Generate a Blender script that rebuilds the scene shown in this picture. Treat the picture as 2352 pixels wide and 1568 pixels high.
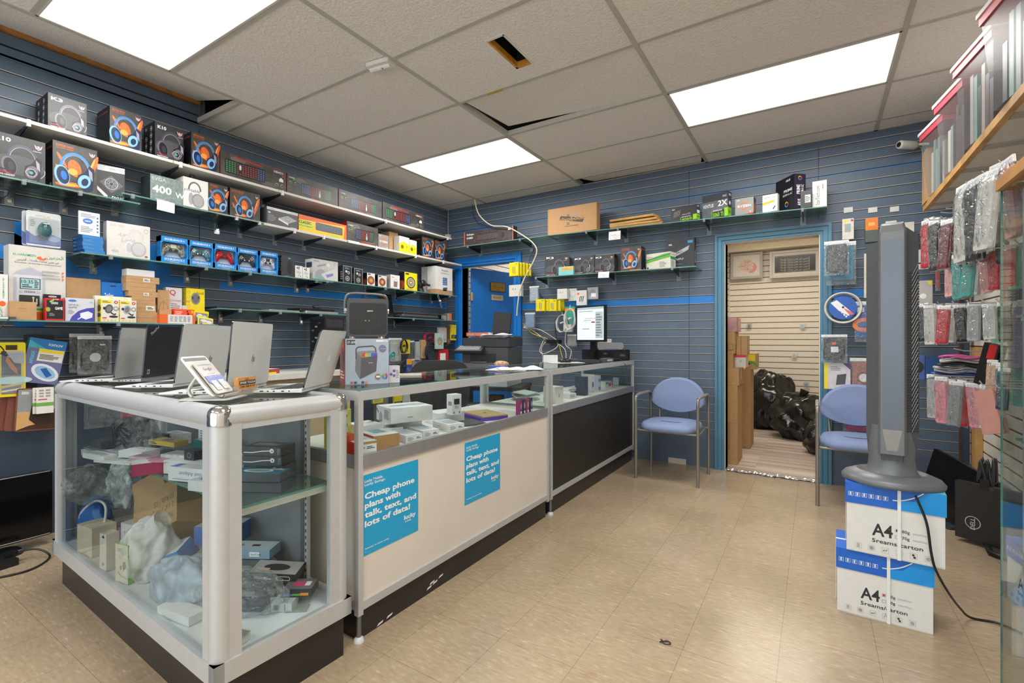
import bpy, bmesh, math, random
from math import sin, cos, pi, radians as rad
from mathutils import Vector, Matrix
for o in list(bpy.data.objects): bpy.data.objects.remove(o)
S = bpy.context.scene
COL = S.collection

# ------------------------------------------------------------------ camera
FPX, CX, CY, HOR, EYE, YAW = 1100.0, 1176.0, 784.0, 779.5, 1.152, rad(-32.29)
cam = bpy.data.cameras.new('camera'); camo = bpy.data.objects.new('camera', cam); COL.objects.link(camo)
cam.sensor_width = 36.0; cam.lens = FPX / 2352 * 36; cam.shift_y = (HOR - CY) / 2352; cam.clip_start = .02
camo.location = (0, 0, EYE); camo.rotation_euler = (pi / 2, 0, -YAW)
S.camera = camo

# ------------------------------------------------------------------ world, light, exposure
S.view_settings.view_transform = 'Standard'; S.view_settings.look = 'None'
S.view_settings.gamma = 1; S.view_settings.use_curve_mapping = False
S.view_settings.exposure = -0.12
S.cycles.transparent_max_bounces = 40; S.cycles.max_bounces = 8; S.cycles.diffuse_bounces = 5
S.cycles.glossy_bounces = 4; S.cycles.transmission_bounces = 4; S.cycles.sample_clamp_indirect = 3
W = bpy.data.worlds.new('world'); S.world = W; W.use_nodes = True
W.node_tree.nodes['Background'].inputs[0].default_value = (.80, .90, 1, 1)
W.node_tree.nodes['Background'].inputs[1].default_value = 1.0
def area(name, loc, size, power, rot=(0, 0, 0), col=(1, 1, 1)):
    l = bpy.data.lights.new(name, 'AREA'); l.shape = 'RECTANGLE'; l.size, l.size_y = size; l.energy = power; l.color = col
    o = bpy.data.objects.new(name, l); COL.objects.link(o); o.location = loc; o.rotation_euler = rot
    return o
TROFFER_W = 34
for x, y in ((-2.642, 1.03), (-2.642, 3.458), (-.2125, 3.458), (-.2125, 1.03), (-2.642, -1.4), (-.2125, -1.4)):
    area('troffer_light', (x, y, 2.725), (1.14, .54), TROFFER_W, col=(1, .975, .935))
area('back_room_light', (-.4, 6.0, 2.5), (1.1, .5), 30, col=(1, .93, .82))
area('side_room_light', (-2.9, 6.0, 2.6), (.8, .5), 22, col=(1, .96, .9))
area('shop_window_daylight', (-1.4, -2.9, 1.45), (4.2, 2.1), 75, (pi / 2, 0, 0), (.86, .93, 1))

# ------------------------------------------------------------------ measuring: a pixel of the photograph, met with a real plane of the room
CS, SN = cos(YAW), sin(YAW)
def ray(px, py):
    l = (px - CX) / FPX
    return Vector((CS * l + SN, -SN * l + CS, -(py - HOR) / FPX))
def onx(px, py, X): r = ray(px, py); t = X / r.x; return Vector((X, t * r.y, EYE + t * r.z))
def ony(px, py, Y): r = ray(px, py); t = Y / r.y; return Vector((t * r.x, Y, EYE + t * r.z))
def onz(px, py, Z): r = ray(px, py); t = (Z - EYE) / r.z; return Vector((t * r.x, t * r.y, Z))

# ------------------------------------------------------------------ materials
_m = {}
def lin(h):
    h = h.lstrip('#'); c = [int(h[i:i + 2], 16) / 255 for i in (0, 2, 4)]
    return tuple(x / 12.92 if x <= .04045 else ((x + .055) / 1.055) ** 2.4 for x in c)
def C(hx, rough=.5, metal=0.0, noise=.05, scale=30.0, bump=0.0, bscale=60.0, spec=.5, coat=0.0):
    k = (hx, rough, metal, noise, scale, bump, bscale, spec, coat)
    if k in _m: return _m[k]
    m = bpy.data.materials.new('surface_' + hx.lstrip('#')); m.use_nodes = True; nt = m.node_tree; b = nt.nodes['Principled BSDF']
    c = lin(hx); b.inputs['Roughness'].default_value = rough; b.inputs['Metallic'].default_value = metal
    b.inputs['Specular IOR Level'].default_value = spec; b.inputs['Coat Weight'].default_value = coat
    tc = nt.nodes.new('ShaderNodeTexCoord'); n = nt.nodes.new('ShaderNodeTexNoise'); n.inputs['Scale'].default_value = scale; n.inputs['Detail'].default_value = 4
    r = nt.nodes.new('ShaderNodeValToRGB'); nt.links.new(tc.outputs['Object'], n.inputs['Vector']); nt.links.new(n.outputs['Fac'], r.inputs[0])
    r.color_ramp.elements[0].position = .3; r.color_ramp.elements[1].position = .7
    r.color_ramp.elements[0].color = tuple(x * (1 - noise) for x in c) + (1,); r.color_ramp.elements[1].color = tuple(min(1, x * (1 + noise)) for x in c) + (1,)
    nt.links.new(r.outputs[0], b.inputs['Base Color'])
    if bump:
        n2 = nt.nodes.new('ShaderNodeTexNoise'); n2.inputs['Scale'].default_value = bscale; n2.inputs['Detail'].default_value = 3
        nt.links.new(tc.outputs['Object'], n2.inputs['Vector']); bp = nt.nodes.new('ShaderNodeBump'); bp.inputs['Strength'].default_value = bump; bp.inputs['Distance'].default_value = .01
        nt.links.new(n2.outputs['Fac'], bp.inputs['Height']); nt.links.new(bp.outputs[0], b.inputs['Normal'])
    m.diffuse_color = c + (1,); _m[k] = m
    return m
def emis(name, hx, st):
    if name in _m: return _m[name]
    m = bpy.data.materials.new(name); m.use_nodes = True; nt = m.node_tree; b = nt.nodes['Principled BSDF']; c = lin(hx) + (1,)
    b.inputs['Base Color'].default_value = c; b.inputs['Emission Color'].default_value = c; b.inputs['Emission Strength'].default_value = st; b.inputs['Roughness'].default_value = .3
    tc = nt.nodes.new('ShaderNodeTexCoord'); w = nt.nodes.new('ShaderNodeTexNoise'); w.inputs['Scale'].default_value = 3
    nt.links.new(tc.outputs['Object'], w.inputs['Vector'])
    mx = nt.nodes.new('ShaderNodeMapRange'); mx.inputs[3].default_value = st * .96; mx.inputs[4].default_value = st * 1.04
    nt.links.new(w.outputs['Fac'], mx.inputs[0]); nt.links.new(mx.outputs[0], b.inputs['Emission Strength'])
    _m[name] = m; return m
def clear(name, tint, white=0.0, rough=.03, ior=1.45, wrinkle=0.0, gloss=1.0, wscale=25, wcol='e8eef0'):
    """thin transparent sheet: see-through, mirror by Fresnel, optional milky share and wrinkles"""
    if name in _m: return _m[name]
    m = bpy.data.materials.new(name); m.use_nodes = True; nt = m.node_tree; nt.nodes.clear(); N = nt.nodes.new; L = nt.links.new
    out = N('ShaderNodeOutputMaterial'); tr = N('ShaderNodeBsdfTransparent'); tr.inputs[0].default_value = lin(tint) + (1,)
    gl = N('ShaderNodeBsdfGlossy'); gl.inputs['Roughness'].default_value = rough; gl.inputs[0].default_value = (gloss, gloss, gloss, 1)
    lw = N('ShaderNodeLayerWeight'); lw.inputs[0].default_value = .5; pw = N('ShaderNodeMath'); pw.operation = 'POWER'; pw.inputs[1].default_value = 5; L(lw.outputs['Facing'], pw.inputs[0])
    f0 = ((ior - 1) / (ior + 1)) ** 2; fr = N('ShaderNodeMapRange'); fr.inputs[3].default_value = f0; fr.inputs[4].default_value = .9; L(pw.outputs[0], fr.inputs[0])
    a = N('ShaderNodeMixShader'); L(fr.outputs[0], a.inputs[0]); L(tr.outputs[0], a.inputs[1]); L(gl.outputs[0], a.inputs[2]); last = a
    if white:
        d = N('ShaderNodeBsdfDiffuse'); d.inputs[0].default_value = lin(wcol) + (1,); b = N('ShaderNodeMixShader')
        b.inputs[0].default_value = white; L(a.outputs[0], b.inputs[1]); L(d.outputs[0], b.inputs[2]); last = b
    tc = N('ShaderNodeTexCoord'); n = N('ShaderNodeTexNoise'); n.inputs['Scale'].default_value = wscale; n.inputs['Distortion'].default_value = 1.2
    L(tc.outputs['Object'], n.inputs['Vector'])
    if wrinkle:
        bp = N('ShaderNodeBump'); bp.inputs['Strength'].default_value = wrinkle; bp.inputs['Distance'].default_value = .02; L(n.outputs['Fac'], bp.inputs['Height'])
        L(bp.outputs[0], gl.inputs['Normal']); L(bp.outputs[0], lw.inputs['Normal'])
        if white:
            mr = N('ShaderNodeMapRange'); mr.inputs[1].default_value = .35; mr.inputs[2].default_value = .7; mr.inputs[3].default_value = white * .4; mr.inputs[4].default_value = min(1, white * 1.7)
            L(n.outputs['Fac'], mr.inputs[0]); L(mr.outputs[0], b.inputs[0]); L(bp.outputs[0], d.inputs['Normal'])
    L(last.outputs[0], out.inputs[0]); _m[name] = m; return m
GLASS = clear('clear_glass', 'f8fbfa', ior=1.3, gloss=.7)
SHELFGLASS = clear('shelf_glass', 'd3dfdb', white=.05, ior=1.45, wcol='9db5ac')
GLASSEDGE = C('5f8a80', .15, noise=.1)
BAG = clear('clear_polybag', 'f4f6f6', white=.10, rough=.12, ior=1.5, wrinkle=.9, wscale=40)
BAGW = clear('milky_polybag', 'f0f2f2', white=.62, rough=.25, wrinkle=.7, wscale=18)
ACRYL = clear('clear_acrylic', 'eef2f2', white=.18, rough=.05, ior=1.5)
BLISTER = clear('clear_blister', 'f4f6f6', white=.08, rough=.05, ior=1.5)
ALU = C('c4c6c8', .36, .3, noise=.03); ALUD = C('85868a', .4, .7); CHROME = C('d8d8d8', .08, 1.0, noise=.01); STEEL = C('9a9a98', .3, .8)
WHITE = C('e4e2de', .5); BLACK = C('17171a', .4); DARK = C('26272a', .45); CARD = C('b48f66', .8, noise=.08); CARDD = C('94714c', .85)
PAPER = C('e2e2e4', .7); GREY = C('77787c', .5); RED = C('c4252b', .45); ORANGE = C('e2692a', .5); YELLOW = C('e8d21c', .45); BLUE = C('1c6fbf', .45); GREEN = C('3f9a3c', .5)
INK = C('2a2a2e', .5); INKG = C('8a8b90', .5)

# ------------------------------------------------------------------ mesh building
_txt = {}
def text_geo(s, bold=0.0, sp=1.0):
    k = (s, bold, sp)
    if k not in _txt:
        c = bpy.data.curves.new('lettering', 'FONT'); c.body = s; c.resolution_u = 2; c.offset = bold; c.space_character = sp; c.space_line = .95
        o = bpy.data.objects.new('lettering', c); me = bpy.data.meshes.new_from_object(o)
        vs = [tuple(v.co) for v in me.vertices]; fs = [tuple(p.vertices) for p in me.polygons]
        bpy.data.objects.remove(o); bpy.data.curves.remove(c); bpy.data.meshes.remove(me)
        _txt[k] = (vs, fs, min((v[0] for v in vs), default=0), max((v[0] for v in vs), default=0))
    return _txt[k]
class MB:
    """collects shapes of several materials; build() links them as ONE mesh object"""
    def __init__(s): s.v, s.f, s.fi, s.m, s.sm, s.X = [], [], [], [], [], Matrix()
    def at(s, loc=(0, 0, 0), rot=(0, 0, 0), sc=1):
        from mathutils import Euler
        s.X = Matrix.Translation(loc) @ Euler(rot).to_matrix().to_4x4() @ Matrix.Scale(sc, 4); return s
    def add(s, vs, fs, m, smooth=False):
        if m not in s.m: s.m.append(m)
        i, b = s.m.index(m), len(s.v)
        s.v += [tuple(s.X @ Vector(v)) for v in vs]; s.f += [tuple(b + k for k in f) for f in fs]
        s.fi += [i] * len(fs); s.sm += [smooth] * len(fs); return s
    def box(s, x0, x1, y0, y1, z0, z1, m):
        v = [(x0, y0, z0), (x1, y0, z0), (x1, y1, z0), (x0, y1, z0), (x0, y0, z1), (x1, y0, z1), (x1, y1, z1), (x0, y1, z1)]
        for k, f in (('-z', (0, 3, 2, 1)), ('+z', (4, 5, 6, 7)), ('-y', (0, 1, 5, 4)), ('+x', (1, 2, 6, 5)), ('+y', (2, 3, 7, 6)), ('-x', (3, 0, 4, 7))):
            mm = m.get(k, m.get('*')) if isinstance(m, dict) else m
            if mm: s.add([v[i] for i in f], [(0, 1, 2, 3)], mm)
        return s
    def poly(s, pts, m): return s.add(pts, [tuple(range(len(pts)))], m)
    def sheet(s, fn, nu, nv, m, smooth=True):
        vs = [fn(i / nu, j / nv) for j in range(nv + 1) for i in range(nu + 1)]
        return s.add(vs, [(j * (nu + 1) + i, j * (nu + 1) + i + 1, (j + 1) * (nu + 1) + i + 1, (j + 1) * (nu + 1) + i) for j in range(nv) for i in range(nu)], m, smooth)
    def tube(s, pts, r, m, seg=8, caps=True, rs=None):
        pts = [Vector(p) for p in pts]; n = len(pts); vs, fs = [], []
        up = None
        for i, p in enumerate(pts):
            t = (pts[min(i + 1, n - 1)] - pts[max(i - 1, 0)])
            t = t.normalized() if t.length > 1e-9 else Vector((0, 0, 1))
            if up is None: up = (Vector((0, 0, 1)) if abs(t.z) < .9 else Vector((1, 0, 0)))
            a = t.cross(up)
            if a.length < 1e-6: a = t.orthogonal()
            a.normalize(); b = a.cross(t).normalized(); up = b; q = rs[i] if rs else r
            vs += [tuple(p + a * cos(2 * pi * k / seg) * q + b * sin(2 * pi * k / seg) * q) for k in range(seg)]
        for i in range(n - 1): fs += [(i * seg + k, i * seg + (k + 1) % seg, (i + 1) * seg + (k + 1) % seg, (i + 1) * seg + k) for k in range(seg)]
        s.add(vs, fs, m, True)
        if caps: s.add(vs[:seg], [tuple(range(seg))[::-1]], m); s.add(vs[-seg:], [tuple(range(seg))], m)
        return s
    def lathe(s, prof, m, seg=24, sx=1, sy=1, smooth=True):
        vs = [(r * cos(2 * pi * k / seg) * sx, r * sin(2 * pi * k / seg) * sy, z) for r, z in prof for k in range(seg)]
        fs = [(i * seg + k, i * seg + (k + 1) % seg, (i + 1) * seg + (k + 1) % seg, (i + 1) * seg + k) for i in range(len(prof) - 1) for k in range(seg)]
        return s.add(vs, fs, m, smooth)
    def cyl(s, p, q, r, m, seg=16): return s.tube([p, q], r, m, seg)
    def prism(s, pts, z0, z1, m, mtop=None, msmooth=False):
        n = len(pts); s.add([(x, y, z1) for x, y in pts], [tuple(range(n))], mtop or m); s.add([(x, y, z0) for x, y in pts], [tuple(range(n))[::-1]], m)
        return s.add([(x, y, z0) for x, y in pts] + [(x, y, z1) for x, y in pts], [(i, (i + 1) % n, n + (i + 1) % n, n + i) for i in range(n)], m, msmooth)
    def blob(s, c, r, m, seed=0, amp=.25, seg=20, rings=12, f=3.0, flat=None, fine=0):
        rn = random.Random(seed); ph = [(rn.uniform(-1, 1) * f, rn.uniform(-1, 1) * f, rn.uniform(-1, 1) * f, rn.uniform(0, 6.3), rn.uniform(.4, 1)) for _ in range(10)]
        vs, fs = [], []
        for j in range(rings + 1):
            for k in range(seg):
                a, b = pi * j / rings, 2 * pi * k / seg; d = Vector((sin(a) * cos(b), sin(a) * sin(b), cos(a)))
                q = 1 + amp * sum(w * abs(sin(d.x * x + d.y * y + d.z * z + p)) for x, y, z, p, w in ph) / 4 - amp * .8
                if fine:   # folds and crinkles
                    for n_, (x, y, z, p, w) in enumerate(ph): q += amp * .07 * w * (abs(sin((d.x * y + d.y * z - d.z * x) * 2.6 + p + 1.5 * sin(d.x * x * 1.3 + p))) - .6) + amp * .025 * w * abs(sin((d.x * z - d.y * x + d.z * y) * 5.5 + 2 * p))
                zz = c[2] + d.z * r[2] * q
                if flat is not None: zz = max(zz, flat)
                vs.append((c[0] + d.x * r[0] * q, c[1] + d.y * r[1] * q, zz))
        fs = [(j * seg + k, j * seg + (k + 1) % seg, (j + 1) * seg + (k + 1) % seg, (j + 1) * seg + k) for j in range(rings) for k in range(seg)]
        return s.add(vs, [f[::-1] for f in fs], m, True)
    def build(s, name, parent=None, loc=None, rz=0.0, bev=0.0, rot=None, sub=0, thick=0.0):
        me = bpy.data.meshes.new(name); me.from_pydata(s.v, [], s.f)
        for m in s.m: me.materials.append(m)
        me.polygons.foreach_set('material_index', s.fi); me.polygons.foreach_set('use_smooth', s.sm); me.update()
        o = bpy.data.objects.new(name, me); COL.objects.link(o)
        if parent: o.parent = parent
        if loc is not None: o.location = loc
        o.rotation_euler = rot if rot else (0, 0, rz)
        if thick: d = o.modifiers.new('thickness', 'SOLIDIFY'); d.thickness = thick
        if bev:
            d = o.modifiers.new('bevel', 'BEVEL'); d.width = bev; d.segments = 2; d.limit_method = 'ANGLE'; d.angle_limit = rad(50); d.use_clamp_overlap = True
        if sub: d = o.modifiers.new('smooth', 'SUBSURF'); d.levels = d.render_levels = sub
        return o
class Face:
    """flat printing on a face of an MB: x runs 0..w, y runs 0..1 in units of the face height; every print lies a hair above the last"""
    def __init__(s, mb, o, u, v, W_, H_):
        s.mb, s.o, s.H, s.w = mb, Vector(o), max(H_, 1e-4), W_ / max(H_, 1e-4); s.u, s.v = Vector(u).normalized(), Vector(v).normalized(); s.n = s.u.cross(s.v); s.k = 0
    def P(s, x, y): return s.o + s.u * (x * s.H) + s.v * (y * s.H) + s.n * (.0004 + s.k * .00012)
    def poly(s, pts, m): s.mb.add([s.P(*p) for p in pts], [tuple(range(len(pts)))], m); s.k += 1; return s
    def rect(s, x0, y0, x1, y1, m): return s.poly([(x0, y0), (x1, y0), (x1, y1), (x0, y1)], m)
    def fill(s, m): return s.rect(.0, .0, s.w, 1, m)
    def ell(s, x, y, a, b, m, seg=20, t=0): return s.poly([(x + a * cos(q) * cos(t) - b * sin(q) * sin(t), y + a * cos(q) * sin(t) + b * sin(q) * cos(t)) for q in (2 * pi * i / seg for i in range(seg))], m)
    def disc(s, x, y, r, m, seg=20): return s.ell(x, y, r, r, m, seg)
    def arc(s, x, y, a, b, wd, m, t0=0, t1=360, seg=24):
        T = [rad(t0 + (t1 - t0) * i / seg) for i in range(seg + 1)]
        vs = [s.P(x + (a) * cos(t), y + (b) * sin(t)) for t in T] + [s.P(x + (a - wd) * cos(t), y + (b - wd) * sin(t)) for t in T]; n = seg + 1
        s.mb.add(vs, [(i + 1, i, n + i, n + i + 1)[::1] for i in range(seg)], m); s.k += 1; return s
    def line(s, pts, wd, m):
        for (a, b), (c, d) in zip(pts, pts[1:]):
            L = math.hypot(c - a, d - b) or 1; nx, ny = -(d - b) / L * wd / 2, (c - a) / L * wd / 2
            s.mb.add([s.P(a - nx, b - ny), s.P(c - nx, d - ny), s.P(c + nx, d + ny), s.P(a + nx, b + ny)], [(0, 1, 2, 3)], m)
        s.k += 1; return s
    def text(s, t, x, y, h, m, bold=0.0, al='l', rot=0.0, width=None, shear=0.0):
        vs, fs, x0, x1 = text_geo(t, bold); sx = h / .7; sc = sx
        if width: sx = width / max(1e-6, x1 - x0)
        off = {'l': -x0, 'c': -(x0 + x1) / 2, 'r': -x1}[al]; c_, s_ = cos(rot), sin(rot); out = []
        for vx, vy, _ in vs:
            a, b = (vx + off + shear * vy) * sx, vy * sc; out.append(s.P(x + a * c_ - b * s_, y + a * s_ + b * c_))
        s.mb.add(out, fs, m); s.k += 1; return s
    def lines(s, x0, y0, x1, y1, n, m, wd=None, seed=1):
        rn = random.Random(seed); st = (y1 - y0) / n
        for i in range(n):
            y = y1 - (i + .5) * st; s.rect(x0, y - (wd or st * .25), x0 + (x1 - x0) * rn.uniform(.6, 1), y + (wd or st * .25), m); s.k -= 1
        s.k += 1; return s
def faces(mb, w, d, h):
    """printable faces of a carton whose front bottom edge is centred on the origin, front towards -y"""
    return dict(F=Face(mb, (-w / 2, 0, 0), (1, 0, 0), (0, 0, 1), w, h), L=Face(mb, (-w / 2, d, 0), (0, -1, 0), (0, 0, 1), d, h),
                R=Face(mb, (w / 2, 0, 0), (0, 1, 0), (0, 0, 1), d, h), T=Face(mb, (-w / 2, 0, h), (1, 0, 0), (0, 1, 0), w, d))

# ------------------------------------------------------------------ things
def tag(o, label, cat, group=None):
    o['label'] = label; o['category'] = cat
    if group: o['group'] = group
    return o
def root(name, label, cat, loc=(0, 0, 0), rz=0.0, group=None, rot=None):
    o = bpy.data.objects.new(name, None); COL.objects.link(o); o.empty_display_size = .05
    o.location = loc; o.rotation_euler = rot if rot else (0, 0, rz)
    return tag(o, label, cat, group)
def solo(mb, name, label, cat, group=None, loc=(0, 0, 0), rz=0.0, **k): return tag(mb.build(name, None, loc, rz, **k), label, cat, group)
def struct(mb, name, **k): o = mb.build(name, **k); o['kind'] = 'structure'; return o
def copy_tree(o, parent=None):
    kids = list(o.children); c = o.copy(); COL.objects.link(c)
    if parent: c.parent = parent
    for k in kids: copy_tree(k, c)
    return c
def rrect(w, h, r, n=5, cx=0, cy=0):
    out = []
    for sx, sy, a in ((1, 1, 0), (-1, 1, 90), (-1, -1, 180), (1, -1, 270)):
        out += [(cx + sx * (w / 2 - r) + r * cos(rad(a + 90 * i / n)), cy + sy * (h / 2 - r) + r * sin(rad(a + 90 * i / n))) for i in range(n + 1)]
    return out
def bez(pts, n=8):
    """smooth curve through the points"""
    P_ = [Vector(p) for p in pts]; out = []
    for i in range(len(P_) - 1):
        a, b, c, d = P_[max(i - 1, 0)], P_[i], P_[i + 1], P_[min(i + 2, len(P_) - 1)]
        for k in range(n):
            t = k / n; out.append(.5 * ((2 * b) + (c - a) * t + (2 * a - 5 * b + 4 * c - d) * t * t + (3 * b - a - 3 * c + d) * t ** 3))
    return out + [P_[-1]]
# ================================================================== the room
XL, XR, YB, YF, ZC = -3.84, .93, 4.58, -3.0, 2.75
def floor_mat():
    m = bpy.data.materials.new('vinyl_tile'); m.use_nodes = True; nt = m.node_tree; N = nt.nodes.new; L = nt.links.new; b = nt.nodes['Principled BSDF']
    tc = N('ShaderNodeTexCoord'); mp = N('ShaderNodeMapping'); mp.inputs['Location'].default_value = (.11 + .305 * 20, -2.147 + .305 * 20, 0); L(tc.outputs['Object'], mp.inputs[0])
    br = N('ShaderNodeTexBrick'); br.offset = 0; br.inputs['Scale'].default_value = 1; br.inputs['Brick Width'].default_value = .305; br.inputs['Row Height'].default_value = .305
    br.inputs['Mortar Size'].default_value = .0012; br.inputs['Mortar Smooth'].default_value = .2; L(mp.outputs[0], br.inputs['Vector'])
    br.inputs['Color1'].default_value = lin('b5a286') + (1,); br.inputs['Color2'].default_value = lin('ae9c82') + (1,); br.inputs['Mortar'].default_value = lin('6a563c') + (1,)
    m2 = N('ShaderNodeMapping'); m2.inputs['Scale'].default_value = (22, 85, 1); L(tc.outputs['Object'], m2.inputs[0])
    n = N('ShaderNodeTexNoise'); n.inputs['Scale'].default_value = 1.0; n.inputs['Detail'].default_value = 5; n.inputs['Roughness'].default_value = .65; L(m2.outputs[0], n.inputs[0])
    r = N('ShaderNodeValToRGB'); L(n.outputs['Fac'], r.inputs[0]); E = r.color_ramp.elements
    E[0].position, E[0].color = .30, lin('96765a') + (1,); E[1].position, E[1].color = .72, lin('ddd0ba') + (1,)
    e = E.new(.44); e.color = lin('a89278') + (1,); e = E.new(.58); e.color = lin('b5a187') + (1,)
    mx = N('ShaderNodeMix'); mx.data_type = 'RGBA'; mx.inputs[0].default_value = .5; L(br.outputs['Color'], mx.inputs[6]); L(r.outputs[0], mx.inputs[7])
    n3 = N('ShaderNodeTexNoise'); n3.inputs['Scale'].default_value = 2.2; n3.inputs['Detail'].default_value = 6; L(tc.outputs['Object'], n3.inputs[0])
    r3 = N('ShaderNodeValToRGB'); r3.color_ramp.elements[0].position = .3; r3.color_ramp.elements[0].color = (.74, .74, .73, 1); r3.color_ramp.elements[1].position = .62; L(n3.outputs['Fac'], r3.inputs[0])
    m3 = N('ShaderNodeMix'); m3.data_type = 'RGBA'; m3.blend_type = 'MULTIPLY'; m3.inputs[0].default_value = .7; L(mx.outputs[2], m3.inputs[6]); L(r3.outputs[0], m3.inputs[7])
    L(m3.outputs[2], b.inputs['Base Color'])
    rr = N('ShaderNodeMapRange'); rr.inputs[3].default_value = .12; rr.inputs[4].default_value = .30; L(n3.outputs['Fac'], rr.inputs[0]); L(rr.outputs[0], b.inputs['Roughness'])
    bp = N('ShaderNodeBump'); bp.inputs['Strength'].default_value = .12; bp.inputs['Distance'].default_value = .004; L(n.outputs['Fac'], bp.inputs['Height']); L(bp.outputs[0], b.inputs['Normal'])
    return m
def plank_mat():
    m = bpy.data.materials.new('grey_planks'); m.use_nodes = True; nt = m.node_tree; N = nt.nodes.new; L = nt.links.new; b = nt.nodes['Principled BSDF']
    tc = N('ShaderNodeTexCoord'); br = N('ShaderNodeTexBrick'); br.inputs['Scale'].default_value = 1; br.inputs['Brick Width'].default_value = .9; br.inputs['Row Height'].default_value = .05; br.inputs['Mortar Size'].default_value = .0008
    br.inputs['Color1'].default_value = lin('a9988b') + (1,); br.inputs['Color2'].default_value = lin('d0c3b6') + (1,); br.inputs['Mortar'].default_value = lin('6d5f55') + (1,); br.inputs['Bias'].default_value = -.1
    L(tc.outputs['Object'], br.inputs['Vector']); L(br.outputs['Color'], b.inputs['Base Color']); b.inputs['Roughness'].default_value = .4
    return m
def ceil_mat():
    m = C('e3dfd8', .9, noise=.06, scale=90, bump=.55, bscale=75); return m
mb = MB(); mb.poly([(XL - .1, YF - .1, 0), (XR + .1, YF - .1, 0), (XR + .1, YB + .02, 0), (XL - .1, YB + .02, 0)], floor_mat()); struct(mb, 'floor')
mb = MB(); mb.poly([(-4, YB + .02, .004), (1.3, YB + .02, .004), (1.3, 7.5, .004), (-4, 7.5, .004)], plank_mat()); struct(mb, 'floor_back')

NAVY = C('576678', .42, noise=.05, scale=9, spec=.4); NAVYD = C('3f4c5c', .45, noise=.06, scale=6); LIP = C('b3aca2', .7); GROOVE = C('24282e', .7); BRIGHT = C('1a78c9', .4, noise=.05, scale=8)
OFFW = C('e6e0d2', .55, noise=.03); LIPR = C('9b6a4a', .7); TEAL = C('4b7d97', .4, noise=.05, scale=12); DOORBLUE = C('1671c4', .38, noise=.04, scale=5); CREAM = C('e3d9c3', .6)
def slatwall(name, axis, pos, nrm, a0, a1, z0, z1, zs, sp, board, lip, groove, openings=(), special=None, plain=None, gap=.010, th=.012, blue_line=None):
    """a slatted display wall: boards with a lipped groove between, cut round the doorways"""
    mb = MB(); ks = range(math.floor((z0 - zs) / sp), math.ceil((z1 - zs) / sp))
    def pt(a, d, z): return (pos + nrm * d, a, z) if axis == 'x' else (a, pos + nrm * d, z)
    def quad(a, b, d0, d1, q0, q1, m): mb.poly([pt(a, d0, q0), pt(b, d0, q0), pt(b, d1, q1), pt(a, d1, q1)], m)
    def cuts(q):
        iv = [(a0, a1)]
        for (u, v, w0, w1) in openings:
            if w0 <= q <= w1: iv = [s for (a, b) in iv for s in ((a, min(b, u)), (max(a, v), b)) if s[1] - s[0] > 1e-4]
        return iv
    for k in ks:
        b0, b1 = max(z0, zs + k * sp + gap / 2), min(z1, zs + (k + 1) * sp - gap / 2)
        if b1 - b0 < .002: continue
        for a, b in cuts((b0 + b1) / 2):
            segs = special(k, a, b) if special else [(a, b, board)]
            for u, v, m in segs:
                quad(u, v, 0, 0, b0, b1, m); quad(u, v, 0, -th, b1, b1, lip); quad(u, v, 0, -th, b0, b0, lip)
            quad(a, b, -th, -th, b1 - .001, b1 + gap + .001, groove); quad(a, b, -.001, -.001, b1 + gap * .5, b1 + gap, groove if blue_line == k else lip) if b1 < z1 - .01 else 0
            if blue_line == k: quad(a, b, -.001, -.001, b1, b1 + gap * .8, BRIGHT)
    if plain:
        for a, b in cuts(plain[0] / 2): quad(a, b, 0, 0, plain[0], plain[1], plain[2])
    for (u, v, w0, w1) in openings:   # reveals
        for a in (u, v): quad(a, a, 0, 0, w0, w1, board); mb.poly([pt(a, 0, w0), pt(a, -.12, w0), pt(a, -.12, w1), pt(a, 0, w1)], board)
    return mb
def left_special(k, a, b):
    out = []
    if k in (5,):
        for u, v, m in ((a, 1.02, NAVY), (1.02, 1.66, BRIGHT), (1.66, 1.9, NAVY), (1.9, b, BRIGHT)): out.append((u, v, m))
        return out
    return [(a, b, NAVY)]
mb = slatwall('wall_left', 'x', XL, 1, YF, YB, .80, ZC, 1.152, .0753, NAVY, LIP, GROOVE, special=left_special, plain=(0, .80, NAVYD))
for k in range(3):
    q0 = ZC - .02 + k * .0753; mb.poly([(XL, YF, q0), (XL, 1.755, q0), (XL, 1.755, q0 + .065), (XL, YF, q0 + .065)], NAVY)
    mb.poly([(XL, YF, q0 + .065), (XL, 1.755, q0 + .065), (XL - .012, 1.755, q0 + .065), (XL - .012, YF, q0 + .065)], LIP)
mb.poly([(XL - .012, YF, 2.7), (XL - .012, 1.755, 2.7), (XL - .012, 1.755, 2.93), (XL - .012, YF, 2.93)], GROOVE)
mb.box(XL - .01, XL + .022, YF, 1.755, 2.875, 2.905, C('9c6a35', .7, noise=.3, scale=14))
mb.box(XL - .02, XL + .012, 1.752, 1.79, 2.74, 2.92, C('5c5d5e', .5))
for P_ in (((33, 508), (56, 508), (62, 562), (33, 562)), ((33, 535), (110, 575), (150, 590), (178, 612), (205, 640), (180, 662), (150, 676), (33, 676)), ((225, 592), (279, 592), (279, 700), (225, 700)), ((340, 560), (391, 560), (391, 700), (340, 700)),
           ((33, 734), (101, 734), (101, 750), (33, 750)), ((247, 736), (279, 738), (279, 752), (247, 750)), ((342, 738), (391, 740), (391, 754), (342, 752)), ((0, 560), (33, 566), (33, 596), (0, 592))):
    mb.poly([onx(px, py, XL + .0012) for px, py in P_], BRIGHT)
y = onx(458, 700, XL).y; mb.box(XL - .005, XL + .0015, y - .002, y + .002, .8, 2.7, GROOVE)
struct(mb, 'wall_left')

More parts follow.
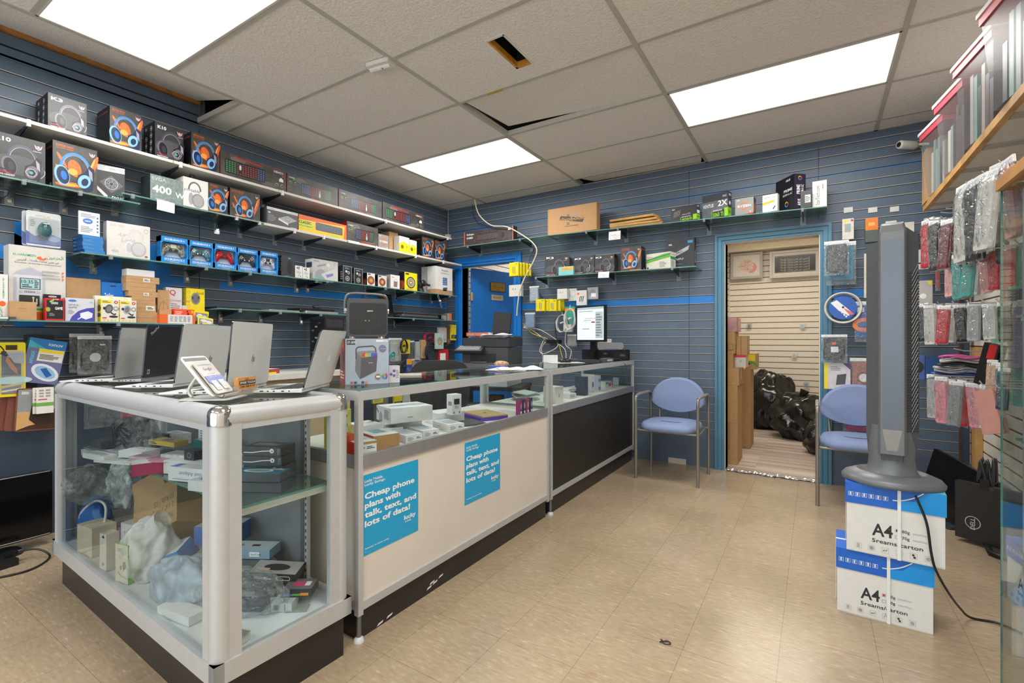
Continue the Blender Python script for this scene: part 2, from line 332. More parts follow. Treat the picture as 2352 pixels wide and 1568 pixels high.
D1 = (-3.60, -2.86, 0, 2.03); D2 = (-.665, .03, 0, 1.995)
def back_special(k, a, b):
    if k == 5:
        out = []
        for u, v, m in ((-3.84, -2.95, NAVY), (-2.95, -.74, BRIGHT), (-.74, .1, NAVY), (.1, .52, BRIGHT), (.52, .93, NAVY)):
            u, v = max(a, u), min(b, v)
            if v > u: out.append((u, v, m))
        return out
    return [(a, b, NAVY)]
mb = slatwall('wall_back', 'y', YB, -1, XL, .875, .28, ZC, 1.098, .0757, NAVY, LIP, GROOVE, openings=(D1, D2), blue_line=17, special=back_special, plain=(0, .28, NAVY))
for px in (1583, 1880): x = ony(px, 450, YB).x; mb.box(x - .0015, x + .0015, YB - .0015, YB + .002, 2.12 if px > 1600 else .3, 2.7, GROOVE)
mb.box(-1.16, -1.0, YB - .003, YB + .001, 0.0, .05, C('cfc6b4', .7))
struct(mb, 'wall_back')
mb = slatwall('wall_right', 'x', XR, -1, YF, YB + .3, .02, ZC, 1.03, .0762, OFFW, LIPR, C('8a5f45', .7)); struct(mb, 'wall_right')
mb = MB(); mb.box(.875, .905, YB - .10, YB + .02, 0, ZC, C('3b4653', .45)); mb.box(.868, .878, YB - .02, YB + .05, 0, ZC, C('5d3d28', .8, noise=.4, scale=30)); struct(mb, 'trim_1')
mb = MB(); mb.box(.89, .928, 4.28, 4.36, 0, 1.1, C('b78c54', .7, noise=.2, scale=12)); struct(mb, 'trim_2')
mb = MB(); f = C('8b8f92', .5)
mb.box(XL, -3.5, YF - .08, YF, 0, ZC, OFFW); mb.box(.7, XR, YF - .08, YF, 0, ZC, OFFW); mb.box(-3.5, .7, YF - .08, YF, 0, .4, OFFW); mb.box(-3.5, .7, YF - .08, YF, 2.5, ZC, OFFW); struct(mb, 'wall_front')
mb = MB(); mb.box(-3.5, .7, YF - .05, YF - .04, .4, 2.5, GLASS)
for x in (-3.5, -2.1, -.7, .66): mb.box(x, x + .05, YF - .07, YF, .4, 2.5, f)
mb.box(-3.5, .7, YF - .07, YF, .4, .45, f); mb.box(-3.5, .7, YF - .07, YF, 2.45, 2.5, f); struct(mb, 'window_1')

# ---- rooms behind the two doorways
mb = MB(); mb2 = slatwall('', 'y', 7.4, -1, -1.02, 1.0, .02, 2.6, .30, .0775, OFFW, LIPR, C('8a5f45', .7)); struct(mb2, 'wall_storeroom_back')
mb2 = slatwall('', 'x', -1.02, 1, 4.7, 7.4, .02, 2.6, .30, .0775, OFFW, LIPR, C('8a5f45', .7)); struct(mb2, 'wall_storeroom_left')
mb = MB(); mb.box(.95, 1.0, 4.7, 7.4, 0, 2.6, OFFW); struct(mb, 'wall_storeroom_right')
mb = MB(); mb.poly([(-1.1, 4.6, 2.6), (1.0, 4.6, 2.6), (1.0, 7.45, 2.6), (-1.1, 7.45, 2.6)], CREAM); mb.box(-1.02, .95, 7.2, 7.39, 2.36, 2.6, CREAM); struct(mb, 'ceiling_storeroom')
mb = slatwall('', 'x', XL, 1, 4.7, 7.4, .02, 2.75, 1.2, .0775, C('ece8e0', .5), C('8c3b32', .7), C('7c332c', .7)); struct(mb, 'wall_sideroom_left')
mb = MB(); mb.box(XL, -1.12, 7.4, 7.45, 0, 2.75, C('d8d4cc', .6)); mb.box(-1.12, -1.1, 4.7, 7.4, 0, 2.75, C('ddd8cf', .6)); struct(mb, 'wall_sideroom_back')
mb = MB(); mb.poly([(XL, 4.6, 2.75), (-1.1, 4.6, 2.75), (-1.1, 7.45, 2.75), (XL, 7.45, 2.75)], C('e6e3dc', .7)); struct(mb, 'ceiling_sideroom')

# ---- door frames
def trim(name, D, wd, m, inner, steps, depth=.12):
    mb = MB(); x0, x1, _, z1 = D
    for i, (u, v, dp) in enumerate(steps):    # stepped moulding, u..v outward from the opening
        mb.box(x0 - v, x0 - u, YB - dp, YB, 0, z1 + v, m); mb.box(x1 + u, x1 + v, YB - dp, YB, 0, z1 + v, m); mb.box(x0 - u, x1 + u, YB - dp, YB, z1 + u, z1 + v, m)
    mb.box(x0 - .012, x0, YB - .004, YB + depth, 0, z1, inner); mb.box(x1, x1 + .012, YB - .004, YB + depth, 0, z1, inner); mb.box(x0 - .012, x1 + .012, YB - .004, YB + depth, z1, z1 + .012, inner)
    return struct(mb, name)
trim('trim_3', D2, .08, TEAL, CREAM, ((.006, .022, .018), (.022, .030, .012), (.030, .056, .024), (.056, .064, .016), (.064, .084, .030)))
trim('trim_4', D1, .1, C('1b76c8', .35), C('1b76c8', .35), ((0, .03, .02), (.03, .05, .035), (.05, .10, .028)), .10)
# blue door standing open into the side room
dr = bpy.data.objects.new('door_1', None); COL.objects.link(dr); dr['kind'] = 'structure'; dr.location = (-3.585, 4.70, 0); dr.rotation_euler = (0, 0, rad(74.5))
mb = MB(); mb.box(.03, .74, -.022, .022, .01, 2.03, DOORBLUE); mb.build('door_slab', dr, bev=.003)
for z in (1.68, 1.02, .3):
    mb = MB(); mb.box(-.012, .034, -.03, -.024, z - .05, z + .05, C('c2b08e', .35, .6)); mb.cyl((.01, -.032, z - .05), (.01, -.032, z + .05), .006, C('c2b08e', .35, .6))
    for q in (-.035, 0, .035): mb.cyl((.024, -.032, z + q), (.024, -.0285, z + q), .004, STEEL)
    mb.build('hinge', dr)
mb = MB(); mb.cyl((.68, -.02, 1.0), (.68, -.06, 1.0), .012, STEEL); mb.at((.68, -.075, 1.0)); mb.lathe([(0, -.025), (.02, -.018), (.027, 0), (.02, .018), (0, .025)], STEEL); mb.build('door_knob', dr)
# silver tape across the doorway sill
mb = MB(); rn = random.Random(4)
mb.sheet(lambda u, v: (-.66 + u * .69, 4.545 + v * .075 + .008 * sin(u * 23) - .004 * sin(u * 51), .004 + .006 * abs(sin(u * 37 + v * 5)) + .004 * rn.random()), 60, 5, C('c9c8c6', .25, .7, noise=.15, scale=60), False)
for i in range(9): x = -.64 + i * .075 + rn.uniform(-.02, .02); mb.box(x, x + .05, 4.51 + rn.uniform(0, .02), 4.55, .0005, .002, C('8f8d88', .6))
struct(mb, 'trim_5')

# ---- suspended ceiling
CT = ceil_mat(); TBAR = C('b5b2aa', .55); VOID_SHADE = C('0e0d0c', .9)  # near-black last colour stands in for the shade above the tiles
gx = [XL, -3.25, -2.035, -.82, .395, XR]; gy = [YF] + [1.333 + .607 * k for k in range(-7, 6)] + [YB]
gy = sorted(set(round(v, 3) for v in gy)); LIGHTS = {(1, .726), (1, 3.154), (3, 3.154), (3, .726), (1, -1.702), (3, -1.702)}
def near(a, b): return abs(a - b) < .02
mb = MB()
for i in range(5):
    for j in range(len(gy) - 1):
        x0, x1, y0, y1 = gx[i], gx[i + 1], gy[j], gy[j + 1]
        if any(i == li and near(y0, ly) for li, ly in LIGHTS): continue
        if i == 0 and y1 < 1.6: continue
        if i == 0 and y0 < 1.6: y0 = 1.75
        if i == 2 and near(y0, 1.94):      # the tile with the open vent hole
            a, b, c, d = -1.487, -1.385, 2.104, 2.406
            for r in ((x0, x1, y0, c), (x0, x1, d, y1), (x0, a, c, d), (b, x1, c, d)): mb.poly([(r[0], r[2], ZC), (r[1], r[2], ZC), (r[1], r[3], ZC), (r[0], r[3], ZC)], CT)
            continue
        if i == 2 and near(y0, 2.547):     # the tile knocked up at one corner
            mb.add([(x0 + .03, y0 + .015, ZC + .012), (x1, y0, ZC), (x1, y1, ZC), (x0 + .03, y1 - .03, ZC + .055)], [(0, 1, 3), (1, 2, 3)], CT)
            mb.add([(x0 + .03, y0 + .015, ZC + .012), (x0 + .03, y1 - .03, ZC + .055), (x1, y1, ZC), (x0 + .03, y0 + .015, ZC + .03), (x0 + .03, y1 - .03, ZC + .075), (x1, y1, ZC + .02)], [(0, 1, 4, 3), (1, 2, 5, 4)], C('8d887f', .9)); continue
        if i == 2 and y1 > 4.5: mb.add([(x0, y0, ZC), (x1, y0, ZC), (x1 - .05, y1, ZC + .005), (x0 + .14, y1, ZC + .015), (x0 + .06, y0 + .01, ZC)], [(4, 1, 2, 3)], CT); continue
        mb.poly([(x0, y0, ZC), (x1, y0, ZC), (x1, y1, ZC), (x0, y1, ZC)], CT)
mb.add([(-3.25, YF, ZC), (-3.25, 1.72, ZC), (XL, 1.735, 2.905), (XL, YF, 2.905)], [(0, 1, 2, 3)], CT)
struct(mb, 'ceiling')
mb = MB()
for x in gx[1:5]: mb.box(x - .012, x + .012, YF, YB, ZC - .006, ZC + .03, TBAR)
for y in gy[1:-1]:
    if y < 1.6: mb.box(-3.25, XR, y - .012, y + .012, ZC - .005, ZC + .03, TBAR)
    else: mb.box(XL, XR, y - .012, y + .012, ZC - .005, ZC + .03, TBAR)
mb.box(XL, -3.25, 1.742, 1.766, ZC - .004, ZC + .032, C('b5b0a6', .6))
mb.box(XL, XL + .02, 1.75, YB, ZC - .006, ZC, C('a8a296', .6)); mb.box(XL, XR, YB - .02, YB, ZC - .006, ZC, C('a8a296', .6)); mb.box(XR - .02, XR, YF, YB, ZC - .006, ZC, C('a8a296', .6))
mb.box(-1.50, -1.1, 2.537, 2.548, ZC - .008, ZC - .0055, C('b8a83a', .6)) if 0 else None
struct(mb, 'ceiling_grid')
mb = MB(); mb.box(XL - .07, XR + .07, YF - .07, YB + .07, 3.25, 3.3, VOID_SHADE); mb.box(XL - .07, XL - .03, YF, YB + .05, 2.0, 3.3, VOID_SHADE); mb.box(XL - .03, XR + .05, YB + .03, YB + .06, 2.75, 3.3, VOID_SHADE); mb.box(XR + .03, XR + .06, YF, YB, 2.75, 3.3, VOID_SHADE); mb.box(XL, XR, YF - .06, YF - .03, 2.75, 3.3, VOID_SHADE); mb.box(XL - .03, XL + .004, YB - .004, YB + .03, 0, ZC, NAVYD); struct(mb, 'ceiling_void_blackout')  # added black box; its sides and wall-corner filler block leaking world light
mb = MB(); a, b, c, d = -1.487, -1.385, 2.104, 2.406; GAL = C('4a463d', .4, .6, noise=.4, scale=14)
for r in ((a, a + .003, c, d), (b - .003, b, c, d), (a, b, c, c + .003), (a, b, d - .003, d)): mb.box(r[0], r[1], r[2], r[3], ZC, ZC + .2, GAL)
mb.box(a, b, c, d, ZC + .2, ZC + .21, VOID_SHADE)
OW = C('c98a2c', .6, noise=.2); mb.box(a, a + .014, c, d, ZC - .002, ZC + .03, OW); mb.box(a, b, d - .016, d, ZC - .002, ZC + .03, OW); mb.box(b, b + .012, c - .01, d, ZC - .003, ZC, C('d9d7d2', .5)); mb.box(a - .006, b + .01, c - .014, c, ZC - .003, ZC, C('d9d7d2', .5)); struct(mb, 'ceiling_vent')
for (i, ly), nm in zip(((1, .726), (1, 3.154), (3, 3.154), (3, .726), (1, -1.702), (3, -1.702)), ('big fluorescent ceiling panel above the laptop showcase at top left', 'small-looking fluorescent ceiling panel nearest the blue door corner', 'fluorescent ceiling panel above the storeroom doorway side', 'ceiling panel light above the aisle before the fan', 'ceiling panel light behind the viewer, counter side', 'ceiling panel light behind the viewer, right side')):
    x0, x1, y0, y1 = gx[i], gx[i + 1], ly, ly + .607
    t = root('ceiling_light', nm, 'ceiling light', ((x0 + x1) / 2, (y0 + y1) / 2, ZC), group='recessed fluorescent ceiling panels')
    w, h = (x1 - x0) / 2 - .012, .303 - .012
    mb = MB(); mb.box(-w + .008, w - .008, -h + .008, h - .008, -.004, .0, emis('light_diffuser', 'fafbf7', 1.15)); mb.build('diffuser', t)
    mb = MB(); fm = C('c9c6bd', .5)
    mb.box(-w, w, -h, -h + .01, -.007, .02, fm); mb.box(-w, w, h - .01, h, -.007, .02, fm); mb.box(-w, -w + .01, -h, h, -.007, .02, fm); mb.box(w - .01, w, -h, h, -.007, .02, fm); mb.build('frame', t)
# ================================================================== showcases, chairs, fan
KICK = C('2b2828', .35, noise=.15, scale=8)
# ---- corner glass showcase, front face to the viewer
def showcase():
    x0, x1, y0, y1, zt = -3.04, -1.45, .70, 1.17, .955
    t = root('glass_showcase', 'waist-high aluminium and glass showcase crammed with clutter, laptops standing on its top', 'display case', (0, 0, 0))
    mb = MB(); mb.box(x0 + .03, x1 - .02, y0 + .03, y1 - .02, 0, .15, KICK); mb.build('base', t)
    mb = MB(); mb.box(x0 + .02, x1 - .02, y0 + .02, y1 - .02, .15, .205, {'+z': C('d8dde2', .35, noise=.05, scale=8), '*': ALU})
    for a, b, c, d in ((x0, x1, y0, y0 + .03), (x0, x1, y1 - .03, y1), (x0, x0 + .03, y0, y1), (x1 - .03, x1, y0, y1)): mb.box(a, b, c, d, .15, .212, ALU)
    mb.build('deck', t, bev=.003)
    mb = MB(); r = .034   # rounded top rails
    for p, q in (((x0 + .03, y0 + r, zt - r), (x1 - .03, y0 + r, zt - r)), ((x1 - r, y0 + .03, zt - r), (x1 - r, y1 - .03, zt - r)), ((x0 + r, y0 + .03, zt - r), (x0 + r, y1 - .03, zt - r)), ((x0 + .03, y1 - r, zt - r), (x1 - .03, y1 - r, zt - r))): mb.tube([p, q], r, ALU, 20)
    for a, b, c, d in ((x0, x1, y0 + .008, y0 + .03), (x1 - .03, x1 - .008, y0, y1), (x0 + .008, x0 + .03, y0, y1), (x0, x1, y1 - .03, y1 - .008)): mb.box(a + .02 * (b - a > .1), b - .02 * (b - a > .1), c + .02 * (d - c > .1), d - .02 * (d - c > .1), zt - .072, zt - .04, ALU)
    mb.build('top_rail', t)
    for cx, cy in ((x1 - r, y0 + r), (x0 + r, y0 + r), (x1 - r, y1 - r), (x0 + r, y1 - r)):
        mb = MB(); mb.at((cx, cy, 0)); mb.tube([(0, 0, .15), (0, 0, zt - .055)], .031, ALU, 24); sx, sy = (-1 if cx > -2 else 1), (1 if cy < 1 else -1)
        mb.box(min(0, sx * .048), max(0, sx * .048), -.028 if sy > 0 else .004, -.004 if sy > 0 else .028, .2, zt - .05, ALU); mb.box(-.028 if sx > 0 else .004, -.004 if sx > 0 else .028, min(0, sy * .048), max(0, sy * .048), .2, zt - .05, ALU)
        mb.build('corner_post', t)
        mb = MB(); mb.at((cx, cy, zt - .055)); mb.lathe([(.0345, 0), (.0345, .03), (.033, .04), (.027, .05), (.016, .056), (0, .058)], CHROME, 24); mb.build('corner_cap', t)
    for nm, b in (('front_glass', (x0 + .04, x1 - .04, y0 + .012, y0 + .017, .205, zt - .05)), ('side_glass', (x1 - .017, x1 - .012, y0 + .04, y1 - .04, .205, zt - .05)), ('side_glass', (x0 + .012, x0 + .017, y0 + .04, y1 - .04, .205, zt - .05)), ('top_glass', (x0 + .03, x1 - .03, y0 + .03, y1 - .03, zt - .012, zt - .006))):
        mb = MB(); mb.box(*b, GLASS); mb.build(nm, t)
    mb = MB(); G = C('8e9197', .35, .3, noise=.06, scale=6)
    mb.box(x0 + .04, -2.15, y1 - .028, y1 - .02, .21, zt - .05, G); mb.box(-2.2, -1.69, y1 - .04, y1 - .032, .21, zt - .05, G); mb.build('rear_sliding_door', t)
    for x in (-2.205, -1.70): mb = MB(); mb.box(x, x + .022, y1 - .045, y1 - .018, .21, zt - .05, ALUD); mb.build('door_edge', t)
    mb = MB(); mb.box(-1.665, -1.65, y1 - .05, y1 - .036, .21, zt - .05, ALU)
    for k in range(26): mb.box(-1.660, -1.655, y1 - .0512, y1 - .05, .24 + k * .025, .252 + k * .025, BLACK)
    mb.build('slotted_upright', t)
    mb = MB(); mb.box(x0 + .05, -1.5, .80, 1.12, .628, .636, {'+z': SHELFGLASS, '-z': SHELFGLASS, '*': GLASSEDGE}); mb.build('glass_shelf', t)
    for x in (-2.98, -1.53):
        mb = MB(); mb.box(x, x + .012, .79, 1.12, .60, .626, C('d9d9d6', .4)); mb.build('shelf_bracket', t)
    a = rad(-1.8); t.rotation_euler = (0, 0, a); t.location = (x1 - (x1 * cos(a) - y0 * sin(a)), y0 - (x1 * sin(a) + y0 * cos(a)), 0)   # turned a little about its right front corner
    return t
showcase()
# ---- two counters along the aisle
def counter(y0, y1, panel, label, name):
    x0, x1, zt = -2.0, -1.46, .955
    t = root(name, label, 'counter', (0, 0, 0))
    mb = MB(); mb.box(x0 + .03, x1 - .02, y0 + .015, y1 - .015, 0, .125, KICK)
    if y0 < 2:
        rn = random.Random(3); ch = C('e8e6e2', .8)
        for i, (a, z) in enumerate(((1.33, .004), (1.38, .01), (1.62, .02), (1.64, .035), (1.66, .028), (1.70, .04))):
            mb.poly([(x1 - .0195, a, z), (x1 - .0195, a + .03, z + .004), (x1 - .0195, a + .035, z + .012), (x1 - .0195, a + .008, z + .009)], ch)
    mb.build('kick_base', t)
    mb = MB(); mb.box(x0 + .01, x1 - .008, y0 + .008, y1 - .008, .125, .70, {'+z': C('e3e0d8', .4), '*': panel}); mb.build('front_panel', t)
    for y in (y0, y1 - .024):
        for x in (x0, x1 - .024): mb = MB(); mb.box(x, x + .024, y, y + .024, .10, zt - .002, ALU); mb.build('corner_post', t, bev=.002)
    for nm, z0, z1 in (('bottom_rail', .118, .15), ('deck_rail', .658, .708), ('top_rail', zt - .036, zt)):
        mb = MB(); m = ALU if nm != 'deck_rail' else C('a3a4a8', .35, .6, noise=.05)
        mb.box(x1 - .02, x1 + .001, y0 + .022, y1 - .022, z0, z1, m)
        for y in (y0, y1 - .02): mb.box(x0 + .02, x1 - .02, y + .001, y + .019, z0, z1, m)
        if nm == 'top_rail': mb.box(x0, x0 + .02, y0 + .02, y1 - .02, z0 + .015, z1, m)
        mb.build(nm, t, bev=.002)
    for nm, b in (('front_glass', (x1 - .012, x1 - .007, y0 + .024, y1 - .024, .706, zt - .034)), ('end_glass', (x0 + .02, x1 - .02, y0 + .008, y0 + .013, .706, zt - .034)), ('end_glass', (x0 + .02, x1 - .02, y1 - .013, y1 - .008, .706, zt - .034)), ('top_glass', (x0 + .012, x1 - .012, y0 + .012, y1 - .012, zt - .002, zt + .004))):
        mb = MB(); mb.box(*b, {'*': GLASS} if nm != 'top_glass' else {'+z': GLASS, '-z': GLASS, '*': GLASSEDGE}); mb.build(nm, t)
    mb = MB(); mb.cyl((x1 - .012, y0 + .012, 0), (x1 - .012, y0 + .012, .10), .009, ALUD); mb.lathe([(0, 0)], ALUD) if 0 else None
    mb.at((x1 - .012, y0 + .012, 0)); mb.lathe([(.02, 0), (.018, .012), (.009, .018)], C('cfd3d2', .3)); mb.build('foot', t)
    return t
counter(1.222, 2.765, C('dbd3ca', .55, noise=.03, scale=5), 'cream-fronted glass-top counter with two blue posters, along the aisle', 'counter')
counter(2.79, 4.50, C('26231f', .5, noise=.1, scale=10), 'black-fronted glass-top counter beside the chair at the back wall', 'counter')
# posters on the cream counter
def poster(px0, px1, pyt, pyb, label):
    a, b = onx(px0, pyt, -1.4655), onx(px1, pyt, -1.4655); bot = onx(px0, pyb, -1.4655).z; w, h = b.y - a.y, a.z - bot; ZB = C('1ba3d8', .35, noise=.02)
    mb = MB(); mb.box(-w / 2, w / 2, 0, .0012, 0, h, ZB); F = faces(mb, w, 0, h)['F']; T = C('eef6fa', .4); k = F.w
    F.text('Lucky Mobile.', .035, .905, .034, T, .012, width=.235 * k / .78); F.text('Lucky Savings.', .035, .862, .034, T, .012, width=.27 * k / .78)
    F.text('\u2122', .035 + .275 * k / .78, .88, .014, T)
    for i, (s, wd) in enumerate((('Cheap phone', .71), ('plans with', .49), ('talk, text, and', .735), ('lots of data!', .64))): F.text(s, .035, .70 - i * .115, .072, T, .035, width=wd * k / .80)
    F.text('lucky', k - .055, .235, .055, T, .035, 'r', width=.18 * k / .8); F.text('mobile', k - .145, .195, .026, T, .01, 'r', width=.095 * k / .8)
    F.text('Activate in-store today.', .035, .075, .022, T, .008, width=.33 * k / .8); F.rect(.035, .045, .06, .049, T)
    solo(mb, 'poster', label, 'poster', 'blue phone plan posters', (-1.4665, (a.y + b.y) / 2, bot), pi / 2)
poster(832.5, 961, 1093, 1279.5, 'larger-looking blue phone-plan poster at the near end of the cream counter')
poster(1068, 1149, 1018, 1161, 'blue phone-plan poster at the middle of the cream counter front')
# ---- stacking chairs
FAB = C('8292b8', .85, noise=.05, scale=250, bump=.15, bscale=400); LEGM = C('8b877f', .35, .55, noise=.04)
def chair(label, loc, rz):
    t = root('armchair', label, 'chair', loc, rz, 'blue fabric armchairs at the back wall'); W_, D_ = .245, .46   # front towards -y
    for sx in (-1, 1):
        x = sx * W_
        mb = MB(); mb.tube(bez([(x, -.215, 0), (x, -.215, .55), (x, -.215, .655), (x, -.19, .685), (x, -.15, .69)], 6), .0125, LEGM, 12); mb.build('front_leg', t)
        mb = MB(); mb.tube(bez([(x, .225, 0), (x, .225, .4), (x, .222, .60), (x, .205, .665), (x, .17, .685)], 6), .0125, LEGM, 12); mb.build('rear_leg', t)
        mb = MB(); mb.tube(bez([(x, -.20, .682), (x, -.15, .69), (x, 0, .69), (x, .13, .688), (x, .19, .68)], 4), .0135, C('97938b', .4, .3), 12, rs=None); mb.build('armrest', t)
    mb = MB(); mb.tube([(-W_, -.19, .40), (W_, -.19, .40)], .01, LEGM); mb.tube([(-W_, .2, .40), (W_, .2, .40)], .01, LEGM)
    for sx in (-1, 1): mb.tube([(sx * W_, -.21, .40), (sx * (W_ - .02), .21, .40)], .01, LEGM); mb.tube([(sx * .16, .20, .40), (sx * .17, .235, .52), (sx * .17, .245, .62)], .01, LEGM)
    mb.build('under_frame', t)
    out = []
    for i in range(48):
        a = 2 * pi * i / 48; c, s_ = cos(a), sin(a); e = .55
        out.append((math.copysign(abs(c) ** e, c) * (.228 + .012 * -s_), math.copysign(abs(s_) ** .6, s_) * .225 - .01))
    mb = MB(); n = len(out); rings = ((.92, .405), (1, .418), (1.0, .44), (.95, .462), (.75, .472), (.4, .474))
    mb.add([(x * k, y * k, z + .006 * (y < -.1) * (-(y + .1) * 4) * -1) for k, z in rings for x, y in out], [(i * n + j, i * n + (j + 1) % n, (i + 1) * n + (j + 1) % n, (i + 1) * n + j) for i in range(len(rings) - 1) for j in range(n)], FAB, True)
    mb.add([(x * .4, y * .4, .474) for x, y in out], [tuple(range(n))], FAB, True); mb.add([(x * .92, y * .92, .405) for x, y in out], [tuple(range(n))[::-1]], C('7d5a48', .8)); mb.build('seat', t)
    bk = []
    for i in range(49):   # D-shaped back: round top, gently bowed foot
        a = pi * i / 48; bk.append((.232 * cos(a) * (1 - .04 * sin(a)), .215 * abs(sin(a)) ** .85 + .02))
    for i in range(1, 16): u = i / 16; bk.append((-.232 + .464 * u, .02 - .09 * sin(pi * u) ** .6))
    n = len(bk); mb = MB(); L_ = ((.93, -.018), (1, -.008), (1, .016), (.93, .026)); vs = []
    for k, d in L_:
        for x, z in bk: vs.append((x * k, .21 + d + .10 * (.25 - z) * -.4 + .35 * (x * x) * -1, .585 + z * k))
    mb.add(vs, [(i * n + j, i * n + (j + 1) % n, (i + 1) * n + (j + 1) % n, (i + 1) * n + j) for i in range(3) for j in range(n)], FAB, True)
    for q, d in ((0, -.026), (3, .034)):
        base = vs[q * n:(q + 1) * n]; cx_ = sum(v[0] for v in base) / n; cz = sum(v[2] for v in base) / n; rr = (1, .7, .35)
        ring = [(cx_ + (v[0] - cx_) * k, v[1] + (d - L_[q][1]) * (1 - k) + .35 * (v[0] ** 2) * (1 - k * k), cz + (v[2] - cz) * k) for k in rr for v in base]
        mb.add(ring + [(cx_, .21 + d + .10 * (.25 - cz + .585) * -.4, cz)], [(i * n + j, i * n + (j + 1) % n, (i + 1) * n + (j + 1) % n, (i + 1) * n + j) for i in range(2) for j in range(n)] + [(2 * n + j, 2 * n + (j + 1) % n, 3 * n) for j in range(n)], FAB, True)
    mb.build('backrest', t)
    return t
chair('blue fabric armchair with grey tubular frame, between the black counter and the storeroom doorway', (-1.0125, 4.135, 0), 0)
chair('blue fabric armchair partly hidden behind the tower fan', (.262, 4.155, 0), 0)
# ---- paper cartons under the fan
PB = C('1a62c4', .4, noise=.03); PW = C('dcdad6', .6, noise=.03); PC = C('1590dc', .4); STRAP = C('e6e6e2', .35)
def paper_carton(label, loc, rz, red, h=.27):
    w, d = .31, .22; t = root('paper_carton', label, 'carton', loc, rz, 'A4 paper cartons')
    mb = MB(); mb.box(-w / 2, w / 2, 0, d, 0, h - .02, PW); f = faces(mb, w, d, h); F = f['F']; k = F.w
    F.text('A4', .30, .285, .17, INK, .02, width=.235)
    for i, s in enumerate(('80g', '70g')):
        y = .385 - i * .09; F.arc(.585, y + .02, .033, .033, .006, INKG, 45, 405, 4)
        if i == 0: F.disc(.585, y + .02, .016, RED if red else INK)
        F.text(s, .635, y, .042, INK, .008); F.text('210x297mm', .75, y + .004, .022, INKG)
    F.text('5reams/carton', .30, .185, .055, INK, .01, width=.56)
    for i in range(6):
        x = .14 + i * .155; F.arc(x, .095, .055, .055, .004, C('a9a7a5', .6), 45, 405, 4); G = INK
        if i == 0: F.rect(x - .017, .072, x + .013, .12, C('9b9997', .6)); F.lines(x - .012, .078, x + .008, .112, 3, PW)
        if i == 1: F.arc(x, .095, .025, .025, .006, INKG); F.rect(x - .012, .083, x + .012, .107, INKG)
        if i == 2: F.line([(x - .025, .08), (x - .01, .1), (x + .005, .09), (x + .025, .11)], .006, G)
        if i == 3: F.line([(x - .02, .07), (x - .005, .115)], .004, G); F.line([(x + .02, .07), (x + .005, .115)], .004, G); F.text('C', x - .008, .125, .02, G)
        if i == 4: F.disc(x - .004, .11, .014, G); F.disc(x + .01, .08, .014, G)
        if i == 5: F.arc(x, .095, .022, .022, .004, G); F.rect(x - .01, .09, x + .006, .105, INKG)
    F.rect(0, .012, k, .016, C('b5b3b0', .6)); f['L'].rect(0, .012, f['L'].w, .016, C('b5b3b0', .6)); mb.build('box', t, bev=.002)
    mb = MB(); e = .004; mb.box(-w / 2 - e, w / 2 + e, -e, d + e, h - .085, h, PB)
    G = Face(mb, (-w / 2 - e, -e, h - .085), (1, 0, 0), (0, 0, 1), w + 2 * e, .085); k = G.w
    G.poly([(k * .55, 0), (k, 0), (k, 1), (k * .82, 1), (k * .70, .5), (k * .55, .42)], PC); q = [(k * (.49 + .30 * i / 10), .42 + .52 * (i / 10) ** 2) for i in range(11)]; G.line(q, .05, WHITE)
    for i in range(6): x = .22 + i * .27; G.arc(x, .45, .14, .14, .02, WHITE, 45, 405, 4); G.rect(x - .045, .38, x + .03, .54, C('bcd2f2', .5)); G.line([(x - .03, .42), (x, .5), (x + .03, .44)], .02, WHITE)
    T_ = Face(mb, (-w / 2 - e, -e, h), (1, 0, 0), (0, 1, 0), w + 2 * e, d + 2 * e); T_.poly([(T_.w * .8, 0), (T_.w, 0), (T_.w, .5), (T_.w * .93, .25)], C('6fc3dc', .4))
    mb.build('lid', t, bev=.002)
    mb = MB(); b = .006; q = .0055; sx = .012
    mb.box(sx, sx + .011, -q - .001, -q, 0, h + .001, STRAP); mb.box(sx, sx + .011, -q, d + q, h, h + .0012, STRAP); mb.box(sx, sx + .011, d + q, d + q + .001, 0, h + .001, STRAP)
    mb.box(-w / 2 - q, -w / 2 - q + .001, .10, .112, 0, h, STRAP); mb.box(-w / 2 - q, w / 2 + q, .10, .112, h, h + .0012, STRAP); mb.box(w / 2 + q - .001, w / 2 + q, .10, .112, 0, h, STRAP); mb.build('packing_strap', t)
    return t
paper_carton('white and blue paper carton on the floor, bottom of the stack under the fan', (.236, 2.462, 0), rad(-2), True)
paper_carton('white and blue paper carton stacked directly under the tower fan', (.268, 2.445, .2715), rad(-3.5), False, .285)
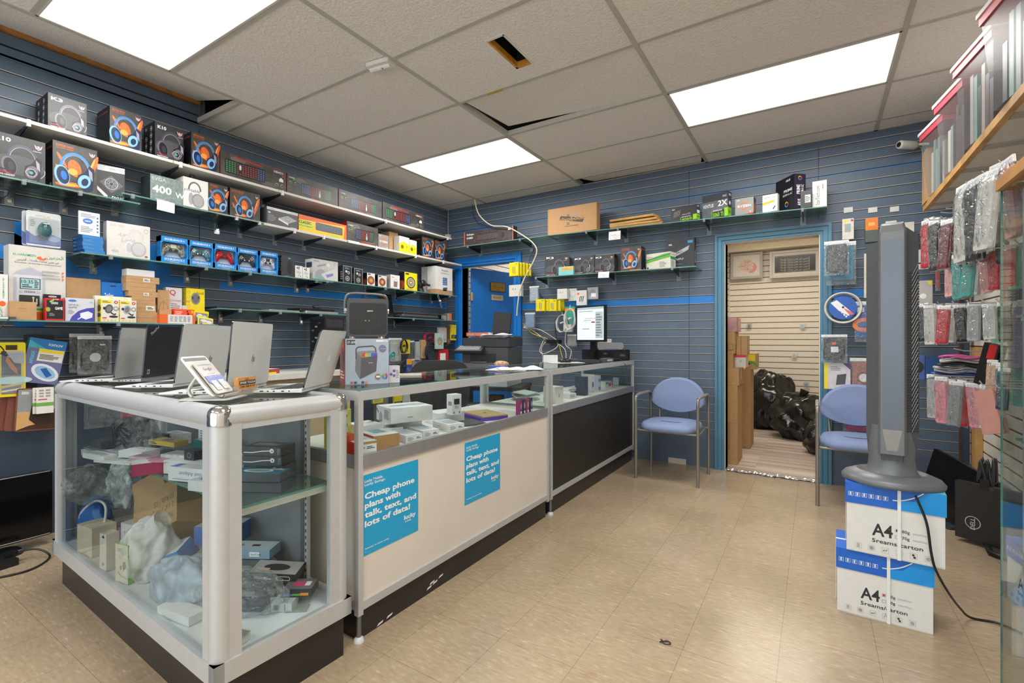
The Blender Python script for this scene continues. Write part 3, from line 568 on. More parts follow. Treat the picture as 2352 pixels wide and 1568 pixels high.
# ================================================================== left wall: shelves
WSH=C('cfcdc6',.45,noise=.03);ARM=C('1d2530',.35)
def wall_shelf(label,y0,y1,z,glass,arms,x1=-3.55,th=None,group='shelves on the left wall',steel=False):
 t=root('wall_shelf',label,'shelf',(XL,(y0+y1)/2,z),pi/2,group);w=y1-y0;d=x1-XL;th=th or(.008 if glass else .018)
 mb=MB();m={'+z':SHELFGLASS,'-z':SHELFGLASS,'*':GLASSEDGE}if glass else WSH
 mb.box(-w/2,w/2,-d,-.002,-th,0,m);mb.build('shelf_board',t)
 for px,py in arms:  # pixel of the clip on the wall
  y=onx(px,py,XL).y;x=y-(y0+y1)/2
  if abs(x)>w/2-.02:x=math.copysign(w/2-.03,x)
  mb=MB();mb.add([(x-.002,-.004,-th-.05),(x-.002,-.004,-th),(x-.002,-d+.015,-th),(x-.002,-d+.015,-th-.012),(x+.002,-.004,-th-.05),(x+.002,-.004,-th),(x+.002,-d+.015,-th),(x+.002,-d+.015,-th-.012)],
[(0,1,2,3),(7,6,5,4),(0,3,7,4),(3,2,6,7),(1,0,4,5),(2,1,5,6)],ARM);mb.build('bracket_arm',t)
  mb=MB();mb.box(x-.018,x+.018,-.012,-.001,-th-.085,-th-.004,STEEL if steel else ACRYL);mb.box(x-.008,x+.008,-.016,-.011,-th-.07,-th-.02,CHROME);mb.build('wall_clip',t)
  mb=MB();mb.box(x-.008,x+.008,-d-.004,-d+.014,-th-.016,.003,ACRYL if glass else C('d9d9d6',.3));mb.build('front_clip',t)
 return t
Z1,Z2A,Z2,Z3,Z4,Z5=2.325,2.0,2.045,1.655,1.257,1.375
wall_shelf('white top shelf board on the left wall, nearest the viewer, under the big headset boxes',.25,1.465,Z1,0,[(30,300)])
wall_shelf('white top shelf board under the first keyboard combo box',1.47,2.195,Z1,0,[(370,380)])
wall_shelf('white top shelf board under the middle keyboard combo boxes',2.20,3.275,Z1,0,[(590,440)])
wall_shelf('white top shelf board running into the back corner of the left wall',3.28,4.31,Z1,0,[(830,500),(985,540)])
wall_shelf('glass shelf on the left wall carrying the largest headset boxes',.25,1.285,Z2A,1,[(145,440),(20,430)])
wall_shelf('glass shelf carrying the power supply box and white headphones box',1.19,2.075,Z2,1,[(262,465),(497,510),(590,525)])
wall_shelf('long white shelf with the orange keyboard box, second from the top',2.08,4.50,Z2,0,[(630,525),(697,545),(818,575),(910,595),(975,610)])
wall_shelf('glass shelf with the row of blue gamepad boxes',1.0,2.70,Z3,1,[(213,620),(428,630),(528,640),(680,650)])
wall_shelf('glass shelf with speakers and watch boxes near the back corner',2.50,4.42,Z3-.002+.001,1,[(705,660),(840,665),(908,670),(990,690)]).location.z=Z3+.0085
wall_shelf('glass shelf with prayer clock box and small cartons at far left',.2,1.745,Z4,1,[(230,745),(470,745)])
wall_shelf('low glass shelf with closed laptops behind the showcase',1.76,4.42,Z5,1,[(505,715),(597,720),(690,725),(835,735),(905,740)],steel=True)

# ================================================================== printing on cartons
FLAME=C('d9672c',.4,noise=.25,scale=40);FLAME2=C('f0a04a',.4);SMOKE=C('45423f',.4,noise=.35,scale=25);HB=C('3f83c4',.3);HBD=C('1c2b4a',.35);HGREY=C('5c5866',.3);HLT=C('9c98a6',.3);PINK=C('d9b3bd',.4);KW=C('e6e6ea',.4)
def logo_demon(F,x,y,r):
 F.poly([(x-r,y+r*.8),(x-r*.5,y+r*.2),(x,y+r*.5),(x+r*.5,y+r*.2),(x+r,y+r*.8),(x+r*.7,y-r*.4),(x,y-r),(x-r*.7,y-r*.4)],PINK)
 F.disc(x-r*.35,y,r*.16,INK);F.disc(x+r*.35,y,r*.16,INK);F.poly([(x-r*.3,y-r*.4),(x+r*.3,y-r*.4),(x,y-r*.75)],RED)
def art_headset(F,cx,cy,s,band,cup,rim,glow):
 F.arc(cx,cy+.02*s,.27*s,.36*s,.055*s,band,-5,185);F.arc(cx,cy+.02*s,.225*s,.30*s,.012*s,HLT,10,170)
 F.ell(cx-.23*s,cy-.17*s,.13*s,.22*s,rim,t=.15);F.ell(cx-.215*s,cy-.17*s,.105*s,.19*s,cup,t=.15);F.ell(cx-.20*s,cy-.17*s,.05*s,.10*s,glow,t=.15)
 F.poly([(cx+.24*s,cy+.16*s),(cx+.33*s,cy+.1*s),(cx+.30*s,cy-.38*s),(cx+.2*s,cy-.46*s),(cx+.02*s,cy-.30*s),(cx+.04*s,cy-.1*s),(cx+.15*s,cy-.02*s)],cup)
 F.ell(cx+.15*s,cy-.22*s,.11*s,.16*s,rim,t=-.3);F.ell(cx+.16*s,cy-.23*s,.06*s,.09*s,cup,t=-.3)
 F.poly([(cx+.22*s,cy+.1*s),(cx+.29*s,cy+.02*s),(cx+.30*s,cy-.18*s),(cx+.24*s,cy-.1*s)],HLT)
def art_fire(f):
 F=f['F'];k=F.w;F.fill(SMOKE);rn=random.Random(5)
 for x,y,a,b,t in((.88*k,.55,.05,.34,-.3),(.2*k,.62,.03,.17,.5),(.12*k,.42,.03,.10,.4),(.48*k,.5,.11,.18,.2),(.4*k,.14,.26,.05,.1),(.75*k,.28,.07,.2,-.2)):F.ell(x,y,a,b,FLAME,14,t)
 for x,y,a,b,t in((.87*k,.62,.02,.2,-.3),(.44*k,.42,.08,.07,0),(.35*k,.13,.16,.03,.1)):F.ell(x,y,a,b,FLAME2,12,t)
 F.text('KOTION EACH',.05,.90,.045,FLAME,.02,width=.38*k);F.text('PRO GAMING HEADSET',.05,.855,.025,FLAME,width=.38*k);F.rect(.45*k,.0,k,.035,ORANGE)
 art_headset(F,.5*k,.47,.95,HB,HBD,C('7fb4e0',.3),C('2b6fc0',.3));logo_demon(F,.88*k,.87,.055)
 for q in 'LR':
  if q in f:f[q].text('KOTION EACH',.06,.86,.04,ORANGE,.01,width=f[q].w*.75);f[q].rect(f[q].w*.55,.03,f[q].w*.85,.13,C('bdbdbd',.5))
def art_k(name):
 def art(f):
  F=f['F'];k=F.w;F.fill(C('36383a',.4,noise=.2,scale=20));F.ell(.5*k,.35,.48*k,.22,C('4b4e50',.4));F.arc(.45*k,.3,.55*k,.28,.012,C('aeb2b4',.4),-110,10)
  F.text(name,.06,.83,.085,KW,.03,width=.30*k);logo_demon(F,.87*k,.85,.07);F.text('ONIKUMA',.76*k,.735,.022,KW)
  art_headset(F,.58*k,.46,.95,C('4c4858',.3),C('1d1c22',.35),C('6d6878',.3),C('35323c',.3));F.arc(.73*k,.24,.1,.1,.016,C('b7a4ae',.3),0,360,6);F.disc(.73*k,.24,.035,C('52a0a0',.3))
  F.line([(.42*k,.16),(.2*k,.22),(.1*k,.2)],.022,C('2a2930',.4));F.text('PROFESSIONAL',.05,.13,.035,RED,.012,width=.33*k);F.text('GAMING HEADSET',.05,.075,.035,KW,.01,width=.38*k);F.lines(.62*k,.03,.95*k,.08,2,INKG)
  L=f['L'];L.fill(BLACK);logo_demon(L,L.w*.24,.88,.07)
  for i in range(4):
   for j in range(2):
    if i+j<1:continue
    x,y=L.w*(.27+.42*j),.84-.19*i-.05*(1-j);L.arc(x,y,.065,.065,.012,KW,0,360,14);L.disc(x,y,.028,KW);L.rect(x-.055,y-.1,x+.055,y-.088,INKG)
  if 'R' in f:f['R'].fill(BLACK);f['R'].lines(.1,.1,f['R'].w-.1,.8,9,INKG)
 return art
def art_keys(F,x,y,w,h,rows,cols,ms,base,seed=0):
 F.poly([(x-.02,y),(x+.02,y-.03),(x+w-.02,y-.03),(x+w+.02,y),(x+w+.02,y+h),(x+w-.03,y+h+.04),(x+.03,y+h+.04),(x-.02,y+h)],base)
 for i in range(cols):
  m=ms[int(i/cols*len(ms))]
  for j in range(rows):
   a,b=x+w*(i+.15)/cols,y+h*(j+.2)/rows;F.rect(a,b,a+w/cols*.68,b+h/rows*.62,m);F.k-=1
 F.k+=1
KEYG=C('4d8a5c',.4);KEYR=C('94413c',.4);KEYB=C('5a6a9a',.4);SMK=C('4a4847',.45,noise=.4,scale=12)
def art_combo(flip):
 def art(f):
  F=f['F'];k=F.w;F.fill(SMK);F.ell(.25*k,.8,.3,.12,C('6b6865',.5));F.ell(.72*k,.2,.34,.1,C('625f5d',.5))
  X=(lambda x:k-x)if flip else(lambda x:x);kx=.26*k if not flip else .06*k
  art_keys(F,.07*k if flip else .27*k,.24,.58*k,.46,6,15,(KEYG,KEYR,KEYR,KEYB)if flip else(KEYB,KEYR,KEYR,KEYG),C('1f1e20',.4))
  mx=.28*k if flip else .62*k;F.ell(mx,.52 if flip else .38,.085,.2,C('2c2b2e',.35));F.ell(mx,.54 if flip else .36,.05,.11,C('a9c3bd',.35));F.line([(mx-.03,.45),(mx,.6),(mx+.03,.45)],.012,KW)
  a,b=(.2*k,.60*k)if flip else(.45*k,.78*k);y=.86 if flip else .08
  F.line([(a,y+.04),(b,y-.02)],.05,RED);F.line([(a,y+.07),(a+.5*(b-a),y)],.02,RED)
  if flip:
   F.text('COMBO',.95*k,.86,.085,KW,.02,'l',pi,width=.16*k);F.line([(.78*k,.92),(.95*k,.92)],.02,RED)
   for i,c in enumerate((C('d8b13a',.4),C('4aa3c8',.4),C('c8483a',.4))):F.arc(.84*k,.28,.07,.07,.025,c,i*120,i*120+120,8);F.arc(.93*k,.28,.07,.07,.025,c,i*120+60,i*120+180,8)
   F.poly([(.88*k,.44),(.95*k,.44),(.95*k,.55),(.915*k,.62),(.88*k,.55)],KW);F.rect(.93*k,.66,.96*k,.72,RED);F.text('GAMING',.84*k,.06,.04,KW)
  else:
   for i,c in enumerate((C('d8b13a',.4),C('4aa3c8',.4),C('c8483a',.4),C('57a84e',.4))):F.arc(.06*k,.6,.07,.07,.025,c,i*90,i*90+90,8);F.arc(.15*k,.6,.07,.07,.025,c,i*90+50,i*90+140,8)
   F.text('COMBO',.03*k,.8,.06,KW,.02);F.rect(.1*k,.72,.14*k,.79,GREEN)
 return art
def art_psu(txt,w500=True):
 def art(f):
  F=f['F'];k=F.w;F.fill(C('2c2d30',.45));F.rect(0,.84,k,1,C('cfd0d2',.5));F.text('SMART SERIES',.97*k,.89,.06,INKG,0,'r',width=.52*k)
  F.poly([(.1*k,.52),(.52*k,.74),(.95*k,.48),(.52*k,.24)],C('55565a',.4));F.arc(.52*k,.5,.24*k,.16,.02,C('a5a7aa',.4));F.arc(.52*k,.5,.17*k,.11,.015,C('8a8c90',.4));F.arc(.52*k,.5,.1*k,.07,.015,C('a5a7aa',.4))
  for i in range(7):F.line([(.52*k,.5),(.52*k+.23*k*cos(i*.9),.5+.15*sin(i*.9))],.01,C('1b1b1d',.4))
  F.poly([(.0,.4),(.38*k,.16),(.38*k,.05),(0,.3)],C('d2d3d5',.4));F.text(txt,.95*k,.04,.12,KW,.03,'r',width=.42*k)
  R=f['R'];R.fill(BLACK);R.rect(0,.84,R.w,1,C('c3c4c6',.5));R.rect(R.w*.3,.3,R.w*.75,.6,C('38393c',.4))
 return art
def gp(h):return C(h,.35)
def carton(name,label,w,d,h,base,art,loc,rz,group,cat='box',sides='FLRT',bev=0,rot=None):
 mb=MB();mb.box(-w/2,w/2,0,d,0,h,base);f=faces(mb,w,d,h)
 if art:art(f)
 return solo(mb,name,label,cat,group,loc,rz,rot=rot)
def LW(px0,px1,pyt,z,d,xf=-3.60):
 a,b=onx(px0,0,xf).y,onx(px1,0,xf).y
 return b-a,onx(px0,pyt,xf).z-z,(xf,(a+b)/2,z)
def lbox(name,label,px0,px1,pyt,z,d,base,art,group,xf=-3.60,cat='box'):
 w,h,loc=LW(px0,px1,pyt,z,d,xf);d=min(d,xf-XL-.014)
 return carton(name,label,w,d,h,base,art,loc,pi/2,group,cat)
def hang_tab(o,w,h,d,m=BLACK):
 mb=MB();mb.tube([(-w*.16,d*.5,h-.001),(-w*.13,d*.5,h+.018),(w*.13,d*.5,h+.018),(w*.16,d*.5,h-.001)],.0035,m,6);return mb.build('hang_tab',o)
G1='boxes on the top left shelf'
o=lbox('headset_box','tall black headset box marked K3 with icon column, nearest on the top white shelf',110,199,211,Z1,.21,BLACK,art_k('K3'),G1);hang_tab(o,.17,.2,.2)
lbox('headset_box','orange flame headset box between the two grey headset boxes, top shelf',252,325,241,Z1,.2,BLACK,art_fire,G1)
lbox('headset_box','small dark headset box marked K10 on the top white shelf',356,421,277,Z1,.17,BLACK,art_k('K10'),G1)
lbox('headset_box','orange flame headset box touching the first keyboard box on the top shelf',439,504,301,Z1,.14,BLACK,art_fire,G1)
for(a,b,t,fl,lab)in((506,657,344,1,'largest keyboard combo box, lettering upside down, left end of its row'),(659,776,396,0,'keyboard combo box second along the top shelf row, green icon at its left'),(778,877,433,0,'keyboard combo box third along the top shelf row'),(879,973,463,1,'upside-down keyboard combo box last in the top shelf row, by the corner')):
 lbox('keyboard_box',lab,a,b,t,Z1,.09,{'*':SMK,'-x':C('8e2027',.4),'+x':C('8e2027',.4)},art_combo(fl),'keyboard combo boxes on the top shelf')
G2='boxes on the second left shelf'
o=lbox('headset_box','largest black K10 headset box at the left edge, on the upper glass shelf',-24,104,296,Z2A,.12,BLACK,art_k('K10'),G2);hang_tab(o,.24,.23,.1)
lbox('headset_box','large orange flame headset box on the upper glass shelf, beside the K10 box',121,223,320,Z2A,.12,BLACK,art_fire,G2)
w,h,loc=LW(223,285,374,Z2A+.0,.1,-3.66);carton('power_supply_box','black and silver power supply box with fan picture, right of the big headset boxes',w,.10,h,BLACK,art_psu('500W'),(-3.66,loc[1],Z2A),rad(78),G2)
def art_evga(f):
 F=f['F'];k=F.w;F.fill(C('7f8d8a',.35,noise=.25,scale=60));F.text('EVGA',.06,.80,.13,C('c3ccc9',.4),0,width=.42*k);F.text('400',.07,.36,.26,C('e3e8e6',.4),.03,width=.58*k);F.text('W',.76*k,.3,.2,C('dde2e0',.4),.02);F.lines(.15*k,.08,.6*k,.14,2,C('b5bebb',.4))
lbox('power_supply_box','greenish-grey 400 W power supply box on glass',345,420,398,Z2,.14,{'*':C('76827f',.4),'-x':C('2e3436',.5)},art_evga,G2)
def art_whitephones(txt):
 def art(f):
  F=f['F'];k=F.w;F.fill(C('dedcd8',.5));F.arc(.45*k,.62,.2,.28,.05,C('6e6c70',.35),0,180);F.ell(.3*k,.33,.07,.2,C('a5a3a8',.35));F.ell(.58*k,.3,.19,.23,C('8f8c90',.3));F.ell(.6*k,.3,.15,.19,C('a7a5a8',.3))
  F.text(txt,.02,.56,.1,C('5a5c9a',.5),0,width=.62*k,shear=.2);f['R'].lines(.05,.2,f['R'].w-.05,.8,10,C('b9b7b3',.5))
 return art
o=lbox('headphones_box','white headphones box with grey over-ear picture, beside the 400 W box',421,478,404,Z2,.12,C('dcdad6',.5),art_whitephones('portable'),G2);hang_tab(o,.1,.23,.1)
lbox('headset_box','orange flame headset box half hidden behind its twin on the glass shelf',479,523,418,Z2,.11,BLACK,art_fire,G2)
lbox('headset_box','orange flame headset box at the right end of the upper glass shelf',528,597,430,Z2,.11,BLACK,art_fire,G2)
def art_psu2(f):
 F=f['F'];k=F.w;F.fill(C('55565a',.45));F.rect(0,.86,k,1,C('d3d4d6',.5));F.text('Thermaltake',.05,.9,.05,INK);F.text('SMART SERIES',.97*k,.9,.05,INKG,0,'r')
 F.poly([(.36*k,.5),(.66*k,.72),(.97*k,.55),(.68*k,.3)],C('a3a5a8',.4));F.arc(.66*k,.52,.17,.1,.015,C('4a4b4e',.4));F.poly([(.36*k,.5),(.68*k,.3),(.68*k,.2),(.36*k,.4)],C('d9dadc',.4));F.text('80',.07,.66,.1,KW,.02);F.lines(.07,.25,.3*k,.6,4,INKG)
 F.text('600W',.95*k,.03,.1,KW,.03,'r')
lbox('power_supply_box','dark grey power supply box with pale top band, left of the orange keyboard box',613,684,473,Z2,.1,C('4a4b4f',.5),art_psu2,G2)
def art_classic(f):
 F=f['F'];k=F.w;F.fill(C('eec02a',.4));F.poly([(0,.72),(k,.9),(k,1),(0,1)],ORANGE);F.ell(.72*k,.1,.4,.12,C('b9c83a',.4));F.poly([(.93*k,0),(k,0),(k,1),(.96*k,1)],ORANGE);F.poly([(0,.2),(.28*k,.25),(.28*k,.75),(0,.72)],C('c9d22e',.4))
 F.text('CLASSIC',-.0+.01,.52,.15,INK,.03,width=.24*k);F.text('107key Keyboard',.01,.36,.07,INK,.01,width=.26*k);art_keys(F,.34*k,.33,.56*k,.38,6,18,(C('79828c',.4),),C('3b4650',.4))
lbox('keyboard_box','orange and yellow keyboard box on the second white shelf',686,796,491,Z2,.09,ORANGE,art_classic,G2)
lbox('keyboard_box','dark keyboard combo box beside the orange keyboard box, second shelf',797,868,507,Z2,.09,{'*':SMK,'-x':C('8e2027',.4),'+x':C('8e2027',.4)},art_combo(0),G2)
def art_ryzen(f):
 F=f['F'];k=F.w;F.fill(C('8f8c88',.35));F.arc(.5*k,.5,.24,.24,.07,C('d2683a',.4),20,330);F.text('RYZEN',.5*k,.45,.13,KW,.02,'c',width=.72*k);F.text('AMD',.08,.85,.06,KW,.01);F.text('7',.86*k,.03,.13,KW,.02,'r');F.rect(.7*k,0,k,.08,C('d9562a',.4))
 if 'R' in f:f['R'].fill(C('4a3a34',.4));f['R'].ell(f['R'].w*.5,.4,.2,.3,C('e0742e',.4))
lbox('processor_box','small grey processor box with orange ring, on the left wall shelf',869,893,536,Z2,.09,C('85827e',.4),art_ryzen,G2)
lbox('cardboard_box','plain cardboard box behind the grey processor box',894,914,531,Z2,.12,CARD,None,G2,xf=-3.69)
def art_yw(f):
 F=f['F'];k=F.w;F.fill(C('e3e1da',.5));F.poly([(0,0),(k,0),(k,.55),(.4*k,.72),(0,.55)],YELLOW);F.disc(.3*k,.38,.12,C('7a6a1c',.4));F.text('1',.72*k,.35,.14,INK,.03)
lbox('gadget_box','white box with yellow lower half, left of its shorter twin',917,940,541,Z2,.08,C('dedcd4',.5),art_yw,G2)
lbox('gadget_box','shorter white and yellow box beside the last two flame headset boxes',941,957,550,Z2,.08,C('dedcd4',.5),art_yw,G2)
lbox('headset_box','flame headset box second from the corner end of the long white shelf',969,996,542,Z2,.2,BLACK,art_fire,G2)
lbox('headset_box','flame headset box at the corner end of the long white shelf',998,1022,550,Z2,.2,BLACK,art_fire,G2)
def note(label,o,w,h,rz,tilt=0.0,txt=True,group='paper price notes'):
 mb=MB();n=6;mb.sheet(lambda u,v:((u-.5)*w,-.004*sin(pi*v)-.006*(1-v)**2,(v-1)*h),4,n,PAPER);F=Face(mb,(-w/2,-.0105,-h),(1,0,0),(0,0,1),w,h)
 if txt:F.line([(F.w*.2,.62),(F.w*.35,.5),(F.w*.5,.6),(F.w*.7,.48)],.02,INKG);F.line([(F.w*.45,.3),(F.w*.6,.22)],.02,INKG)
 return solo(mb,'price_note',label,'note',group,o,0,rot=(0,tilt,rz))
a=onx(381,462,-3.545);note('folded white price note hanging below the 400 W box',a,.10,.068,pi/2,.05)
a=onx(800,545,-3.545);note('white price note on the long white shelf edge under the dark keyboard box',(a.x,a.y+.06,Z2+.002),.13,.024,pi/2,0,False)
# ---- third shelf
G3='boxes on the third left shelf'
TB=C('2f74b4',.4);TBD=C('1d4f86',.4)
for i in range(5):
 w,h,loc=LW(203+(4,0,2,0,12)[4-i]*0,236,560,Z3,.1);y=onx(200,0,-3.6).y+.02+.01*(i==0)+.003*(i%2)
 carton('slim_box','flat blue box, %s in the small pile of five'%('bottom','second from bottom','middle','second from top','topmost')[i],.095,.16,.021,{'*':TB,'-x':TBD,'+z':C('5f9bd6',.4)},lambda f:(f['L'].lines(.2,.25,3,.75,2,C('8db4da',.5)),f['F'].lines(.3,.3,2.5,.7,2,C('5b92c8',.5))),(-3.58,y,Z3+i*.0212),pi/2,G3)
mb=MB();mb.box(-.048,.048,0,.012,0,.135,C('dce2ea',.45));F=faces(mb,.096,.012,.135)['F'];F.ell(.3,.6,.17,.12,C('3a77bd',.4));F.text('NEW',.3,.57,.06,KW,.02,'c');F.lines(.06,.75,.6,.92,3,INKG);F.lines(.06,.1,.5,.38,4,INKG)
for i in range(5):F.rect(.6,.15+i*.15,.66,.22+i*.15,C('4c6ea8',.4))
solo(mb,'leaflet_box','thin upright white box with a blue oval, standing on the flat blue boxes','box',G3,(-3.59,onx(204,0,-3.6).y,Z3+.107),pi/2)
def art_airlight(f):
 F=f['F'];k=F.w;F.fill(C('cac7c4',.5));F.rect(.06,.87,.22,.95,C('bfbdbb',.5));F.rect(.25,.87,.41,.95,C('bfbdbb',.5));G=C('a9a7ab',.5);F.text('Air',.22*k,.6,.12,G,0,shear=.3);F.text('Light',.32*k,.46,.12,G,0,shear=.3)
 F.arc(.66*k,.62,.2,.26,.06,C('c4c2c4',.4),-5,185);F.ell(.5*k,.3,.1,.2,C('d0ced0',.4));F.ell(.5*k,.3,.07,.15,C('b9b6b9',.4));F.ell(.72*k,.28,.19,.22,C('aaa8ab',.3));F.ell(.73*k,.29,.15,.18,C('bdbbbe',.3));F.text('45h',.1*k,.13,.08,G);F.rect(.87*k,.06,.94*k,.11,C('a0563c',.5));F.arc(.9*k,.85,.06,.06,.008,G)
w,h,loc=LW(244,341,507,Z3,.09);carton('headphones_box','white headphones box with handwritten style title, left of the blue gamepads',w,.07,h,C('dbd8d5',.5),art_airlight,(-3.585,loc[1],Z3+.001),rad(86),G3)
# gamepad boxes: window carton with a shaped controller inside
DSB=C('1684cf',.35,noise=.02);DSL=C('2d9ae2',.35)
def gamepad(mb,s,body,pad,ins):
 out=[]
 pts=[(-.30,.20),(-.22,.26),(-.1,.235),(.1,.235),(.22,.26),(.30,.20),(.38,.04),(.44,-.2),(.40,-.30),(.33,-.28),(.22,-.10),(.12,-.08),(-.12,-.08),(-.22,-.10),(-.33,-.28),(-.40,-.30),(-.44,-.2),(-.38,.04)]
 pts=[(x*s,y*s)for x,y in pts];n=len(pts);V=[(x*k,-d,y*k)for k,d in((1,0),(1.0,.02*s*4),(.9,.035*s*4))for x,y in pts]
 mb.add(V,[(i*n+j,i*n+(j+1)%n,(i+1)*n+(j+1)%n,(i+1)*n+j)for i in range(2)for j in range(n)]+[tuple(2*n+j for j in range(n))],body,True)
 d=-.0355*s*4
 def dot(x,z,r,m,q=1):mb.add([(x*s+r*s*cos(2*pi*i/12),d-.002*q,z*s+r*s*sin(2*pi*i/12))for i in range(12)],[tuple(range(12))],m)
 mb.box(-.1*s,.1*s,d-.003,d,.06*s,.2*s,pad)
 for x in(-.25,.25):
  for a,b in((.055,0),(-.055,0),(0,.055),(0,-.055)):dot(x+a,.1+b,.026,ins)
 for x in(-.11,.11):dot(x,-.02,.06,C('202024',.4));dot(x,-.02,.032,ins,2)
def gamepad_box(label,px0,px1,pyt,body,pad,ins,first=False,xf=-3.60,depth=.065):
 w,h,loc=LW(px0,px1,pyt,Z3,.07,xf);t=root('gamepad_box',label,'game controller',loc,pi/2,'gamepads in blue window boxes');d=depth
 mb=MB();mb.box(-w/2,w/2,d-.004,d,0,h,DSB);mb.box(-w/2,-w/2+.003,0,d,0,h,{'*':DSB});mb.box(w/2-.003,w/2,0,d,0,h,DSB);mb.box(-w/2,w/2,0,d,0,h*.24,DSB);mb.box(-w/2,w/2,0,d,h*.80,h,{'*':DSB,'+z':DSL})
 F=faces(mb,w,d,h)['F'];k=F.w;F.text('DOUBLESHOCK 4',.5*k,.865,.07,KW,.02,'c',width=.72*k);F.text('DOUBLESHOCK 4',.5*k,.125,.07,KW,.02,'c',width=.72*k);F.text('Wireless Controller',.5*k,.05,.035,KW,0,'c',width=.36*k);F.rect(.12*k,.1,.88*k,.104,KW)
 F.poly([(0,.24),(.09*k,.24),(0,.36)],DSB);F.poly([(0,.8),(.09*k,.8),(0,.68)],DSB);F.poly([(k,.24),(.91*k,.24),(k,.36)],DSB);F.poly([(k,.8),(.91*k,.8),(k,.68)],DSB);mb.build('window_box',t)
 mb=MB();mb.at((0,d*.62,h*.54));gamepad(mb,w*1.02,body,pad,ins);mb.build('controller',t)
 mb=MB();mb.box(-w/2+.003,w/2-.003,d*.68,d-.005,h*.24,h*.8,C('d7d9dc',.4));mb.build('tray',t)
 return t
CAMO=C('8b8f80',.35,noise=.75,scale=70);CAMB=C('5d7f8c',.3,noise=.75,scale=70);CAMK=C('45474a',.35,noise=.8,scale=80)
gamepad_box('gamepad with grey camouflage pattern in a blue window box, first in its row',369,432,540,CAMO,C('b9b6a2',.3),C('3a3a36',.4))
gamepad_box('gamepad with blue-grey camouflage pattern in a blue window box',434.6,489.7,550.7,CAMB,C('3f4a52',.3),C('c9d6da',.4))
gamepad_box('bright red gamepad in a blue window box',493,544,559,C('cf2430',.3),C('1c1c1e',.3),C('2a1517',.4))
gamepad_box('black and grey camouflage gamepad in a blue window box, fourth in the row',545.5,592.7,568.5,CAMK,C('1c1c1e',.3),C('c3c5c6',.4))
gamepad_box('white gamepad in a blue window box, last in its row',597,639,575.4,C('dcdce2',.3),C('2b2b2e',.3),C('2a2a2e',.4))
gamepad_box('gamepad box only partly seen, pushed in behind the grey camouflage one',369,429,548,CAMO,C('b9b6a2',.3),C('3a3a36',.4),xf=-3.672)
def art_prox(f):
 F=f['F'];k=F.w;F.fill(C('33363a',.4));F.text('PRO X',.16*k,.28,.16,INK,.02,'l',pi/2,width=.62);F.ell(.62*k,.48,.2*k,.34,C('1f2124',.4));F.rect(.5*k,.88,.7*k,.93,C('3aa5b8',.4));F.lines(.3*k,.04,.75*k,.08,1,C('3aa5b8',.4));f['L'].fill(BLACK)
 for i in range(5):f['L'].rect(f['L'].w*.4,.45+i*.1,f['L'].w*.6,.51+i*.1,C('5fc3d0',.4))
lbox('mouse_box','black mouse box beside the white gamepad',646,677,586,Z3,.06,BLACK,art_prox,G3)
def art_buds(f):
 F=f['F'];k=F.w;F.fill(C('dfdedb',.5));F.disc(.3*k,.82,.06,INK);F.disc(.5*k,.88,.05,INK);F.disc(.5*k,.76,.05,INK);F.lines(.1,.4,k-.1,.62,3,C('9fb2cc',.5));F.line([(.4*k,.18),(.55*k,.34)],.03,INK);F.disc(.7*k,.2,.04,INK)
lbox('earbud_box','small white box with three dots, next to the black mouse box',678,695,609,Z3,.06,WHITE,art_buds,G3)
lbox('earbud_box','small white box with three dots, touching the larger silver vacuum box',696,711,613,Z3,.06,WHITE,art_buds,G3)
def art_vac(f):
 F=f['F'];k=F.w;F.fill(C('b9b7b6',.4,noise=.15,scale=20));F.ell(.3*k,.2,.3,.35,C('9a9da0',.4));F.poly([(.3*k,.3),(.95*k,.7),(k,.5),(k,0),(.55*k,0)],C('c9c9cc',.4));F.poly([(.5*k,.3),(.8*k,.42),(.8*k,.3),(.55*k,.16)],C('8484b0',.4));F.disc(.6*k,.78,.09,C('d6d4cc',.4));F.line([(.15*k,.65),(.5*k,.8)],.06,C('8e8e92',.4));F.text('JR-HW01',.05,.88,.05,INK)
 F.text('CAR FAST CAR',.06,.15,.05,C('6fd0cc',.4),.02);F.text('STORAGE BOX',.06,.08,.05,C('6fd0cc',.4),.02);F.rect(.86*k,.02,.97*k,.14,C('d6cfae',.4));f['L'].fill(C('d9d8d6',.5));f['L'].rect(.1,.6,f['L'].w-.08,.85,C('3d4466',.4))
lbox('gadget_box','silver-printed white box with hoses picture, behind the grey speaker pair',719,776,593,Z3+.009,.11,C('d5d4d2',.5),art_vac,G3,xf=-3.62)
def art_spk(f):
 F=f['F'];k=F.w;F.fill(C('8e9093',.35));F.rect(.06*k,.04,.94*k,.96,C('26272b',.4));F.disc(.5*k,.28,.15,C('9a9da2',.3));F.disc(.5*k,.28,.09,C('2b2c30',.3));F.disc(.5*k,.28,.045,C('c3c5c8',.3));F.disc(.36*k,.68,.07,C('c9ccd0',.3));F.disc(.62*k,.62,.09,C('a9acb0',.3));F.disc(.62*k,.62,.045,C('2b2c30',.3));F.lines(.2*k,.82,.8*k,.9,2,C('a0a3a8',.4));f['L'].lines(.2,.2,.5,.7,4,INKG)
o=lbox('speaker_box','black and silver double speaker box, left one of the pair',788,808,609,Z3+.009,.07,BLACK,art_spk,G3);hang_tab(o,.08,.135,.03,STEEL)
o=lbox('speaker_box','black and silver double speaker box, right one of the pair',813,833,615,Z3+.009,.07,BLACK,art_spk,G3);hang_tab(o,.08,.13,.03)
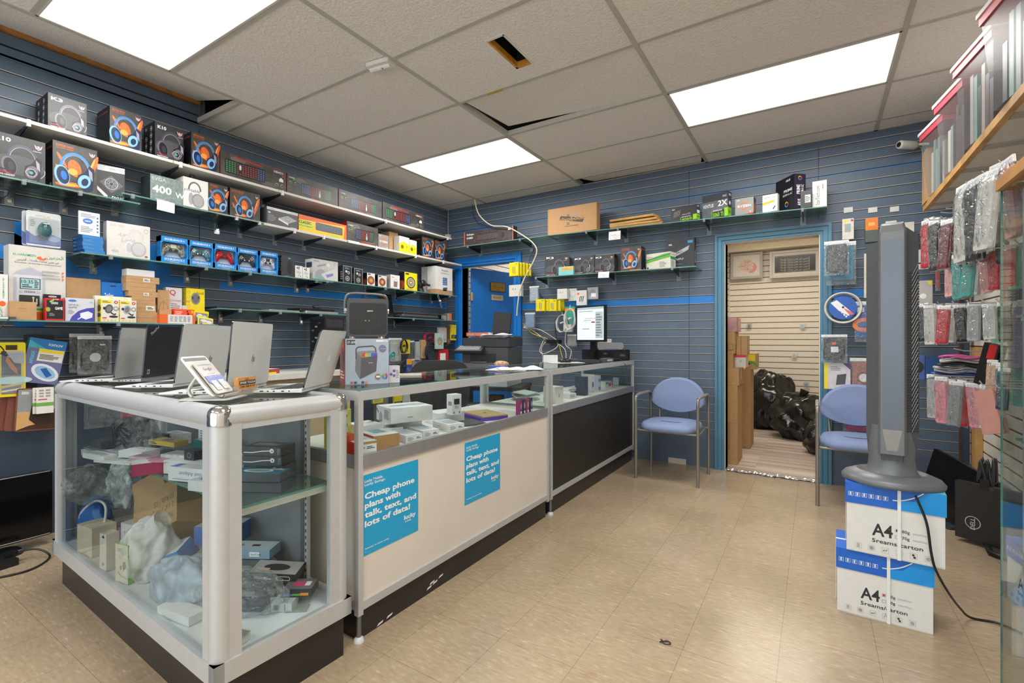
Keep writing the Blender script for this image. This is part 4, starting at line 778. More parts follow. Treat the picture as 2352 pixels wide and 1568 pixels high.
def art_watch(bg,case):
 def art(f):
  F=f['F'];k=F.w;F.fill(bg);F.ell(.5*k,.45,.34,.32,INK);F.ell(.5*k,.45,.28,.26,case);F.disc(.5*k,.45,.19,C('2a2426',.3));F.arc(.5*k,.45,.16,.16,.05,C('e8c34a',.3));F.disc(.5*k,.45,.07,C('d9d9d6',.3));F.rect(.08,.87,.35,.95,INK);F.lines(.15,.05,k-.15,.1,1,ORANGE);f['L'].fill(BLACK);f['L'].ell(f['L'].w*.5,.3,.2,.25,C('b9532c',.4))
 return art
lbox('watch_box','small white box with orange smartwatch picture, nearest of two',843,861,626,Z3+.009,.07,BLACK,art_watch(C('d8d4d2',.5),C('cf5a2e',.4)),G3)
lbox('watch_box','small white box with orange smartwatch picture, second of two',868,888,631,Z3+.009,.07,BLACK,art_watch(C('cfc9c8',.5),C('b8452c',.4)),G3)
def art_mini(f):
 F=f['F'];k=F.w;F.fill(C('dcdad9',.5));F.poly([(.35*k,.15),(.72*k,.15),(.76*k,.55),(.34*k,.55)],C('77777c',.4));F.disc(.52*k,.35,.08,C('c0653c',.4));F.arc(.55*k,.55,.17,.18,.02,C('8b8b8e',.4),0,180);F.lines(.1,.8,.6*k,.86,1,RED)
lbox('gadget_box','white box with small grey speaker picture, left of the yellow watch box',897,918,630,Z3+.009,.07,C('cbc9ca',.5),art_mini,G3)
lbox('watch_box','bright yellow smartwatch box on the glass shelf',929,958,624,Z3+.009,.08,{'*':YELLOW,'-x':C('40352a',.4)},art_watch(C('e6d81c',.4),C('b9b9b4',.4)),G3,xf=-3.575)
# dark wrist strap display and tall white boxes by the corner
y=onx(970,0,-3.62).y;mb=MB();mb.tube(bez([(0,0,.004),(0,.01,.05),(-.005,-.005,.085),(.02,-.03,.1)],6),.03,C('2e3032',.5),10,rs=[.036]*6+[.03]*6+[.028]*7);mb.at((-.01,-.045,.10),(pi/2-.2,0,0));mb.lathe([(0,0),(.035,0),(.036,.012),(0,.013)],C('1d1e20',.3));mb.at((.055,-.03,.095),(0,pi/2+.15,0));mb.lathe([(.014,-.03),(.013,.05),(0,.052)],C('2a2b2d',.4));solo(mb,'watch_stand','dark watch on a display cuff, between the yellow box and white boxes','watch',G3,(-3.64,y,Z3+.009),pi/2)
def art_stand(f):
 F=f['F'];k=F.w;F.fill(C('dfdedc',.5));F.text('ShineDisk',.55*k,.85,.06,INK,.01,'c',width=.4*k);F.lines(.3*k,.75,.85*k,.8,2,INKG);F.rect(.42*k,.34,.68*k,.62,C('4c6a9c',.4));F.lines(.44*k,.36,.66*k,.6,3,C('7d98c4',.4));F.poly([(.42*k,.24),(.7*k,.28),(.66*k,.14),(.45*k,.12)],C('4a4c50',.4));F.disc(.85*k,.12,.05,C('7a8cc0',.4))
lbox('gadget_box','slim tall white box behind the larger drive box near the blue door',983,994,612,Z3+.009,.1,C('d4d3d1',.5),None,G3,xf=-3.69)
t=root('drive_box','tall white box with brown lower edge at the corner end of the glass shelf','box',(0,0,0),0,G3);w,h,loc=LW(1000,1039,610,Z3+.009,.1,-3.56);t.location=loc;t.rotation_euler=(0,0,pi/2)
mb=MB();mb.box(-w/2,w/2,0,.12,.05,h,C('d8d7d5',.5));f=faces(mb,w,.12,h);art_stand(f);mb.build('sleeve',t);mb=MB();mb.box(-w/2-.001,w/2+.001,-.001,.121,0,.052,CARD);mb.build('carton_base',t)
# ================================================================== left wall: lower shelves and hanging goods
G4='goods on the low left glass shelf';DG=C('2e9a55',.5);OG=C('e0622c',.5)
AR_H='\ufee6\ufef4\ufee3\ufeae\ufea4\ufedf\ufe8d';AR_M='\ufeea\ufee0\ufedf\ufe8d \ufe80\ufe8e\ufeb7 \ufe8e\ufee3';AR_L='\ufe93\ufefc\ufebc\ufedf\ufe8e\ufe91 \ufeda\ufeae\ufedb\ufeac\ufef4\ufedf \ufee6\ufef4\ufecc\ufee3 \ufeae\ufef4\ufea7'
def art_clock(f):
 F=f['F'];k=F.w;F.fill(C('c9c6c1',.5));F.text('AL-HARAMEEN',.06*k,.865,.03,DG,.02,width=.40*k);F.ell(.56*k,.855,.05,.025,OG);F.disc(.585*k,.875,.022,C('c9c6c1',.5));F.text(AR_H,.65*k,.86,.045,DG,.01,width=.30*k)
 F.text(AR_H+' .. '+AR_L,.13*k,.80,.032,INK,width=.74*k);F.text('Al-harameen...the best help to remind you to pray',.09*k,.765,.018,INK,width=.82*k)
 A,B=C('aeb0bd',.4),C('c4c6d0',.4);F.poly([(.06*k,.61),(.14*k,.66),(.36*k,.72),(.57*k,.66),(.64*k,.60)],A);F.rect(.08*k,.57,.62*k,.61,C('c9cbd6',.4));F.rect(.12*k,.23,.58*k,.57,B);F.rect(.08*k,.24,.13*k,.57,A);F.rect(.57*k,.24,.62*k,.57,A)
 F.rect(.18*k,.42,.54*k,.57,C('54565c',.4));F.rect(.20*k,.43,.52*k,.56,C('9cc4cc',.3));F.text('10:35',.21*k,.50,.045,INK,.01,width=.2*k);F.lines(.22*k,.44,.4*k,.49,2,INK);F.lines(.43*k,.44,.51*k,.55,5,INK)
 F.disc(.2*k,.385,.02,A);F.disc(.5*k,.385,.02,A)
 for i in range(7):
  for j in range(2):F.rect(.26*k+i*.028*k,.375+j*.016,.275*k+i*.028*k,.384+j*.016,INK)
 F.rect(.17*k,.2,.52*k,.34,C('262a24',.5));F.rect(.40*k,.22,.42*k,.31,C('c3c0b4',.5));F.rect(.46*k,.22,.48*k,.30,C('c3c0b4',.5));F.disc(.41*k,.31,.012,C('c3c0b4',.5))
 F.rect(0,.14,k,.17,DG);F.rect(0,.12,k,.14,YELLOW);F.rect(0,0,k,.12,OG)
 for i in range(3):F.lines(.56*k,.675-i*.045-.01,.9*k,.675-i*.045+.01,2,INKG,seed=i);F.disc(.94*k,.675-i*.045,.011,OG)
lbox('clock_box','big white prayer clock box showing 10:35, on the low glass shelf',20,151,560,Z4,.10,C('d6d3cf',.5),art_clock,G4,xf=-3.66)
def art_clock2(f):
 F=f['F'];k=F.w;F.fill(C('d9d8d5',.5));F.text('AL-HARAMEEN',.62*k,.92,.13*k,DG,.02,'l',-pi/2,width=.45);F.ell(.6*k,.35,.25*k,.06,OG);F.text(AR_H,.5*k,.27,.25*k,DG,.01,'l',-pi/2,width=.25)
lbox('clock_box','white clock box with green lettering turned sideways at the left edge',-14,18,628,Z4,.07,C('d6d3cf',.5),art_clock2,G4,xf=-3.60)
lbox('cardboard_box','plain small cardboard box before the prayer clock box',22,84,691,Z4,.06,CARD,lambda f:f['F'].lines(f['F'].w*.3,.6,f['F'].w*.7,.65,1,CARDD),G4,xf=-3.565)
def art_red(f):
 F=f['F'];k=F.w;F.fill(RED);F.rect(.04,.08,k-.04,.92,C('212124',.4));F.poly([(.2*k,.86),(.4*k,.96),(.46*k,.9),(.26*k,.8)],C('5fce4f',.4));F.rect(.3*k,.74,.66*k,.84,C('a9a9aa',.4));F.ell(.14*k,.5,.08,.1,C('a89a4a',.4));F.text('GAME',.5*k,.5,.12,KW,.03,width=.4*k);F.lines(.2*k,.2,.5*k,.35,3,INKG);F.text('SUPER',.4*k,.94,.05,KW,width=.3*k)
lbox('game_box','red-edged black gadget box with a green sticker',104,148,684,Z4,.035,RED,art_red,G4,xf=-3.565)
lbox('gadget_box','black box with hang hole behind the red-edged one',101,140,675,Z4,.025,BLACK,lambda f:f['F'].arc(f['F'].w*.5,.92,.12,.03,.02,KW),G4,xf=-3.61)
def art_adapter(f):
 F=f['F'];k=F.w;F.fill(C('c7c8d2',.5));F.ell(.24*k,.88,.14,.05,C('3a77bd',.4));F.text('LAPTOP AC',.1*k,.66,.075,C('5a5c70',.5),.012,width=.36*k);F.text('ADAPTER',.1*k,.55,.075,C('5a5c70',.5),.012,width=.3*k);F.lines(.1*k,.3,.32*k,.48,4,INKG)
 F.poly([(.14*k,.0),(.22*k,.2),(.45*k,.45),(.75*k,.58),(k,.62),(k,0)],C('4a4ba8',.4));F.poly([(.5*k,.35),(.78*k,.45),(.95*k,.36),(.93*k,.18),(.7*k,.08),(.52*k,.17)],C('dfe0ea',.4));F.line([(.55*k,.18),(.42*k,.08)],.04,C('dfe0ea',.4));F.rect(.84*k,.82,.95*k,.88,C('7fd0a0',.4))
lbox('adapter_box','lilac and purple laptop adapter box on the low glass shelf',150,216,683,Z4,.05,C('b9bac6',.5),art_adapter,G4,xf=-3.575)
lbox('cardboard_box','wide plain cardboard box standing behind the purple adapter box',152,231,636,Z4,.08,CARD,None,G4,xf=-3.68)
def art_tab(f):
 F=f['F'];k=F.w;F.fill(C('1c6cc0',.4));F.text('TopSync',.1*k,.62,.11,KW,.02,width=.35*k);F.text('LAPTOP ADAPTER',.93*k,.5,.05,KW,.01,'r',width=.45*k);F.rect(.32*k,.9,.55*k,.93,INK);F.rect(.1*k,.46,.2*k,.52,C('74cf6a',.4))
lbox('adapter_box','plain blue laptop adapter box behind the yellow car mount boxes',234,292,647,Z4,.06,C('1a62b4',.4),art_tab,G4,xf=-3.66)
lbox('adapter_box','wide flat white box with yellow rings behind the car mount boxes',218,305,678,Z4,.03,C('d9d6cc',.5),lambda f:(f['F'].arc(f['F'].w*.4,.9,.06,.06,.02,YELLOW),f['F'].arc(f['F'].w*.8,.9,.06,.06,.02,YELLOW)),G4,xf=-3.605)
def art_mount(v):
 def art(f):
  F=f['F'];k=F.w;F.fill(C('d5d2ca',.5));F.rect(.03,.82,.62*k,.95,YELLOW);F.lines(.06,.84,.56*k,.93,2,INK);F.disc(.84*k,.88,.07,RED);F.disc(.84*k,.88,.03,KW);F.rect(0,0,.03,1,YELLOW)
  c=C('55555a',.4)if v else C('9aa3a8',.35);F.ell(.45*k,.58,.14,.2,c,t=-.25);F.ell(.45*k,.58,.09,.14,C('77777c',.3),t=-.25);F.line([(.55*k,.42),(.75*k,.32),(.82*k,.38)],.05,INK);F.ell(.7*k,.24,.16,.05,INK);F.disc(.83*k,.6,.1,C('8f8f92',.4));F.disc(.83*k,.6,.06,C('c7c7c2',.4));F.ell(.2*k,.6,.05,.06,INK)
  F.rect(.1*k,.16,.32*k,.2,RED)
  for i in range(4):F.rect((.16+.2*i)*k,.05,(.24+.2*i)*k,.12,C('e3c22c',.4))
  f['L'].fill(C('c9b930',.4));f['L'].ell(f['L'].w*.5,.6,.2,.15,INK);f['L'].ell(f['L'].w*.5,.3,.2,.1,INK)
 return art
lbox('car_mount_box','white and yellow car mount box, left of the pair',231,273,686,Z4,.045,C('cfc63a',.5),art_mount(1),G4,xf=-3.56)
lbox('car_mount_box','white and yellow car mount box with silver mount, right of the pair',274,313,689,Z4,.045,C('cfc63a',.5),art_mount(0),G4,xf=-3.56)
tk=[(314,361,716,735),(312,358,697,716),(303,357,681,698),(296,362,669,682),(290,358,650,668),(290,366,635,651),(291,355,620,636)];z=Z4
LB=C('dcdad4',.6)
for i,(a,b,t0,t1)in enumerate(tk):
 xf=-3.60;y0,y1=onx(a,0,xf).y,onx(b,0,xf).y;z1=onx(330,t0,xf).z;h=z1-z-.0006;w=y1-y0
 def art(f,i=i):
  F=f['F'];k=F.w
  if i in(1,3,5):F.rect(k*.5,.2,k*.5+.9,.75,LB);F.lines(k*.5+.15,.3,k*.5+.8,.65,2,INK)
  if i<6:F.rect(0,.47,k,.49,CARDD)
 carton('small_carton' if i<6 else 'white_box',('small brown carton, %s in the pile beside the car mount boxes'%('bottom','second from bottom','third from bottom','fourth from bottom','fifth from bottom','top')[i])if i<6 else 'flat white box lying on top of the pile of small brown cartons',w,.075,h,CARD if i<6 else C('d3d2d4',.5),art,(xf,(y0+y1)/2,z),pi/2,G4);z=z1
lbox('cardboard_box','upright cardboard box with plant line drawing, right of the carton pile',362,389,665,Z4,.06,CARD,lambda f:(f['F'].arc(f['F'].w*.5,.45,.12,.2,.015,CARDD),f['F'].line([(f['F'].w*.5,.2),(f['F'].w*.5,.7)],.015,CARDD)),G4,xf=-3.625)
lbox('cardboard_box','low cardboard box at the foot of the plant-drawing box',366,394,709,Z4,.014,CARD,None,G4,xf=-3.608)
def art_iq(f):
 F=f['F'];k=F.w;F.fill(C('cfcfd1',.5));F.text('iQ',.12*k,.8,.14,RED,.01);F.text('CONNECTION',.25*k,.62,.05,C('b06a6a',.5),.01);F.lines(.3*k,.42,.9*k,.58,3,INKG);F.line([(.45*k,.38),(.55*k,.2),(.72*k,.05)],.06,INK);F.line([(.6*k,.2),(.9*k,.2)],.05,INK)
o=lbox('mount_box','white box with red header and a phone arm picture',381,418,659,Z4,.045,C('c6c6c8',.5),art_iq,G4,xf=-3.66)
mb=MB();mb.box(-.045,.045,.02,.03,.21,.235,OG);mb.build('red_header',o)if 0 else None
def art_budi(f):
 F=f['F'];k=F.w;F.fill(YELLOW);F.text('budi',.95*k,.78,.11,INK,.0,'r');F.ell(.5*k,.6,.17,.24,C('8b857a',.4));F.ell(.5*k,.6,.12,.18,C('6b6870',.4));F.rect(.3*k,.58,.36*k,.68,INK);F.rect(.64*k,.6,.7*k,.7,INK)
 for i in range(4):F.arc(.12*k,.3+i*.18,.05,.06,.01,INKG)
 F.rect(0,0,k,.12,C('3b3f5a',.4));f['L'].fill(C('d9c51a',.4))
lbox('holder_box','yellow phone holder box near the end of the low glass shelf',428,470,661,Z4+.0745,.055,YELLOW,art_budi,G4,xf=-3.66)
WB=lbox('white_box','plain pale box under the yellow phone holder box',419,462,701,Z4,.07,C('c3c9d2',.5),None,G4,xf=-3.66)
def art_or(f):
 F=f['F'];k=F.w;F.fill(C('e0502a',.4));F.text('MULTI-ANGLE',.06*k,.6,.14,KW,.02,width=.32*k);F.text('HOLDER',.06*k,.38,.14,KW,.02,width=.26*k);F.ell(.66*k,.4,.12,.2,INK);F.ell(.62*k,.75,.1,.1,INK);F.rect(.8*k,.55,.92*k,.9,C('e8a52a',.4))
lbox('mount_box','red-orange mount box on the low glass shelf, above the white-labelled one',400,448,709,Z4+.044,.045,C('d9502a',.4),art_or,G4,xf=-3.60)
def art_or2(f):
 F=f['F'];k=F.w;F.fill(C('d6d4d2',.5));F.rect(0,0,.22*k,1,OG);F.rect(.92*k,0,k,1,OG)
 for i in range(5):F.lines((.28+.125*i)*k,.2,(.38+.125*i)*k,.85,5,INKG,seed=i)
lbox('mount_box','flat orange-ended box with white label of small print',367,448,721,Z4,.05,OG,art_or2,G4,xf=-3.56)
# ---- hanging goods
def hook(mb,L=.2,z=0,m=STEEL,ball=True):
 mb.tube([(0,0,z),(0,-L,z),(0,-L-.012,z+.018)],.0022,m,6);mb.box(-.014,.014,-.004,0,z-.012,z+.025,m)
 return mb
def card_pack(name,label,cat,group,loc,rz,w,h,card,art=None,d=.012,window=None,tilt=0.0,rot=None,blister=True,layers=1):
 """a hanging card with a clear blister in front; origin at the top middle"""
 t=root(name,label,cat,loc,rz,group,rot=rot or(0,tilt,rz))
 mb=MB();mb.prism(rrect(w,h,min(w,h)*.08,4),0,.002,card);o=MB();o.v=[(x,.0,z-h/2)if q<.001 else(x,-.002,z-h/2)for(x,z,q)in mb.v];o.f,o.fi,o.m,o.sm=mb.f,mb.fi,mb.m,mb.sm
 F=Face(o,(-w/2,-.002,-h),(1,0,0),(0,0,1),w,h)
 if art:art(F)
 o.build('card',t)
 if blister:
  b=MB();b.box(-w*.44,w*.44,-d-.002,-.0025,-h*.93,-h*.2,BLISTER);b.build('clear_blister',t,bev=.004)
 return t
GH='goods hanging low on the left wall'
def art_mouse(F):
 k=F.w;F.poly([(0,.05),(k,.05),(k,.3),(.6*k,.42),(.25*k,.28),(0,.42)],C('5a6cb0',.5));F.ell(.8*k,.25,.14,.08,C('98a6d0',.5));F.text('OPTICAL',.25*k,.84,.06,C('d6a64a',.5));F.lines(.08,.55,.2,.75,4,INKG);F.lines(.7*k,.08,.9*k,.16,2,INKG)
a=onx(98,484,-3.72)
for i in range(2):
 t=card_pack('mouse_pack',('front' if i==0 else 'rear')+' blister pack with a teal computer mouse, hanging over the prayer clock box','computer mouse',GH,(-3.70-i*.035,a.y-i*.01,a.z-.012),pi/2,.145,.195,C('d6d8dd',.5),art_mouse,.03)
 if i==0:mb=MB();mb.blob((0,-.018,-.105),(.030,.024,.046),C('2f5a60',.25),1,.06);mb.tube([(-.012,-.040,-.07),(.012,-.040,-.07)],.004,C('b9c3c6',.3));mb.box(-.003,.003,-.043,-.036,-.09,-.06,STEEL);mb.build('mouse',t)
mb=MB();hook(mb,.13);solo(mb,'display_hook','wire hook holding the teal mouse blister packs','hook','wire display hooks',(XL+.004,a.y,a.z+.002),pi/2)
a=onx(4,456,-3.75);mb=MB();hook(mb,.2,m=DARK);solo(mb,'display_hook','empty dark hook on the left wall beside the mouse packs','hook','wire display hooks',(XL+.004,a.y,a.z),pi/2)
def art_eagle(F):
 k=F.w;F.rect(.06,.05,k-.06,.84,C('27385c',.3));F.poly([(.3*k,.84),(.94*k,.84),(.94*k,.6),(.6*k,.62)],C('a9adb8',.3));F.poly([(.35*k,.75),(.7*k,.5),(.72*k,.4),(.5*k,.5),(.3*k,.66)],C('b5764a',.4));F.rect(.06,.05,k-.06,.40,C('7d7a78',.3));F.ell(.55*k,.3,.26,.07,C('b9d3d8',.3));F.line([(.06,.18),(.94*k,.24)],.04,C('c9b58a',.4));F.line([(.06,.1),(.9*k,.14)],.03,C('dcd6c8',.4));F.rect(.3*k,.86,.7*k,.95,C('3a3218',.5))
a=onx(30,786,-3.70);w=onx(60,0,-3.7).y-onx(-10,0,-3.7).y
card_pack('tablet_case','yellow-carded tablet case with dark blue picture at far left','tablet case',GH,(-3.70,onx(26,0,-3.7).y,a.z),pi/2,w*.95,.295,YELLOW,art_eagle,.01)
mb=MB();mb.prism(rrect(.15,.21,.012),0,.012,C('8a4a52',.5),C('3c3438',.4));solo(mb,'tablet_case','dark tablet case with pinkish rim behind the yellow-carded one','tablet case',GH,(-3.755,onx(44,0,-3.75).y,onx(0,868,-3.75).z),pi/2,rot=(pi/2,rad(4),pi/2))
def art_ion(F):
 k=F.w;F.fill(C('6a6c98',.4));F.rect(0,.78,k,1,C('2a78b8',.4));F.poly([(0,.78),(.5*k,.78),(0,.95)],C('49a5b4',.4));F.text('ionuv',.9*k,.86,.08,KW,.01,'r');F.rect(.3*k,.5,.98*k,.78,C('d9d6cd',.5));F.rect(.3*k,.7,.98*k,.77,YELLOW);F.lines(.35*k,.54,.9*k,.66,4,INK);F.text('ionuv',.12*k,.70,.09,C('58c0d0',.4),.01,'l',-pi/2)
 F.ell(.6*k,.25,.26,.17,C('d8dce6',.4),t=-.5);F.ell(.6*k,.25,.2,.12,C('8fb4d4',.4),t=-.5);F.poly([(.45*k,.32),(.6*k,.36),(.8*k,.2),(.66*k,.14)],C('2c5fa8',.3))
a=onx(122,775,-3.74);mb=MB();mb.box(-.08,.08,0,.035,-.25,0,{'*':C('2e6f84',.4),'-x':C('245a74',.4)});F=Face(mb,(-.08,0,-.25),(1,0,0),(0,0,1),.16,.25);art_ion(F)
solo(mb,'sanitizer_box','tilted blue and purple phone sanitizer box hanging above the showcase end','box',GH,(-3.70,onx(114,0,-3.70).y,onx(0,780,-3.70).z),0,rot=(0,rad(11),pi/2))
a=onx(95,768,-3.78);t=card_pack('charger_pack','black charger in a clear blister behind the tilted blue box','charger',GH,(-3.80,onx(90,0,-3.80).y,a.z),pi/2,.13,.22,C('30333a',.4),lambda F:(F.rect(.2*F.w,.04,.8*F.w,.2,INK),F.lines(.25*F.w,.06,.75*F.w,.18,4,KW)),.02)
def bagged(name,label,cat,group,loc,rz,w,h,inner,art=None,d=.014,tilt=0.0,header=True,iw=.82,ih=.78,lay=1):
 """flat product in a clear polybag with a card header; origin at the top middle"""
 t=root(name,label,cat,loc,rz,group,rot=(0,tilt,rz))
 a,b=w*iw,h*ih;mb=MB();pts=rrect(a,b,min(a,b)*.09,4,0,0);V=MB();V.prism(pts,-d/2,d/2,inner);V.v=[(x,-z,y-h*.08-b/2-h*.03)for x,y,z in V.v]
 if art:F=Face(V,(-a/2,-d/2,-h*.11-b),(1,0,0),(0,0,1),a,b);art(F)
 V.build('case',t)
 g=MB();rn=random.Random(hash(label)%999 if 0 else len(label));n=7
 for s_ in(-1,1):
  g.sheet(lambda u,v:((u-.5)*w*(1+.015*sin(9*v+s_)),s_*(d*.62+.003+.004*sin(u*17+v*9+s_))*(1-abs(2*u-1)**6*.9)*(1-abs(2*v-1)**8*.9),-h+h*v),n,n,BAG)
 g.build('polybag',t)
 if header:e=MB();e.box(-w/2,w/2,-.003,.003,-h*.09,0,PAPER);e.build('header_strip',t)
 return t
a=onx(215,770,-3.74)
for i in range(2):
 bagged('tablet_case',('black rotating tablet case in a clear bag, hanging behind the first silver laptop','second bagged black tablet case tucked behind the first')[i],'tablet case',GH,(-3.73-i*.03,onx(218-i*14,0,-3.73).y,a.z-.002+i*.012),pi/2,.165,.235,C('2c2b30',.5),lambda F:(F.disc(.5*F.w,.42,.15,C('c9c7c2',.4)),F.arc(.5*F.w,.42,.2,.2,.012,C('111114',.4)),F.rect(.66*F.w,.82,.86*F.w,.86,KW)))
def art_desert(F):
 k=F.w;F.fill(C('8c8f92',.4));F.rect(0,0,k,.45,C('c9a06a',.4));F.poly([(0,0),(k,0),(k,.2),(.3*k,.1)],C('4a2e22',.4));F.poly([(.45*k,.85),(.6*k,.8),(.75*k,.6),(k,.45),(k,.15),(.5*k,.1),(.3*k,.25),(.35*k,.6)],C('3a2a24',.4));F.disc(.52*k,.82,.06,C('22242a',.4));F.rect(.08*k,.88,.26*k,.95,C('c5c5c6',.3))
a=onx(78,890,-3.74)
for i in range(3):
 mb=MB();w,h=.175,.235;V=MB();V.prism(rrect(w,h,.012,3),0,.012,C('7c4a3c',.5));V.v=[(x,-z,y-h/2)for x,y,z in V.v]
 if i==0:art_desert(Face(V,(-w/2+.006,-.012,-h+.006),(1,0,0),(0,0,1),w-.012,h-.012))
 solo(V,'tablet_case',('tablet case printed with a desert soldier scene, frontmost of three','brown-rimmed tablet case just behind the desert scene one','rearmost brown-rimmed tablet case at the left wall')[i],'tablet case',GH,(-3.70-.03*i,onx(88-i*12,0,-3.7).y,a.z-.001),pi/2,rot=(0,rad(3+i*3),pi/2))
def art_whitegreen(F):
 k=F.w;F.fill(C('d9d8d2',.5));F.rect(0,.28,k,.42,C('6fa050',.5));F.lines(.1*k,.5,.9*k,.58,1,RED)
 for i in range(3):
  for j in range(2):F.rect((.15+.38*j)*k,.64+i*.11,(.42+.38*j)*k,.70+i*.11,C('9a8e88',.5))
for i in range(2):
 card_pack('phone_case_box',('white and green carded pack hanging in front of the desert tablet case','second white and green carded pack right behind its twin')[i],'phone case',GH,(-3.655-.018*i,onx(104-i*6,0,-3.65).y,onx(0,896,-3.65).z),pi/2,.072,.145,C('d3d2cc',.5),art_whitegreen,blister=False)
mb=MB();a=onx(2,735,-3.56);b=onx(6,800,-3.62);c=onx(12,815,-3.62);mb.tube(bez([(a.x,a.y+.03,Z4+.01),(a.x+.012,a.y+.02,Z4-.01),(a.x+.004,a.y-.03,a.z-.09),(b.x,b.y,b.z),(c.x,c.y,c.z)],8),.0028,DARK,6);mb.at(tuple(c),(0,.6,1.3));mb.box(-.02,.01,-.008,.008,-.005,.005,BLACK);mb.box(.01,.024,-.006,.006,-.002,.002,STEEL);solo(mb,'usb_cable','black usb cable dangling from the low glass shelf at the left edge','cable',GH)
mb=MB();a=onx(10,712,-3.56);mb.box(-.05,.05,-.02,.03,0,.014,C('4b4e54',.35));mb.box(-.05,.02,-.022,-.018,.002,.012,C('d5d5d2',.4));solo(mb,'usb_hub','small grey plastic hub lying at the left edge of the low glass shelf','hub',GH,(-3.575,onx(4,0,-3.57).y,Z4+.0005),pi/2)
# yellow blister cards on the end of the low shelf
def art_buds2(F):
 k=F.w;F.rect(.08*k,.06,.92*k,.9,C('8e8580',.35));F.ell(.4*k,.75,.22*k,.1,KW);F.ell(.72*k,.7,.2*k,.1,KW);F.ell(.3*k,.4,.18*k,.14,INK);F.ell(.6*k,.35,.2*k,.12,C('5a5258',.3));F.rect(.3*k,.5,.9*k,.62,YELLOW)
a=onx(458,690,-3.57);card_pack('earphone_card','yellow-framed earphone card standing upright at the shelf end','earphones',G4,(-3.60,onx(463,0,-3.6).y,onx(0,692,-3.6).z),pi/2,.095,.152,YELLOW,art_buds2,tilt=rad(6))
card_pack('earphone_card','yellow-framed earphone card slumped forward over the shelf end','earphones',G4,(-3.575,onx(473,0,-3.57).y,onx(0,712,-3.57).z),pi/2,.10,.105,YELLOW,art_buds2,tilt=rad(8),rot=(rad(-14),rad(9),pi/2))
# ---- closed laptops and boxes on the far low shelf
G5='closed laptops on the far low shelf'
def slab(name,label,y0,y1,z,th,m,x=-3.60,d=.2,cat='laptop',group=G5,rz=0.0):
 t=root(name,label,cat,(x,(y0+y1)/2,z),pi/2+rz,group);w=y1-y0
 mb=MB();mb.prism(rrect(w,d,.012),0,th*.55,m);mb.v=[(a,b+d/2,c)for a,b,c in mb.v];mb.build('base',t)
 mb=MB();mb.prism(rrect(w-.004,d-.004,.012),th*.58,th,m);mb.v=[(a,b+d/2,c)for a,b,c in mb.v];mb.build('lid',t)
 return t
Y5=lambda px:onx(px,0,-3.6).y
slab('laptop','closed dark laptop lying at the near end of the far low shelf',Y5(503),Y5(605),Z5+.0005,.016,DARK,-3.62)
slab('laptop','closed grey laptop in the middle of the far low shelf',Y5(620),Y5(690),Z5+.0005,.014,C('a6a49c',.35,.3),-3.60)
slab('laptop','closed silver laptop under the black one, left of the speaker',Y5(700),Y5(775),Z5+.0005,.018,C('b4b5b6',.3,.5),-3.58)
slab('laptop','closed black laptop on top of the silver one, left of the speaker',Y5(690),Y5(770),Z5+.0195,.02,BLACK,-3.60)
mb=MB();mb.tube([(.04*cos(i*.5)+.01*sin(i),.03*sin(i*.5),.004+.0012*i)for i in range(26)],.003,BLACK,6);solo(mb,'power_cable','coil of black cable on the black closed laptop','cable',G5,(-3.68,Y5(740),Z5+.0405))
slab('laptop','closed black laptop, bottom of the pile near the corner',Y5(918),Y5(1008),Z5+.0005,.022,DARK,-3.585)
slab('laptop','closed grey-edged laptop, middle of the pile near the corner',Y5(925),Y5(1008),Z5+.0235,.018,C('6a6d70',.35,.4),-3.60)
slab('laptop','closed dark laptop, top of the pile near the corner',Y5(930),Y5(1003),Z5+.0425,.014,DARK,-3.61)
t=root('tablet','black tablet propped upright behind the karaoke speaker, with a paper label','tablet',(-3.66,Y5(898),Z5+.0005),pi/2,G5);mb=MB();V=MB();V.prism(rrect(.17,.235,.012),0,.012,C('16171a',.25),C('0d0e11',.12));V.v=[(x,-z,y+.1176)for x,y,z in V.v];V.build('body',t);mb=MB();mb.box(-.02,.025,-.0135,-.0125,.16,.21,C('3f3f3a',.6));mb.build('label_sticker',t);t.rotation_euler=(rad(-8),0,pi/2)
for i in range(7):
 c=(BLACK,C('3d3f46',.4),C('a8a7a2',.4),C('55565c',.4),C('9b9b98',.4),ORANGE,C('d9682a',.4))[i];mb=MB();mb.box(0,.024,0,.05,0,(.055,.06,.05,.07,.075,.078,.078)[i],c);F=Face(mb,(0,0,0),(1,0,0),(0,0,1),.024,.07);F.lines(.05,.1,.28,.8,4,INKG if i>1 else KW)
 solo(mb,'phone_box',('slim black box','slim charcoal box','slim pale box','slim grey box','slim light grey box','slim orange box','second slim orange box')[i]+' in the row on the low shelf beside the blue door','box','slim boxes by the blue door',(-3.575,Y5(1010)+i*.026,Z5+.001),pi/2)
mb=MB();P5=onx(1006,675,-3.55);mb.tube(bez([(0,0,0),(0,-.02,-.03),(0,.015,-.08),(0,.03,-.13),(0,.055,-.15),(0,.045,-.12),(0,.02,-.07),(0,-.005,-.02)],8),.004,C('6f7278',.4),6);mb.box(-.008,.008,.008,.03,-.082,-.066,PAPER);solo(mb,'usb_cable','grey cable bundle hanging off the shelf under the tall white drive box','cable',G5,(P5.x+.012,P5.y,P5.z))
